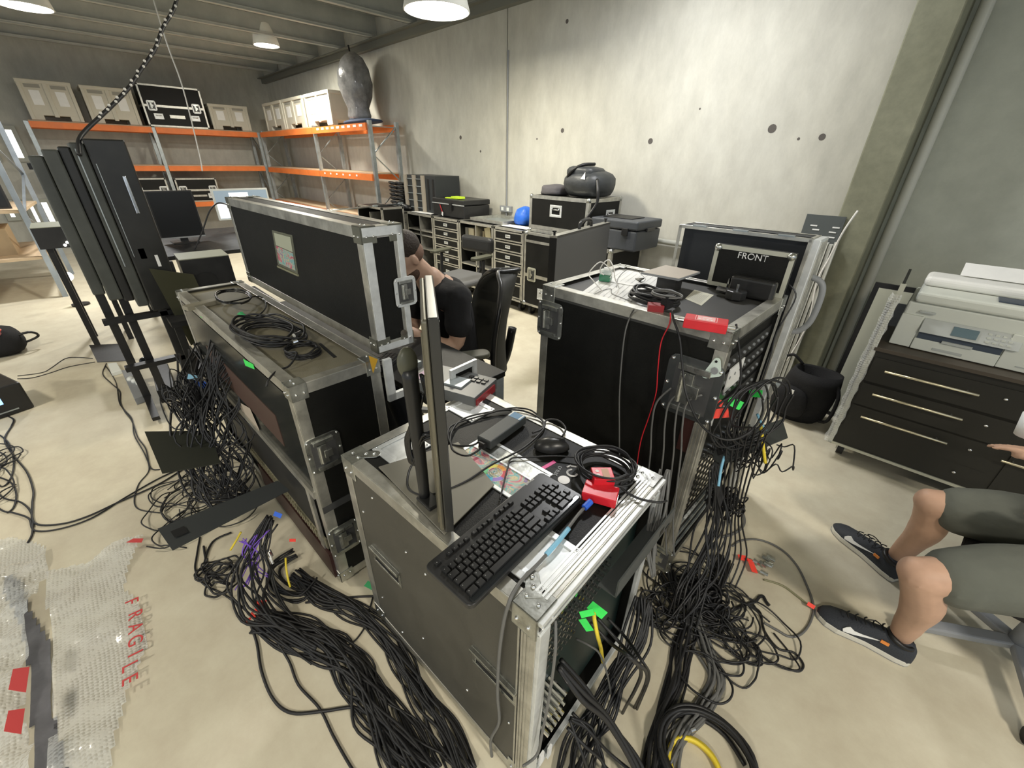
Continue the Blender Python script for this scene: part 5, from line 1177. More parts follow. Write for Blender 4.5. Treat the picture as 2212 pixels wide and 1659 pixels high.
t, l = hull_box('signal_converter', 'dark red converter half hidden inside the big cable coil', 'signal converter', (1400, 655), (1435, 658), .04, .03, mat('dark_red', (.25, .015, .02), .4), TP + .006)
# leads hanging down the front of the rack case
def onf(p, dy=.012): return RCM @ HL(RC, p, 1, -rW / 2 - dy)
cable('hanging_cable', [PZ((1370, 668), RH + .02), onf((1362, 682), .006), onf((1350, 720)), onf((1342, 790)), onf((1338, 860)), onf((1338, 930)), onf((1338, 985))], .0028, CBG, 'straight grey lead hanging left down the black face of the tall rack case')
cable('hanging_cable', [PZ((1448, 676), RH + .02), onf((1446, 700), .006), onf((1428, 740)), onf((1421, 800)), onf((1417, 850)), onf((1402, 900)), onf((1385, 950)), onf((1376, 1005)), onf((1372, 1060))], .0020, RED, 'thin red lead hanging in the middle of the tall rack case face')
cable('hanging_cable', [PZ((1452, 672), RH + .02), onf((1455, 690), .008), onf((1468, 730), .02), onf((1474, 790), .03), onf((1482, 850), .05), onf((1510, 912), .08), onf((1550, 945), .09), onf((1590, 948), .06), onf((1625, 925), .02), RCM @ Vector((rL / 2 + .06, -rW / 2 + .05, .80)), RCM @ Vector((rL / 2 + .04, -rW / 2 + .08, .95)), PZ((1590, 700), RH + .015)], .0036, CBL, 'black cable swinging from the big coil in a wide loop to the red converter')
for k, (x0, l) in enumerate(((1400, 'leftmost'), (1428, 'second'), (1450, 'third'), (1466, 'rightmost'))):
    cable('hanging_cable', [onf((x0 + 50, 838 + 5 * k), .02), onf((x0 + 18, 870), .02), onf((x0 + 8, 920), .015), onf((x0 + 5, 980), .015), onf((x0 - 5, 1060), .015), onf((x0 - 12, 1130), .02), onf((x0 - 10, 1200), .03)], .0035, CBG, l + ' of four grey leads hanging beside the right post of the tall rack case')
# ---------------------------------------------------------------- things by the pillar
BS = thing('sheet_stack', 'stack of pale ribbed sheets standing upright beside the pillar', 'sheet stack', (0, 0, 0), 0)
tl_, tr_, br_, bl_ = [PY(p, 3.55) for p in ((1748, 516), (1812, 526), (1700, 788), (1652, 780))]
zt = (tl_.z + tr_.z) / 2; xl = tl_.x; xr = tr_.x; zb = max(.05, (br_.z + bl_.z) / 2)
for k in range(7):
    x = xl + (xr - xl) * k / 7
    B().box((x, 3.50 + .008 * k, .04), (x + (xr - xl) / 7 - .005, 3.575, zt - .008 * (k % 3))).obj('ribbed_sheet', mat('pale_sheet', (.60, .60, .55), .5), BS)
B().box((xl - .02, 3.46, 0), (xr + .01, 3.58, .04)).obj('base_tray', GAL, BS)
bb_ = [PY(p, 3.585) for p in ((1755, 463), (1828, 472))]
BB = thing('board', 'dark grey board with white marks above the ribbed sheets', 'board', (0, 0, 0), 0)
B().box((bb_[0].x - .03, 3.58, .04), (bb_[1].x, 3.595, bb_[0].z)).obj('board_panel', mat('slate_board', (.085, .095, .095), .6), BB)
for p in ((1758, 487), (1762, 496), (1806, 492), (1798, 502), (1795, 513)):
    c = PY(p, 3.578); B().box((c.x - .02, 3.577, c.z - .004), (c.x + .02, 3.5795, c.z + .004)).obj('white_mark', PAP, BB)
B().box((bb_[0].x - .03, 3.575, 0), (bb_[1].x, 3.6, .04)).obj('foot_rail', BLK, BB)
cable('cable', [PY((1853, 455), 3.52), PY((1822, 500), 3.5), PY((1790, 560), 3.5), PY((1764, 612), 3.48), PY((1745, 700), 3.46), PY((1700, 780), 3.44)], .006, CBW, 'pale cable sagging across the dark board beside the pillar')
# framed print leaning right of the pillar
fp = [PY(p, 3.42) for p in ((1852, 600), (2010, 622))]
PF = thing('framed_print', 'large black framed dark print with wide pale mount leaning by the pillar', 'picture', (-.23, 3.36, 0), 0)
pw, ph_ = .62, PV((1850, 600), (-.31, 3.47)) ; PMx = Matrix.Rotation(-.10, 4, 'X')
def slab(x0, x1, z0, z1, y0, y1): return B().box((x0, y0, z0), (x1, y1, z1), PMx)
slab(0, pw, .0, ph_, 0, .03).obj('frame', BLK, PF); slab(.028, pw - .028, .028, ph_ - .03, -.003, 0).obj('mount', mat('pale_mount', (.52, .53, .44), .7), PF); slab(.10, pw - .10, .10, ph_ - .10, -.005, -.003).obj('print', mat('dark_print', (.055, .06, .062), .35, var=.5, vscale=5), PF)
# drawer cabinet with printer
ca, cb2 = PZ((1790, 950), .10), PZ((2082, 1054), .10); cd = cb2 - ca; can = atan2(cd.y, cd.x)
CB = thing('drawer_cabinet', 'wide black drawer cabinet with long brass bar handles and pale edge, printer on top', 'cabinet', (ca.x, ca.y, 0), can)
cw, cdp, ch = 1.15, .47, .70
B().box((.012, 0, .10), (cw, cdp, ch)).obj('cabinet_body', mat('cabinet_black', (.017, .016, .012), .5), CB)
B().box((0, -.002, .10), (.012, cdp, 1.05)).obj('side_board', LAM, CB)
B().box((-.004, -.008, .09), (.018, .0, 1.05)).obj('edge_trim', mat('pale_trim', (.55, .55, .46), .45, .5), CB); B().box((0, -.008, .09), (cw, 0, .105)).obj('edge_trim', mat('pale_trim', (.55, .55, .46), .45, .5), CB)
B().box((.01, -.02, ch), (cw, cdp, ch + .018)).obj('cabinet_top', mat('brown_edge', (.06, .048, .035), .5), CB)
def cabp(p, y=-.01): return HL(CB, p, 1, y)
for k, (p, q) in enumerate((((1912, 800), (2115, 850)), ((1885, 850), (2080, 901)), ((1860, 898), (2047, 952)))):
    a, d = cabp(p), cabp(q); z = (a.z + d.z) / 2
    dr = B().box((.03, -.006, z - .10), (.62, .02, z + .055)).obj('drawer', mat('cabinet_black', (.017, .016, .012), .5), CB)
    B().cyl((a.x, -.035, z), (d.x, -.035, z), .006, 10).obj('bar_handle', mat('brass_bar', (.75, .68, .48), .3, .8), dr, smooth=True)
    for x in (a.x + .04, d.x - .04): B().cyl((x, -.035, z), (x, 0, z), .004, 8).obj('handle_post', ZNC, dr)
a = cabp((2162, 990)); dr = B().box((.66, -.006, a.z - .2), (cw - .03, .02, a.z + .06)).obj('drawer', mat('cabinet_black', (.017, .016, .012), .5), CB)
B().cyl((a.x, -.035, a.z), (a.x + .35, -.035, a.z), .006, 10).obj('bar_handle', mat('brass_bar', (.75, .68, .48), .3, .8), dr, smooth=True); B().cyl((a.x + .04, -.035, a.z), (a.x + .04, 0, a.z), .004, 8).obj('handle_post', ZNC, dr)
for p in ((2173, 863), (2130, 920), (2095, 972), (2060, 1020)):
    c = cabp(p, -.008); B().sph((c.x, -.009, c.z), .006, 8, 4, (1.5, .5, 1)).obj('screw', CHR, CB, smooth=True)
castor(CB, .07, .08, .04); castor(CB, cw - .1, .08, .04); castor(CB, .07, cdp - .1, .04); castor(CB, cw - .1, cdp - .1, .04)
# bubble wrap on the cabinet side edge
def bubble():
    m = bpy.data.materials.new('bubble_wrap_film'); m.use_nodes = True; N, L = nt(m); b_ = N['Principled BSDF']
    b_.inputs['Base Color'].default_value = (.80, .82, .80, 1); b_.inputs['Roughness'].default_value = .16; b_.inputs['Alpha'].default_value = .42
    tc = N.new('ShaderNodeTexCoord'); v = N.new('ShaderNodeTexVoronoi'); v.inputs['Scale'].default_value = 85; v.inputs['Randomness'].default_value = .25; L.new(tc.outputs['Object'], v.inputs['Vector'])
    mr = N.new('ShaderNodeMapRange'); mr.inputs[1].default_value = 0; mr.inputs[2].default_value = .55; mr.inputs[3].default_value = 1; mr.inputs[4].default_value = 0; L.new(v.outputs['Distance'], mr.inputs[0])
    bp_ = N.new('ShaderNodeBump'); bp_.inputs['Strength'].default_value = .9; bp_.inputs['Distance'].default_value = .006; L.new(mr.outputs[0], bp_.inputs['Height']); L.new(bp_.outputs[0], b_.inputs['Normal'])
    return m
BUB = bubble()
b = B(); rn = random.Random(3); vs = []; n_ = 26
for i in range(n_):
    z = .10 + .90 * i / (n_ - 1)
    for j, (x, y) in enumerate(((.02, -.018), (-.008, -.026), (-.022, -.01), (-.024, .05))): vs.append((x + rn.uniform(-.006, .006), y + rn.uniform(-.006, .006), z))
fs = [(i * 4 + j, i * 4 + j + 1, i * 4 + j + 5, i * 4 + j + 4) for i in range(n_ - 1) for j in range(3)]
o = b.add(vs, fs).obj('bubble_wrap', BUB, None, smooth=True); o.location = CB.location; o.rotation_euler = CB.rotation_euler; tag(o, 'clear bubble wrap folded along the upright left edge of the drawer cabinet', 'bubble wrap')
# printer
pz = ch + .018
pa = PZ((1912, 742), pz); PR = thing('printer', 'large pale multifunction printer with dark paper slot, on the drawer cabinet', 'printer', (pa.x + .01, pa.y + .015, pz), can - radians(2))
PW = mat('printer_shell', (.60, .62, .56), .45); PW2 = mat('printer_trim', (.42, .44, .42), .45); PD = mat('printer_recess', (.045, .06, .085), .5)
pw_, pd_, ph2 = .54, .42, .235
B().box((0, .015, 0), (pw_, pd_, ph2)).obj('printer_body', PW, PR, bevel=.012, bseg=3)
B().prism([(0, .02), (0, pd_), (0, pd_)], 0, .001) if False else None
# sloped front fascia
def fasc(x0, x1, y0, y1, z0, z1, nm, m, **k): return B().add([(x0, y0, z0), (x1, y0, z0), (x1, y1, z1), (x0, y1, z1), (x0, y0 + .02, z0), (x1, y0 + .02, z0), (x1, y1 + .02, z1), (x0, y1 + .02, z1)], [(0, 1, 2, 3), (5, 4, 7, 6), (0, 4, 5, 1), (1, 5, 6, 2), (2, 6, 7, 3), (3, 7, 4, 0)]).obj(nm, m, PR, **k)
fasc(.0, .085, -.0, .0, .005, .17, 'cartridge_door', PW, bevel=.003)
fasc(.40, pw_, -.0, .0, .005, .17, 'side_door', PW, bevel=.003)
fasc(.088, .398, -.006, -.004, .005, .062, 'paper_tray', PW, bevel=.003)
B().box((.17, -.0075, .018), (.28, -.005, .030)).obj('tray_slot', PW2, PR)
B().box((.095, -.002, .062), (.395, .014, .105)).obj('output_slot', PD, PR); B().box((.19, -.012, .062), (.30, .008, .074)).obj('output_tab', PW2, PR)
cp_ = fasc(.09, .44, -.018, .012, .098, .165, 'control_panel', PW2, bevel=.002)
fasc(.205, .295, -.0165, .0008, .112, .152, 'touch_screen', mat('printer_screen', (.10, .15, .17), .2))
b = B()
for i in range(4):
    for j in range(3): b.cyl((.33 + i * .022, -.020 + .012 * j * .9, .108 + j * .018), (.33 + i * .022, -.024 + .012 * j * .9, .108 + j * .018), .005, 8)
for i in range(12):
    i_, j = i % 4, i // 4
    B().box((.325 + i_ * .024, -.016 + .0085 * j, .110 + j * .017), (.338 + i_ * .024, -.012 + .0085 * j, .118 + j * .017)).obj('keypad_button', PW, PR)
B().box((.02, .0, ph2), (pw_ - .01, .33, ph2 + .055)).obj('scanner_lid', PW, PR, bevel=.015, bseg=3)
B().box((.02, .17, ph2 + .055), (.46, .36, ph2 + .105)).obj('document_feeder', mat('printer_bright', (.78, .78, .75), .45), PR, bevel=.02, bseg=3)
B().box((.30, .04, ph2 + .0555), (.52, .15, ph2 + .062)).obj('feeder_recess', PD, PR, bevel=.002)
B().add([(.14, .30, ph2 + .11), (.42, .30, ph2 + .11), (.42, .40, ph2 + .16), (.14, .40, ph2 + .16)], [(0, 1, 2, 3)]).obj('paper_sheet', PAP, PR, mods=lambda o: setattr(o.modifiers.new('t', 'SOLIDIFY'), 'thickness', .002))
B().box((.06, -.002, .19), (.12, .012, .198)).obj('brand_plate', PW2, PR)
B().box((.46, -.0025, .025), (.51, .0, .030)).obj('brand_plate', PW2, PR)
# backpack on the floor
bk = PZ((1705, 905), 0)
BP = thing('backpack', 'black backpack with open top and straps on the floor behind the cabling', 'backpack', (bk.x, bk.y + .08, 0), radians(-8))
b = B().lathe([(.0, 0), (.13, .0), (.155, .04), (.16, .18), (.15, .30), (.13, .37), (.115, .36), (.10, .30), (.0, .26)], (0, 0, 0), 20)
b.v = [Vector((v.x * 1.05 + .05 * (v.z / .37) , v.y * .75 + .02 * sin(v.z * 14 + v.x * 9), v.z)) for v in b.v]; b.obj('bag_body', FAB, BP, smooth=True)
blob('front_pocket', FAB, BP, (-.02, -.11, .14), (.11, .05, .11), 3, .06)
B().tube([(.17, -.03, .34), (.215, -.06, .25), (.215, -.08, .10), (.17, -.06, .06)], .011, n=6).obj('bag_strap', FAB, BP, smooth=True)
B().tube([(-.06, .02, .37), (-.12, .0, .42), (-.16, .0, .40)], .009, n=6).obj('bag_strap', FAB, BP, smooth=True)
B().box((-.02, -.168, .22), (.0, -.163, .25)).obj('white_patch', PAP, BP)
# ---------------------------------------------------------------- people and chairs
def limb(b, pts, rads, n=14, sm=4):
    P = [Vector(p) for p in pts]; Q = catmull(P, sm); R = []
    for i in range(len(P) - 1):
        for j in range(sm): t = j / sm; t = t * t * (3 - 2 * t); R.append(rads[i] * (1 - t) + rads[i + 1] * t)
    R.append(rads[-1]); m_ = len(Q)
    b.tube(Q, lambda t: R[min(m_ - 1, int(round(t * (m_ - 1))))], n=n, smooth=1)
    b.sph(Q[0], R[0], 12, 8); b.sph(Q[-1], R[-1], 12, 8); return b
def remesh(vox, sm=4, thick=0):
    def f(o):
        m = o.modifiers.new('remesh', 'REMESH'); m.mode = 'VOXEL'; m.voxel_size = vox; m.use_smooth_shade = True
        if sm: s = o.modifiers.new('smooth', 'SMOOTH'); s.iterations = sm; s.factor = .5
    return f
def ell(b, c, s, R=None, n=18, k=12):
    q = B().sph((0, 0, 0), 1, n, k); R = R or Matrix.Identity(3)
    b.add([Vector(c) + R @ Vector((v.x * s[0], v.y * s[1], v.z * s[2])) for v in q.v], q.f); return b
def head(b, c, R, s=1.):
    """face looks along local -y of R, crown +z"""
    L = lambda x, y, z: Vector(c) + R @ Vector((x * s, y * s, z * s))
    ell(b, L(0, .012, .02), (.074 * s, .094 * s, .096 * s), R); ell(b, L(0, -.022, -.045), (.056 * s, .066 * s, .062 * s), R)
    ell(b, L(0, -.060, -.082), (.030 * s, .026 * s, .022 * s), R)                     # chin
    limb(b, [L(0, -.082, .012), L(0, -.098, -.012), L(0, -.104, -.026)], [.009 * s, .012 * s, .013 * s], 8, 2)   # nose
    for x in (-1, 1):
        ell(b, L(x * .012, -.092, -.030), (.008 * s, .008 * s, .006 * s), R); ell(b, L(x * .03, -.072, .026), (.022 * s, .012 * s, .008 * s), R)   # nostril, brow
        ell(b, L(x * .040, -.062, -.015), (.018 * s, .018 * s, .016 * s), R); ell(b, L(x * .078, .012, -.004), (.008 * s, .018 * s, .030 * s), R)   # cheek, ear
    ell(b, L(0, -.086, -.052), (.024 * s, .010 * s, .006 * s), R); ell(b, L(0, -.085, -.062), (.020 * s, .010 * s, .007 * s), R)
    return L
def hand(b, w, d, up, side, curl=.5, s=1., spread=.02):
    """palm from wrist w along d; up = back of the hand; side = thumb side"""
    w, d, up, side = map(Vector, (w, d, up, side)); d.normalize(); up.normalize(); side.normalize()
    for k in range(4): limb(b, [w + side * (.012 - .008 * k) * s, w + d * .045 * s + side * (.024 - .016 * k) * s, w + d * (.088 - .004 * abs(k - 1)) * s + side * (.030 - .0205 * k) * s], [.014 * s, .014 * s, .011 * s], 8, 2)
    for k, ln in enumerate((.072, .080, .074, .058)):
        base = w + d * (.088 - .004 * abs(k - 1)) * s + side * (.031 - .0205 * k) * s; c = curl * (1 + .12 * k); v = d.copy(); p = base; P = [base]
        for q_, a in enumerate((.45, .33, .25)):
            v = (Matrix.Rotation(c * (.7 if q_ else .45), 3, d.cross(up)) @ v) if False else (v * cos(c * .6) - up * sin(c * .6)).normalized(); up2 = up
            p = p + (v + side * (spread * (1.5 - k))) * ln * a * s; P.append(p)
        limb(b, P, [.0098 * s, .0092 * s, .0085 * s, .0072 * s], 8, 3)
    limb(b, [w + d * .018 * s + side * .018 * s, w + d * .045 * s + side * .045 * s - up * .01 * s, w + d * .075 * s + side * .052 * s - up * .022 * s, w + d * .098 * s + side * .044 * s - up * .034 * s], [.015 * s, .013 * s, .0105 * s, .0085 * s], 8, 3)
# --- seated man at the console, facing -y
P1 = thing('person', 'bearded man in black T-shirt sitting at the console, head bowed over his hands', 'person', (0, 0, 0), 0)
b = B(); HR = Matrix.Rotation(radians(38), 3, 'X'); hc = Vector((-1.85, 1.085, 1.115))
Lh = head(b, hc, HR, 1.0)
nk = Vector((-1.855, 1.225, .985))
limb(b, [hc + Vector((0, .035, -.02)), hc.lerp(nk, .55) + Vector((0, .01, 0)), nk], [.055, .056, .062])
limb(b, [nk, (-1.85, 1.29, .88), (-1.85, 1.33, .70), (-1.85, 1.34, .54)], [.075, .125, .125, .135])
for sx in (-1, 1):
    ell(b, (-1.85 + sx * .10, 1.27, .90), (.10, .09, .07))
J = {1: [(-1.68, 1.265, .915), (-1.655, 1.245, .80), (-1.66, 1.215, .675), (-1.72, 1.08, .735), (-1.80, .975, .805)], -1: [(-2.02, 1.265, .915), (-2.05, 1.245, .80), (-2.05, 1.205, .675), (-1.99, 1.07, .73), (-1.91, .975, .795)]}
for sx in (1, -1): limb(b, J[sx], [.055, .050, .040, .038, .026])
for sx in (1, -1):
    limb(b, [(-1.85 + sx * .09, 1.34, .50), (-1.85 + sx * .13, 1.10, .52), (-1.85 + sx * .15, .88, .50)], [.085, .075, .058]); limb(b, [(-1.85 + sx * .15, .88, .50), (-1.85 + sx * .15, .92, .28), (-1.85 + sx * .15, .95, .09)], [.058, .052, .035])
for sx in (1, -1): hand(b, J[sx][-1], (-.35 * sx, -.85, .1), (0, 0, 1), (-sx, 0, 0), .55, .95)
body1 = b.obj('body', SKN, P1, mods=remesh(.0065, 5))
b = B(); rs = 1.0
limb(b, [nk + Vector((0, .035, -.03)), (-1.85, 1.30, .88), (-1.85, 1.345, .70), (-1.85, 1.35, .52)], [.080, .143, .140, .150])
for sx in (-1, 1): ell(b, (-1.85 + sx * .10, 1.275, .915), (.13, .11, .078)); limb(b, [(-1.85 + sx * .06, 1.275, .945), (-1.85 + sx * .17, 1.275, .925)], [.058, .066]); limb(b, [J[sx][0], Vector(J[sx][1]) + Vector((0, 0, .01))], [.073, .068]); limb(b, [Vector(J[sx][0]).lerp(Vector(J[sx][1]), .6), Vector(J[sx][1]) + Vector((0, .004, -.012))], [.068, .076])
b.obj('t_shirt', mat('black_tshirt', (.012, .012, .013), .95, bump=.25, bscale=30), P1, mods=remesh(.008, 4))
b = B()
for sx in (1, -1): limb(b, [(-1.85 + sx * .09, 1.35, .50), (-1.85 + sx * .13, 1.10, .52), (-1.85 + sx * .15, .87, .51)], [.105, .092, .075]); limb(b, [(-1.85 + sx * .15, .88, .50), (-1.85 + sx * .15, .92, .28), (-1.85 + sx * .15, .95, .13)], [.073, .064, .052])
b.obj('trousers', mat('dark_trousers', (.022, .024, .03), .9), P1, mods=remesh(.009, 4))
b = B(); ell(b, Lh(0, .030, .048), (.079, .093, .080), HR); ell(b, Lh(0, -.035, .085), (.062, .055, .036), HR)
b.obj('hair', HAI, P1, mods=remesh(.007, 2))
b = B(); ell(b, Lh(0, .045, .002), (.0775, .066, .055), HR)
b.obj('clipped_hair', mat('clipped_hair', (.20, .12, .085), .85, bump=.3, bscale=150), P1, smooth=True)
b = B(); ell(b, Lh(0, -.030, -.062), (.060, .066, .050), HR); ell(b, Lh(0, -.062, -.085), (.036, .030, .028), HR); b.obj('beard', mat('brown_beard', (.065, .035, .022), .9, bump=.5, bscale=140), P1, mods=remesh(.006, 2))
b = B()
for x in (-1, 1): ell(b, Lh(x * .029, -.076, .010), (.012, .009, .009), HR, 12, 8)
b.obj('eyes', mat('eye_white', (.7, .7, .68), .3), P1, smooth=True)
b = B()
for sx in (1, -1): b.add([Vector((v.x, v.y, v.z)) for v in B().sph((-1.85 + sx * .15, .90, .055), 1, 14, 8, (.048, .135, .055)).v], B().sph((0, 0, 0), 1, 14, 8).f)
b.v = [Vector((v.x, v.y, max(v.z, .002))) for v in b.v]; b.obj('shoes', BLK, P1, smooth=True)
# --- office chairs
MESHF = mat('chair_mesh', (.030, .030, .026), .65, alpha=.93)
def office_chair(name, label, loc, rz, back_h=.58, seat_z=.43, back_w=.46, mesh=True, arms=True, armh=.22, seatc=None):
    t = thing(name, label, 'office chair', loc, rz)     # faces local -y
    B().box((-.25, -.25, seat_z - .06), (.25, .22, seat_z)).obj('seat', seatc or FAB, t, bevel=.03, bseg=4)
    if mesh:
        b = B(); nx, nz = 14, 16; vs = []
        for j in range(nz + 1):
            v = j / nz; z = seat_z + .0 + back_h * v; w = back_w * (.72 + .28 * sin(pi * min(1, v * .75 + .12))) / 2 * (1 if v < .68 else math.sqrt(max(0., 1 - ((v - .68) / .325) ** 2)))
            for i in range(nx + 1):
                u = i / nx * 2 - 1; vs.append((u * w, .27 - .05 * cos(u * pi / 2) * -1 - .09 * (u * u) + .05 * sin(v * 3.0) * -1 + .08 * v, z))
        fs = [(j * (nx + 1) + i, j * (nx + 1) + i + 1, (j + 1) * (nx + 1) + i + 1, (j + 1) * (nx + 1) + i) for j in range(nz) for i in range(nx)]
        b.add(vs, fs).obj('backrest', MESHF, t, smooth=True, mods=lambda o: (setattr(o.modifiers.new('t', 'SOLIDIFY'), 'thickness', .022)))
        rim = [vs[j * (nx + 1)] for j in range(nz + 1)] + [vs[nz * (nx + 1) + i] for i in range(1, nx)] + [vs[j * (nx + 1) + nx] for j in range(nz, -1, -1)]
        B().tube(rim, .013, n=8, smooth=2).obj('back_frame', BLKS, t, smooth=True)
        B().tube([(0, .15, seat_z - .06), (0, .30, seat_z + .02), (0, .36, seat_z + .25)], .028, n=8).obj('back_spine', BLKS, t, smooth=True)
    else:
        B().box((-back_w / 2, .20, seat_z + .20), (back_w / 2, .29, seat_z + .20 + back_h)).obj('backrest', mat('black_leather', (.022, .022, .022), .4, bump=.4, bscale=14), t, bevel=.04, bseg=4)
        B().tube([(0, .15, seat_z - .05), (0, .29, seat_z + .02), (0, .28, seat_z + .25)], .02, n=8).obj('back_spine', BLKS, t, smooth=True)
    if arms:
        for sx in (-1, 1):
            a = B().tube([(sx * .22, -.02, seat_z - .05), (sx * .29, -.01, seat_z - .02), (sx * .29, 0, seat_z + armh - .02)], .016, n=8).obj('arm_post', BLKS, t, smooth=True)
            B().prism(rr_poly(sx * .285 - .045, -.15, sx * .285 + .045, .12, .04), seat_z + armh - .015, seat_z + armh + .012).obj('armrest', mat('armrest_olive', (.065, .065, .045), .5), t, bevel=.008, bseg=3)
    B().cyl((0, 0, .09), (0, 0, seat_z - .06), .028, 14).obj('gas_lift', GRY, t, smooth=True)
    B().box((-.09, -.12, seat_z - .10), (.09, .10, seat_z - .055)).obj('mechanism', BLKS, t, bevel=.01)
    for k in range(5):
        a = 2 * pi * k / 5 + .3; e = Vector((cos(a) * .30, sin(a) * .30, .075))
        B().bar((cos(a) * .02, sin(a) * .02, .10), e, .045, .028).obj('base_leg', BLKS if not mesh else GRY, t, bevel=.006)
        w = B().cyl(e + Vector((-sin(a) * .022, cos(a) * .022, -.048)), e + Vector((sin(a) * .022, -cos(a) * .022, -.048)), .027, 12).obj('castor', BLK, t)
    return t
office_chair('office_chair', 'high mesh backed office chair the man in black sits on', (-1.84, 1.36, 0), radians(-24), back_h=.60, seat_z=.40, armh=.235)
office_chair('office_chair', 'empty leather office chair standing before the drawer cases', (-3.42, 2.66, 0), radians(8), back_h=.16, seat_z=.50, back_w=.42, mesh=False, armh=.22, seatc=mat('grey_seat_cloth', (.10, .10, .10), .9))
office_chair('office_chair', 'black office chair under the person in grey shorts at the right edge', (.66, 1.86, 0), radians(-96), back_h=.5, seat_z=.41, arms=False)
# --- person in shorts at the right edge, facing -x
P2 = thing('person', 'person in grey shorts and dark sneakers holding a white cup at the right edge', 'person', (0, 0, 0), 0)
kA, kB = Vector((.305, 1.925, .455)), Vector((.300, 1.485, .455)); hA, hB = Vector((.68, 1.99, .50)), Vector((.68, 1.78, .50))
aA, aB = Vector((.318, 2.035, .085)), Vector((.372, 1.612, .085)); pel = Vector((.74, 1.885, .53)); 
b = B()
for k_, h_, a_ in ((kA, hA, aA), (kB, hB, aB)):
    limb(b, [h_, h_.lerp(k_, .5) + Vector((0, 0, .01)), k_], [.090, .076, .056]); m1 = k_.lerp(a_, .32) + Vector((.022, 0, 0)); m2 = k_.lerp(a_, .68) + Vector((.012, 0, 0))
    limb(b, [k_, m1, m2, a_, a_ + Vector((0, 0, -.03))], [.054, .055, .041, .033, .034]); ell(b, k_ + Vector((-.020, 0, .006)), (.040, .042, .046))
limb(b, [pel, (.76, 1.90, .72), (.78, 1.92, .95), (.76, 1.92, 1.04)], [.14, .13, .14, .09]); limb(b, [(.76, 1.92, 1.0), (.74, 1.92, 1.12), (.71, 1.92, 1.18)], [.06, .055, .055])
HR2 = Matrix.Rotation(radians(-90), 3, 'Z') @ Matrix.Rotation(radians(15), 3, 'X'); Lh2 = head(b, Vector((.69, 1.92, 1.25)), HR2)
hw = PZ((2212, 975), .76) + Vector((.080, .0, .0)); 
limb(b, [(.76, 2.09, .98), (.74, 2.16, .84), (.70, 2.14, .72), (.56, 2.04, .74), hw], [.055, .048, .040, .036, .026])
limb(b, [(.76, 1.75, .98), (.74, 1.68, .84), (.66, 1.66, .68), (.62, 1.70, .66), (.60, 1.73, .655)], [.055, .048, .040, .036, .026])
hand(b, hw, (-1, .06, .02), (.1, -.45, .9), (0, -.75, .2), .42, .95, .10); hand(b, (.60, 1.73, .655), (-.9, .4, -.1), (0, 0, 1), (.3, .9, 0), .3, .95)
b.obj('body', mat('leg_skin', (.50, .31, .215), .55, var=.10, vscale=9), P2, mods=remesh(.0065, 4))
b = B()
SHO = mat('grey_shorts_cloth', (.115, .12, .10), .9, bump=.45, bscale=16, var=.12, vscale=7)
for k_, h_ in ((kA, hA), (kB, hB)):
    q_ = k_.lerp(h_, .20); limb(b, [h_ + Vector((.02, 0, 0)), h_.lerp(k_, .5) + Vector((0, 0, .008)), q_], [.118, .102, .088])
limb(b, [pel + Vector((.02, 0, 0)), (.76, 1.89, .66)], [.165, .15])
b.obj('shorts', SHO, P2, mods=remesh(.009, 4))
b = B(); limb(b, [(.75, 1.885, .60), (.76, 1.90, .74), (.78, 1.92, .95), (.775, 1.92, 1.02)], [.155, .148, .155, .10])
for y0, y1 in ((2.09, 2.16), (1.75, 1.68)): limb(b, [(.76, y0, .98), (.74, y1, .84)], [.07, .062])
b.obj('t_shirt', mat('dark_tshirt', (.05, .055, .06), .95), P2, mods=remesh(.010, 4))
b = B(); ell(b, Lh2(0, .028, .042), (.080, .098, .082), HR2); b.obj('hair', HAI, P2, mods=remesh(.008, 2))
b = B()
for x in (-1, 1): ell(b, Lh2(x * .029, -.076, .010), (.012, .009, .009), HR2, 12, 8)
b.obj('eyes', mat('eye_white', (.7, .7, .68), .3), P2, smooth=True)
CUP = thing('cup', 'crumpled white cup held by the person at the right edge', 'cup', tuple(PZ((2200, 925), .80) + Vector((.022, 0, -.02))), 0)
B().lathe([(.0, .0), (.026, .0), (.036, .075), (.034, .075), (.024, .004), (0, .004)], (0, 0, 0), 20).obj('cup_body', mat('cup_white', (.80, .82, .82), .5), CUP, smooth=True)
UP_ = mat('sneaker_knit', (.030, .034, .042), .75, bump=.3, bscale=220); SOL = mat('sneaker_sole', (.62, .60, .53), .6)
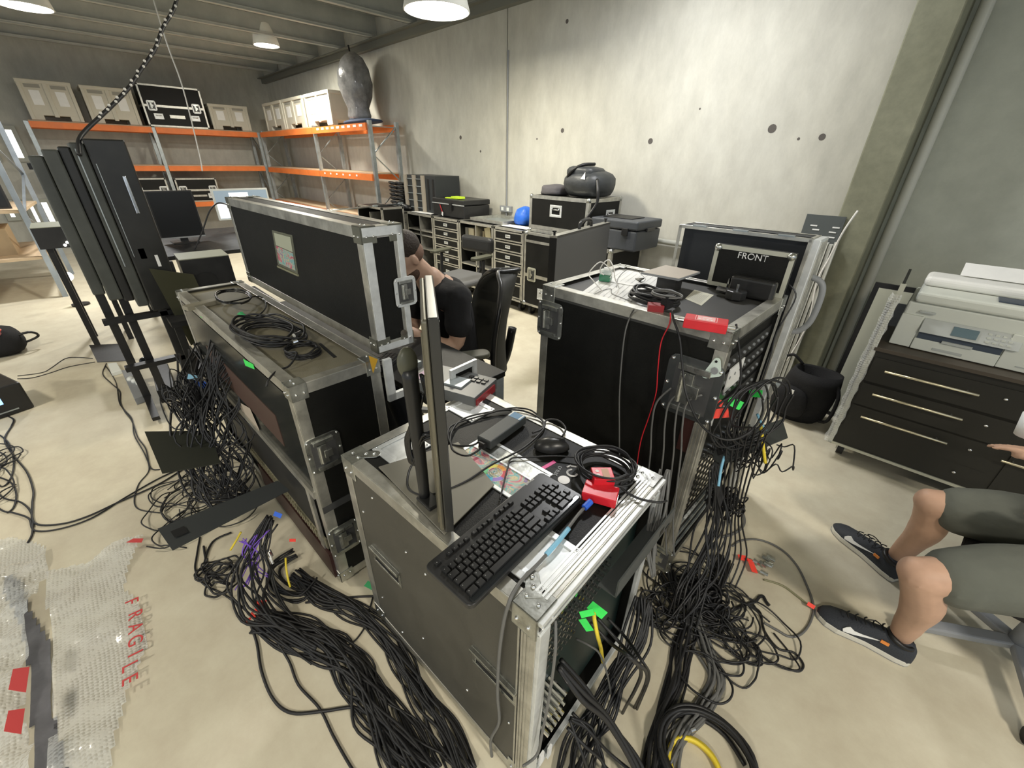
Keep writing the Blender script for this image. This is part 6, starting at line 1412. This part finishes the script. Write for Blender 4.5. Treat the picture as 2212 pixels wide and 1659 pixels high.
def sneaker(label, heel, toe, side, tilt=0.):
    heel, toe = Vector(heel), Vector(toe); d = toe - heel; ln = d.length; t = thing('sneaker', label, 'sneaker', (heel.x, heel.y, .002), atan2(d.y, d.x), 'sneakers of the person in shorts')
    prof = [(0, .022), (.04, .032), (.15, .037), (.3, .036), (.45, .036), (.6, .043), (.75, .050), (.88, .044), (.96, .028), (1, .010)]
    foot = [(s_ * ln, -w_ * 1.04) for s_, w_ in prof] + [(s_ * ln, w_ * 1.0) for s_, w_ in reversed(prof)]
    B().prism(foot, .0, .026).obj('sole', SOL, t, bevel=.006, bseg=3, smooth=False); B().prism([(x * 1.0 + .002, y * .96) for x, y in foot], -.001, .004).obj('outsole', GRY, t)
    hs = [.068, .088, .092, .096, .086, .070, .056, .046, .036, .024]; n = 12; vs = []
    for (s_, w_), h_ in zip(prof, hs):
        for i in range(n + 1): a = pi * i / n; c_ = cos(a); vs.append((s_ * ln, c_ * w_ * (.97 if abs(c_) > .5 else .9), .020 + (h_ - .02) * sin(a) ** .75))
    m_ = n + 1; fs = [(i * m_ + j, i * m_ + j + 1, (i + 1) * m_ + j + 1, (i + 1) * m_ + j) for i in range(len(prof) - 1) for j in range(n)] + [tuple(range(m_)), tuple(range((len(prof) - 1) * m_, len(prof) * m_))]
    B().add(vs, fs).obj('upper', UP_, t, smooth=True)
    B().tube([(.05 + .035 * cos(a * pi / 6) + .0, .030 * sin(a * pi / 6), .086 + .010 * cos(a * pi / 6)) for a in range(12)], .009, n=8, smooth=2, closed=True).obj('collar', BLK, t, smooth=True)
    # curved tick on the outer side
    o = []; s0 = side
    tick = [(.70, .030), (.60, .034), (.50, .042), (.40, .052), (.30, .064), (.42, .055), (.52, .050), (.60, .050), (.655, .060), (.69, .052), (.715, .040)]
    def wat(s_):
        for (a, wa), (c, wc) in zip(prof, prof[1:]):
            if a <= s_ <= c: return wa + (wc - wa) * (s_ - a) / (c - a)
    pts = [(s_ * ln, s0 * (wat(s_) * .985 + .0025 - .006 * ((z - .03) / .03)), z) for s_, z in tick]
    B().add(pts, [(0, 1, 7, 8), (0, 8, 9, 10), (1, 2, 6, 7), (2, 3, 5, 6), (3, 4, 5)]).obj('side_tick', PAP, t, mods=lambda o: setattr(o.modifiers.new('t', 'SOLIDIFY'), 'thickness', .002))
    for k in range(5): x = .10 + k * .024; B().tube([(x, -.018, .098 - k * .006), (x + .008, 0, .104 - k * .0065), (x, .018, .098 - k * .006)], .0025, n=5).obj('lace', BLK, t, smooth=True)
    B().tube([(.11, 0, .10), (.135, s0 * .02, .125), (.155, s0 * .03, .12), (.14, s0 * .018, .105)], .0022, n=5).obj('lace', BLK, t, smooth=True)
    B().box((.075, s0 * .0345 - .001, .058), (.098, s0 * .0345 + .003, .070)).obj('orange_tab', mat('orange_tab', (.80, .28, .06), .6), t)
    return t
sneaker('dark sneaker with white side tick, the one farther back, nearer the drawer cabinet', (.352, 1.985), (.095, 2.150), 1)
sneaker('dark sneaker with white side tick and lace loop, the nearer one beside the chair foot', (.425, 1.600), (.145, 1.575), 1)
# ---------------------------------------------------------------- cables on the floor and hanging
def loom(name, label, pts, n, r, w, seed=0, m=CBL, h=.03, smooth=5, z=0., jit=.25, kind='stuff', cat='cable bundle', zs=None):
    """a loose loom of n cables following the photo path pts on the plane z, w = width in metres (number or list)"""
    rn = random.Random(seed); C_ = [PZ(p, (zs[i] if zs else z)) for i, p in enumerate(pts)]; b = B()
    W_ = w if isinstance(w, (list, tuple)) else [w] * len(pts)
    for k in range(n):
        u = -1 + 2 * (k + .5) / n if n > 1 else 0; P = []; ph = rn.uniform(0, 6.28); fr = rn.uniform(.6, 1.6); hh = rn.random()
        for i, c in enumerate(C_):
            d = (C_[min(i + 1, len(C_) - 1)] - C_[max(i - 1, 0)]); d.z = 0; d.normalize(); s = Vector((-d.y, d.x, 0))
            uu = u + jit * 2 * sin(ph + fr * i * 1.7) + rn.uniform(-.1, .1)
            P.append(c + s * uu * W_[i] / 2 + Vector((0, 0, r + .001 + h * hh * max(0, 1 - uu * uu * .7))))
        b.tube(P, r * rn.uniform(.8, 1.15), n=6, smooth=smooth)
    o = b.obj(name, m, None, smooth=True); return tag(o, label, cat, None, kind)
# big looms
loom('cable_loom', 'thick flat loom of black cables fanning out on the floor left of the front case', [(560, 1345), (640, 1370), (720, 1405), (770, 1460), (810, 1530), (860, 1610), (920, 1700)], 34, .0042, [.07, .10, .10, .09, .10, .11, .12], 1, h=.045)
loom('cable_loom', 'black cable loom hugging the bottom edge of the front case', [(640, 1245), (700, 1290), (760, 1320), (820, 1365), (870, 1430), (915, 1510), (960, 1590), (1010, 1680)], 16, .0045, [.06, .07, .06, .06, .06, .06, .07, .07], 2, h=.035)
loom('cable_loom', 'black loom dropping from under the console case beside the red tape flags', [(590, 1130), (560, 1190), (545, 1250), (560, 1320), (620, 1365), (700, 1395)], 16, .004, [.05, .10, .12, .10, .09, .09], 3, h=.06, zs=[.22, .15, .10, .05, .02, .0])
loom('cable_loom', 'loose lower loom bending under the kick board of the console case', [(690, 1262), (650, 1290), (600, 1270), (590, 1230), (640, 1200)], 8, .0045, .05, 4, h=.04)
loom('cable_loom', 'hanging skein of thin dark cables at the back of the console case', [(500, 700), (480, 780), (470, 860), (470, 940), (480, 1010), (500, 1070)], 26, .0035, [.10, .16, .22, .22, .16, .10], 5, zs=[.85, .72, .55, .40, .25, .12], h=.05, jit=.35)
loom('cable_loom', 'dense dark cable mass below the skein behind the console case', [(430, 760), (440, 860), (455, 960), (480, 1050), (520, 1090)], 20, .005, [.12, .2, .22, .2, .12], 6, zs=[.6, .45, .3, .15, .05], h=.05, jit=.4)
loom('cable_loom', 'right hand loom rising from the floor to the back of the tall rack case', [(1540, 1010), (1545, 1080), (1540, 1150), (1520, 1230), (1490, 1290), (1470, 1350)], 16, .004, [.05, .08, .09, .09, .08, .08], 7, zs=[.55, .42, .28, .15, .06, .02], h=.03, jit=.3)
loom('cable_loom', 'black loom running from the tangle down to the bottom edge right of the front case', [(1500, 1320), (1475, 1400), (1455, 1480), (1430, 1560), (1415, 1640), (1400, 1720)], 12, .005, .05, 8, h=.03)
loom('cable_loom', 'grey black loom curving right of the tangle towards the lower coil', [(1500, 1330), (1520, 1400), (1545, 1470), (1520, 1530), (1470, 1590), (1440, 1660)], 10, .005, [.05, .05, .04, .04, .05, .06], 9, h=.025, m=CBG)
loom('cable_loom', 'two tied looms meeting at the heart of the right hand tangle', [(1440, 1240), (1470, 1290), (1510, 1300), (1545, 1270), (1560, 1210)], 12, .005, .06, 10, h=.04)
loom('cable_loom', 'black loom sweeping from the front case back down to the bottom edge', [(1385, 1300), (1375, 1380), (1340, 1460), (1300, 1540), (1260, 1620), (1230, 1700)], 14, .0045, [.05, .06, .06, .06, .08, .10], 11, zs=[.30, .22, .14, .06, .02, 0], h=.03)
loom('cable_loom', 'twin thick leads crossing out of the open back of the front case', [(1208, 1440), (1260, 1500), (1310, 1560), (1370, 1650), (1400, 1720)], 3, .007, .03, 12, zs=[.38, .30, .2, .08, .02], h=.01)
loom('cable_loom', 'short cable fan from the white labels to the bottom edge', [(1230, 1560), (1270, 1600), (1300, 1650), (1310, 1700)], 5, .0045, [.04, .07, .10, .14], 13, zs=[.16, .12, .05, .02])
# vertical slim bunch beside right post between cases
loom('cable_loom', 'slim bunch of leads rising along the gap between the two rack cases', [(1410, 1250), (1405, 1180), (1420, 1100), (1440, 1020)], 7, .0035, .03, 14, zs=[.45, .55, .68, .78], m=CBG, h=.01)
# open tangles made of wandering loops
def tangle(label, c, rad, n, r, seed, m=CBL, z=0., hmax=.05, k=10, squash=.8):
    rn = random.Random(seed); c = PZ(c, z) if len(c) == 2 else Vector(c); b = B()
    for _ in range(n):
        ox, oy = rn.gauss(0, rad * .35), rn.gauss(0, rad * .35); R_ = rn.uniform(.35, .9) * rad; P = []; a0 = rn.uniform(0, 6.28); tt = rn.uniform(.9, 1.8); sq = rn.uniform(.55, 1); an = rn.uniform(0, pi); nn = int(k * tt) + 2
        for i in range(nn):
            a = a0 + 2 * pi * tt * i / nn; q = R_ * (1 + .15 * sin(2.3 * a + ox * 30)); x, y = q * cos(a), q * sin(a) * sq
            P.append(c + Vector((ox + x * cos(an) - y * sin(an) + .02 * i / nn, (oy + x * sin(an) + y * cos(an)) * squash, r + .001 + hmax * rn.random() * .6)))
        b.tube(P, r, n=5, smooth=4)
    o = b.obj('cable_tangle', m, None, smooth=True); return tag(o, label, 'cable tangle', None, 'stuff')
tangle('tangle of thin black cable loops on the floor right of the front case', (1530, 1330), .20, 20, .0032, 21)
tangle('dark heart of the cable tangle by the foot of the tall rack case', (1500, 1280), .09, 16, .0042, 22, hmax=.09)
tangle('small loops of black cable between the two rack cases near the floor', (1430, 1330), .09, 9, .0034, 23)
tangle('open black cable loops hanging around the back of the tall rack case', (1600, 1010), .12, 9, .0028, 24, z=.45, hmax=.25, squash=.6)
tangle('thin black cable loops on the floor behind the console case', (430, 1060), .28, 14, .003, 25)
tangle('fine dark cable nest hanging at the open side of the console case', (440, 900), .15, 16, .003, 26, z=.40, hmax=.35)
tangle('loose loops of black cable on the floor at the left edge', (-40, 1010), .30, 6, .0035, 27)
loom('purple_strands', 'purple thin cable strands hanging beside the console case', [(535, 1165), (545, 1195), (545, 1225), (550, 1262)], 8, .0022, [.09, .04, .035, .07], 28, PRP, h=.02, jit=.5, zs=[.22, .17, .12, .08])
tangle('lower loops of black cable left of the red tape flags', (470, 1240), .09, 6, .0038, 29)
tangle('black cable knots in front of the tall rack case back, level with the patch panel', (1555, 1100), .08, 12, .0032, 30, z=.30, hmax=.16)
# individual floor cables
def fc(label, pts, r=.004, m=CBL, hs=None, name='signal_cable'): return cable(name, floor_pts(pts, r, hs), r, m, label)
fc('black cable running from the left edge loops round to the tinted case foot', [(400, 1010), (350, 1042), (290, 1070), (255, 1085), (190, 1115), (130, 1132), (75, 1130), (70, 1090), (72, 1060), (58, 1020), (30, 985), (10, 950), (25, 920), (28, 905), (0, 893)], .0045)
fc('second black cable beside the long floor cable, looping back left', [(420, 1000), (350, 1030), (270, 1075), (200, 1118), (130, 1142), (75, 1146), (62, 1120), (30, 1108), (0, 1100), (-40, 1060), (-20, 1030), (20, 1040), (35, 1065), (30, 1095), (15, 1108)], .004)
fc('black cable curling down to the bubble wrap corner', [(0, 940), (20, 960), (30, 1000), (22, 1035), (0, 1050), (-30, 1010), (0, 1070), (45, 1085), (68, 1110), (70, 1150), (60, 1172)], .004)
fc('thin twin lead winding down from the tilted black plate to the loops', [(230, 785), (222, 808), (240, 828), (258, 845), (260, 870), (270, 890), (285, 910), (298, 945), (315, 970), (325, 1010), (345, 1014)], .0035)
fc('thin lead crossing its twin below the small black plate', [(228, 790), (250, 825), (257, 868), (268, 885), (285, 905), (290, 940), (312, 980), (322, 1015), (300, 1045), (290, 1080), (300, 1100), (345, 1108)], .003)
fc('black lead from the left screen box to the small black plate', [(38, 812), (90, 805), (110, 795), (140, 775), (165, 772), (200, 774)], .003)
fc('lower black lead with square tag from the left screen box', [(38, 818), (70, 816), (110, 805), (150, 792), (205, 782)], .003)
fc('black cable snaking from the looms down the open floor to the bottom edge', [(600, 1390), (625, 1430), (645, 1480), (690, 1530), (720, 1590), (760, 1660), (790, 1700)], .0045)
fc('black cable dropping left of the red tape then curving right across the floor', [(540, 1345), (555, 1390), (565, 1450), (590, 1510), (630, 1540), (700, 1536), (760, 1528), (790, 1540), (820, 1555)], .005)
fc('long dark lead curving from the black slotted plate down to the flags', [(432, 1160), (425, 1200), (422, 1232), (440, 1262), (480, 1282), (510, 1305), (520, 1330), (535, 1350)], .0038)
fc('two turned black lead under the slotted plate', [(440, 1180), (448, 1220), (475, 1250), (500, 1262), (450, 1240), (442, 1215), (460, 1170), (500, 1150)], .0045)
fc('black lead from the console foot passing under the front case', [(660, 1302), (740, 1292), (800, 1288), (830, 1290)], .004)
fc('short black lead tied to the floor loom beside the front case', [(805, 1290), (795, 1330), (785, 1360), (760, 1390), (735, 1396)], .003)
fc('grey cable looping wide from the tangle to the pink tag and back', [(1582, 1180), (1600, 1168), (1640, 1166), (1685, 1185), (1720, 1220), (1745, 1270), (1757, 1310), (1750, 1345), (1730, 1370), (1705, 1375), (1680, 1362), (1650, 1345)], .0045, CBG)
fc('olive cable from the red tagged plugs to the pink tag', [(1650, 1252), (1690, 1265), (1725, 1290), (1752, 1312)], .004, mat('olive_cable', (.22, .21, .12), .5))
fc('big single loop of grey cable under the knee of the tangle', [(1560, 1160), (1590, 1150), (1608, 1130), (1600, 1100), (1575, 1085), (1560, 1090)], .006, CBG)
fc('black single cable loop reaching lowest right on the open floor', [(1600, 1300), (1640, 1320), (1650, 1360), (1680, 1400), (1715, 1410), (1735, 1435), (1725, 1450), (1690, 1440), (1650, 1420), (1620, 1380)], .004)
fc('black loop right of the tangle ending in a hooked plug', [(1560, 1330), (1600, 1310), (1630, 1300), (1640, 1290), (1648, 1288), (1655, 1300), (1662, 1308)], .006)
for k, (p, q, s_) in enumerate((((1565, 1350), .075, 'upper'), ((1600, 1395), .065, 'middle'), ((1640, 1400), .06, 'right'), ((1560, 1420), .07, 'lower'), ((1520, 1460), .09, 'lowest'))):
    c = PZ(p, .006 + .004 * k); cable('signal_cable', [c + Vector((q * cos(a * pi / 6 + k), q * .8 * sin(a * pi / 6 + k), .004 * (a % 3))) for a in range(14)], .0036, CBL, 'black cable ring lying flat on the floor, the %s ring right of the case feet' % s_)
# lower right coil with yellow core
coil('cable_coil', 'thick black cable coil at the bottom edge, yellow showing inside', (1520, 1650), .0, .13, .12, 7, .0065, CBL, seed=31, h=.06, jit=.06, ang=.4)
coil('cable_coil', 'yellow cable coil inside the thick black coil at the bottom edge', (1500, 1665), .0, .075, .07, 3, .007, YEL, seed=32, h=.02, jit=.04)
o = B().cyl(PZ((1493, 1578), .05), PZ((1502, 1574), .055), .007, 10).obj('bnc_plug', CHR); tag(o, 'tiny chrome plug sticking up above the lowest black coil', 'plug')
fc('single lead from the lowest coil running up left to the front case', [(1395, 1650), (1420, 1600), (1460, 1570), (1500, 1545), (1530, 1515), (1542, 1470)], .0035, CBG)
# leads out of the front case back
def lead(label, pts, r, m, name='case_lead'):
    P = []
    for p, s_ in pts: P.append(XB(p, s_) if s_ >= 0 else PZ(p, -s_))
    return cable(name, P, r, m, label)
lead('black lead from the lowest green flag arching right and down', [((1275, 1345), .02), ((1320, 1390), .08), ((1360, 1420), .14), ((1385, 1450), .16), ((1372, 1490), .15), ((1345, 1540), .12), ((1320, 1600), .10)], .0045, CBL)
lead('black lead from the middle green flag arching right and down', [((1290, 1335), .02), ((1340, 1390), .09), ((1375, 1430), .15), ((1397, 1455), .17), ((1390, 1490), .16), ((1360, 1550), .13), ((1335, 1610), .10)], .0045, CBL)
lead('black lead from the right green flag arching right and down', [((1312, 1335), .02), ((1350, 1375), .08), ((1385, 1425), .15), ((1402, 1460), .17), ((1385, 1510), .16), ((1360, 1570), .12)], .004, CBL)
lead('yellow lead hanging below the green flags', [((1285, 1312), .01), ((1283, 1330), .03), ((1290, 1370), .05), ((1298, 1400), .05), ((1302, 1430), .04)], .005, YEL)
lead('thin grey lead in the dark opening below the green flags', [((1245, 1380), .0), ((1275, 1395), .04), ((1295, 1412), .06), ((1310, 1450), .07), ((1320, 1500), .08)], .0028, CBG)
lead('grey lead looping down the left inside of the open case back', [((1200, 1340), .01), ((1200, 1400), .03), ((1192, 1470), .03), ((1182, 1530), .03), ((1172, 1580), .03), ((1160, 1630), .03), ((1130, 1655), .02)], .0035, CBG)
for k, p in enumerate(((1215, 1520), (1202, 1548))):
    pass
# flags and tags
def F(p, z, s, m, label, rot): c = PZ(p, z); return flag(c, s, m, label, rot)
F((562, 1304), .07, .020, ORT, 'bright red tape flag, uppermost of the cluster left of the front case', (.9, .2, 1.0))
F((556, 1318), .06, .010, ORT, 'small dull red tape flag in the middle of the red cluster', (.9, .6, .4))
F((546, 1330), .05, .013, ORT, 'red tape flag at the lower left of the red cluster', (.8, .2, .2))
F((537, 1338), .05, .008, ORT, 'smallest red tape flag at the lowest point of the cluster', (.8, -.3, 1.2))
F((632, 1167), .16, .012, ORT, 'small red tape flag on the maroon kick board', (1.2, .1, .9))
F((1548, 868), .84, .020, ORT, 'round bright red tape tag, upper of two by the tall rack case post', (1.2, .2, .3)); F((1553, 893), .80, .030, ORT, 'large bright red tape tag, lower of two by the tall rack case post', (1.2, -.3, .5))
F((1590, 872), .80, .030, GRN, 'bright green tape wad left of the backpack among hanging leads', (1.0, .4, .6)); F((1632, 850), .78, .026, GRN, 'bright green tape wad nearest the backpack', (1.2, -.4, -.3))
F((1605, 1205), .02, .022, ORT, 'red tape tag, left of the tagged plugs on the floor', (.3, .2, .8)); F((1625, 1222), .02, .030, ORT, 'red tape tag, right of the tagged plugs on the floor', (.4, -.2, 2.3)); F((1752, 1308), .02, .014, ORT, 'small pink red tag where two floor cables meet near the sneaker', (.8, .3, .3))
F((600, 1112), .30, .016, BLU, 'blue plug tape at the patch strip of the console case', (.9, .3, .6)); F((432, 828), .55, .030, BLU, 'bright blue tape wad among the dark cables behind the console case', (1.1, .3, .6)); F((417, 815), .60, .022, LBL, 'pale blue tape wad beside the bright blue one', (1.1, .3, 1.0))
F((800, 1265), .02, .022, GRD, 'dark green tape on the floor peeping out at the left foot of the front case', (.1, .1, .4))
b = B(); rn = random.Random(9)
for k in range(9): c = PZ((1640 + rn.uniform(-18, 22), 1218 + rn.uniform(-18, 18)), .02); d = Vector((.03, rn.uniform(-.012, .012), 0)); b.cyl(c, c + d, .007, 8)
tag(b.obj('cable_plugs', ZNC), 'cluster of worn silver plugs beside the red tags on the floor', 'plugs', kind='stuff')
b = B()
for k in range(6): c = PZ((575 + rn.uniform(-6, 10), 1195 + rn.uniform(-12, 12)), .16); b.cyl(c, c + Vector((.02, .0, -.02)), .005, 8)
tag(b.obj('cable_plugs', CHR), 'cluster of bright chrome plugs beside the purple strands', 'plugs', kind='stuff')
cable('yellow_lead', [PZ((617, 1205), .14), PZ((618, 1225), .12), PZ((622, 1250), .09), PZ((627, 1268), .06)], .004, YEL, 'short yellow sleeved lead below the console case')
cable('yellow_lead', [PZ((520, 1150), .25), PZ((510, 1168), .2), PZ((498, 1188), .16)], .004, YEL, 'yellow sleeved lead left of the purple strands')
cable('yellow_lead', [PZ((1643, 918), .70), PZ((1646, 940), .66), PZ((1650, 975), .6), PZ((1653, 1000), .55)], .006, YEL, 'yellow sleeve on a hanging lead in front of the backpack')
cable('blue_lead', [PZ((1636, 895), .74), PZ((1645, 915), .70), PZ((1655, 930), .68)], .005, LBL, 'light blue sleeve above the yellow one in front of the backpack')
cable('blue_lead', [PZ((1565, 985), .62), PZ((1558, 1010), .58), PZ((1552, 1050), .52)], .005, LBL, 'light blue sleeve over the patch panel of the tall rack case')
# hoops of cable hanging at the tall rack case back
for k in range(6):
    rn = random.Random(40 + k); pts = []
    cc = RCM @ Vector((rL / 2 + .07 + .012 * k, -rW / 2 + .10 + .02 * k, .80)); R_ = .115 + .007 * (k % 3)
    for i in range(15):
        a = 2 * pi * i / 14 + .4; pts.append(cc + Vector((.045 * cos(a) + rn.uniform(-.008, .008) - .01, R_ * .85 * cos(a) + rn.uniform(-.006, .006), R_ * 1.05 * sin(a))))
    cable('cable_hoop', pts, .0036, CBL, 'black cable hoop on the latch side of the tall rack case, %s' % ('nearest the case', 'second from the case', 'third from the case', 'third from outside', 'second from outside', 'outermost')[k], group='cable hoops at the rack case back')
for k in range(7):
    x = 1560 + k * 13
    cable('hanging_cable', [PZ((x + 20, 900 + 6 * k), .78), PZ((x + 10, 960), .68), PZ((x + 5 - 4 * k, 1040), .50), PZ((x - 6 * k, 1120), .30), PZ((x - 25, 1200), .12), PZ((x - 50, 1270), .02)], .0034, CBL, 'dark lead falling from the cable hoops to the floor, %s' % ('leftmost of seven', 'second from left', 'third from left', 'middle of seven', 'third from right', 'second from right', 'rightmost of seven')[k], group='leads falling from the hoops')
# slotted black plates
def plate(par, ps, z0, m=BLK, slot=True, name='slotted_plate'):
    M = (Matrix.Translation(par.location) @ par.rotation_euler.to_matrix().to_4x4()).inverted(); q = [M @ PZ(p, z0) for p in ps]
    t = B().quad(q[0], q[1], q[2], q[3], .004).obj(name, m, par)
    if slot:
        u = (q[1] - q[0]); v = (q[3] - q[0]); a = q[0] + u * .06 + v * .35; e = Vector((0, 0, .005)); B().quad(a + e, a + u * .10 + e, a + u * .10 + v * .3 + e, a + v * .3 + e).obj('oval_slot', mat('recess_black', (.006, .006, .006), .9), t)
    return t
SPL = mat('blue_black_plate', (.030, .034, .036), .45)
plate(DC, ((340, 1142), (600, 1038), (625, 1058), (372, 1188)), .34, SPL)
plate(DC, ((312, 932), (452, 930), (476, 1000), (350, 1022)), .36, mat('olive_black_plate', (.018, .020, .014), .5), slot=False)
plate(TW, ((192, 745), (272, 742), (292, 778), (210, 782)), .25, BLK, slot=False)
plate(RC, ((1535, 955), (1690, 905), (1702, 945), (1545, 1010)), .52, mat('grey_black_plate', (.05, .055, .055), .45))
# power boards and low boxes at the trolley foot
def gear(label, ps, h, m, extra=None, name='power_board', cat='power board'):
    q = [PZ(p, h) for p in ps]; c = sum(q, Vector()) / 4; t = thing(name, label, cat, (c.x, c.y, .001), 0); c.z = h
    B().prism([((v - c).x, (v - c).y) for v in q], 0, h).obj('housing', m, t, bevel=.003)
    return t, c
t, c = gear('grey power board with white plugs between the trolley legs', ((262, 800), (290, 795), (318, 852), (290, 862)), .05, GRY)
for k in range(3): B().sph((-.05 + .06 * k, -.01 + .02 * k, .06), .025, 10, 6, (1, 1, .8)).obj('white_plug', WHT, t, smooth=True)
gear('black box with pale front edge beside the power board', ((325, 790), (362, 785), (378, 835), (338, 845)), .10, BLK, name='equipment_box', cat='device')
t, c = gear('white adapter lying by the trolley foot', ((232, 785), (252, 783), (262, 800), (240, 806)), .03, WHT, name='power_adapter', cat='power adapter')
o = B().sph((0, 0, 0), .035, 14, 8).obj('bowl_camera', mat('gloss_black', (.012, .014, .016), .15), smooth=True); o.location = PZ((312, 780), .036); tag(o, 'glossy black dome between the trolley legs', 'dome camera')
# left edge devices
sb = PZ((10, 830), .20)
t = thing('display_box', 'black box with small lit blue screen at the left edge', 'device', (sb.x - .1, sb.y - .08, 0), radians(20))
B().box((-.15, -.25, 0), (.16, .10, .20)).obj('housing', BLKS, t, bevel=.012); B().box((.1601, -.16, .09), (.1615, -.02, .155)).obj('screen', mat('lit_blue_screen', (.25, .50, .95), .3, emis=1.6), t); B().box((.1605, -.1, .03), (.163, .03, .038)).obj('bright_strip', GAL, t)
tb = PZ((15, 735), .12)
t = thing('tool_pouch', 'dark bag with red clear bottle and black loops at the left edge', 'bag', (tb.x - .05, tb.y - .08, 0), 0)
blob('bag_body', FAB, t, (0, 0, .10), (.16, .18, .12), 4, .08); B().tube([(.05, .05, .12), (.06, .22, .16), (.02, .26, .10), (.05, .12, .06)], .010, n=6).obj('bag_strap', BLK, t, smooth=True)
B().cyl((.10, -.02, .12), (.12, .06, .22), .030, 14).obj('clear_bottle', mat('pinkish_plastic', (.35, .12, .12), .15), t, smooth=True); B().cyl((.12, .06, .22), (.125, .08, .245), .02, 12).obj('red_cap', mat('red_cap', (.65, .10, .08), .4), t, smooth=True)
# ---------------------------------------------------------------- bubble wrap sheets, lower left
def sheet_mesh(name, label, edge, m, z=.004, amp=.03, seed=0, n=26, parent=None, hump=.06):
    """crumpled sheet filling the photo outline edge"""
    rn = random.Random(seed); Q = [PZ(p, 0) for p in edge]; x0 = min(v.x for v in Q); x1 = max(v.x for v in Q); y0 = min(v.y for v in Q); y1 = max(v.y for v in Q)
    def inside(x, y):
        c = False; j = len(Q) - 1
        for i in range(len(Q)):
            if (Q[i].y > y) != (Q[j].y > y) and x < (Q[j].x - Q[i].x) * (y - Q[i].y) / (Q[j].y - Q[i].y) + Q[i].x: c = not c
            j = i
        return c
    ph = [rn.uniform(0, 6.28) for _ in range(6)]; step = .012; nx, ny = int((x1 - x0) / step) + 1, int((y1 - y0) / step) + 1; idx = {}; vs = []; fs = []
    for j in range(ny + 1):
        for i in range(nx + 1):
            x, y = x0 + i * step, y0 + j * step
            f = lambda a, b_, k: sin(a * x + b_ * y + ph[k])
            zz = z + hump * (.5 + .5 * f(5, 3, 0)) * .5 + amp * (.25 * f(19, 9, 1) + .2 * f(-11, 23, 2) + .12 * f(41, -29, 3) + .1 * f(33, 51, 4)) + rn.uniform(-.0012, .0012)
            idx[i, j] = len(vs); vs.append((x, y, max(zz, .002)))
    for j in range(ny):
        for i in range(nx):
            if inside(x0 + (i + .5) * step, y0 + (j + .5) * step): fs.append((idx[i, j], idx[i + 1, j], idx[i + 1, j + 1], idx[i, j + 1]))
    used = sorted({k for f in fs for k in f}); mp = {k: i for i, k in enumerate(used)}
    b = B().add([vs[k] for k in used], [tuple(mp[k] for k in f) for f in fs]); o = b.obj(name, m, parent, smooth=True); return tag(o, label, 'bubble wrap')
W1 = sheet_mesh('bubble_wrap', 'flat sheet of clear bubble wrap with red printed letters on the floor at lower left', ((105, 1240), (120, 1235), (200, 1215), (245, 1180), (275, 1166), (310, 1163), (300, 1190), (275, 1240), (268, 1275), (290, 1290), (312, 1340), (316, 1400), (300, 1440), (280, 1480), (262, 1560), (240, 1640), (235, 1700), (110, 1700), (112, 1500), (112, 1360)), BUB, seed=1, amp=.022, hump=.03)
W2 = sheet_mesh('bubble_wrap', 'crumpled second length of bubble wrap at the lower left corner', ((-60, 1180), (20, 1166), (60, 1168), (100, 1185), (108, 1215), (104, 1250), (92, 1300), (72, 1390), (75, 1480), (60, 1560), (85, 1650), (85, 1720), (-120, 1720), (-120, 1300)), BUB, seed=2, amp=.06, hump=.12)
W3 = sheet_mesh('shipping_blanket', 'dark grey folded strip between the two lengths of bubble wrap', ((20, 1240), (45, 1260), (70, 1330), (108, 1385), (112, 1500), (120, 1560), (155, 1700), (80, 1700), (70, 1560), (66, 1450), (50, 1360), (10, 1280)), mat('grey_packing', (.12, .12, .13), .8, var=.3, vscale=8), seed=3, amp=.012, hump=.02)
PRT = mat('red_packing_print', (.55, .05, .05), .5)
for i, ch in enumerate('FRAGILE'):
    p = (288 + (8 if 0 < i < 5 else 0) - (0 if i < 5 else 4), 1300 + i * 28)
    p = (p[0] - 5, p[1]); c = PZ(p, .030); d = PZ((p[0], p[1] + 20), .030) - c; text(None, ch, .060, (c.x, c.y, c.z), (0, 0, atan2(d.y, d.x)), PRT, 'red_letter', W1, ext=.0008)
c0 = PZ((290, 1168), .04)
B().add([PZ(p, .042) for p in ((272, 1172), (288, 1163), (310, 1163), (306, 1172))], [(0, 1, 2, 3)]).obj('red_print', PRT, W1)
for p, q in (((40, 1470), 'a'), ((30, 1560), 'b')):
    B().add([PZ((p[0] - 12, p[1] - 25), .13), PZ((p[0] + 24, p[1] - 30), .12), PZ((p[0] + 16, p[1] + 26), .12), PZ((p[0] - 22, p[1] + 20), .13)], [(0, 1, 2, 3)]).obj('red_print', PRT, W2)
# cable with beads hanging from the ceiling, thin stay wire
ch_ = [PX(p, -3.9 + .05 * i) for i, p in enumerate(((388, -30), (375, 20), (352, 60), (335, 105), (305, 150), (278, 190), (245, 225), (210, 258), (182, 285), (170, 305), (172, 335)))]
cable('overhead_cable', ch_, .011, CBL, 'dark cable with pale twisted tape hanging from the ceiling onto the panel stack')
b = B(); Q = catmull(ch_, 12)
for i, q in enumerate(Q[8:84]):
    if i % 3 == 0: b.sph(q + Vector((.010, .006 * ((i % 2) * 2 - 1), .006)), .008, 6, 4)
tag(b.obj('twisted_tape', mat('pale_tape', (.72, .70, .65), .5)), 'pale twisted tape along the hanging ceiling cable', 'tape', kind='stuff')
cable('stay_wire', [Vector((-6, PX((352, 70), -6.0).y, 3.32)), PX((358, 85), -6.0), PX((395, 190), -6.0), PX((430, 330), -6.0), PX((437, 370), -6.0)], .006, CBW, 'thin pale wire hanging straight from the ceiling before the far rack')
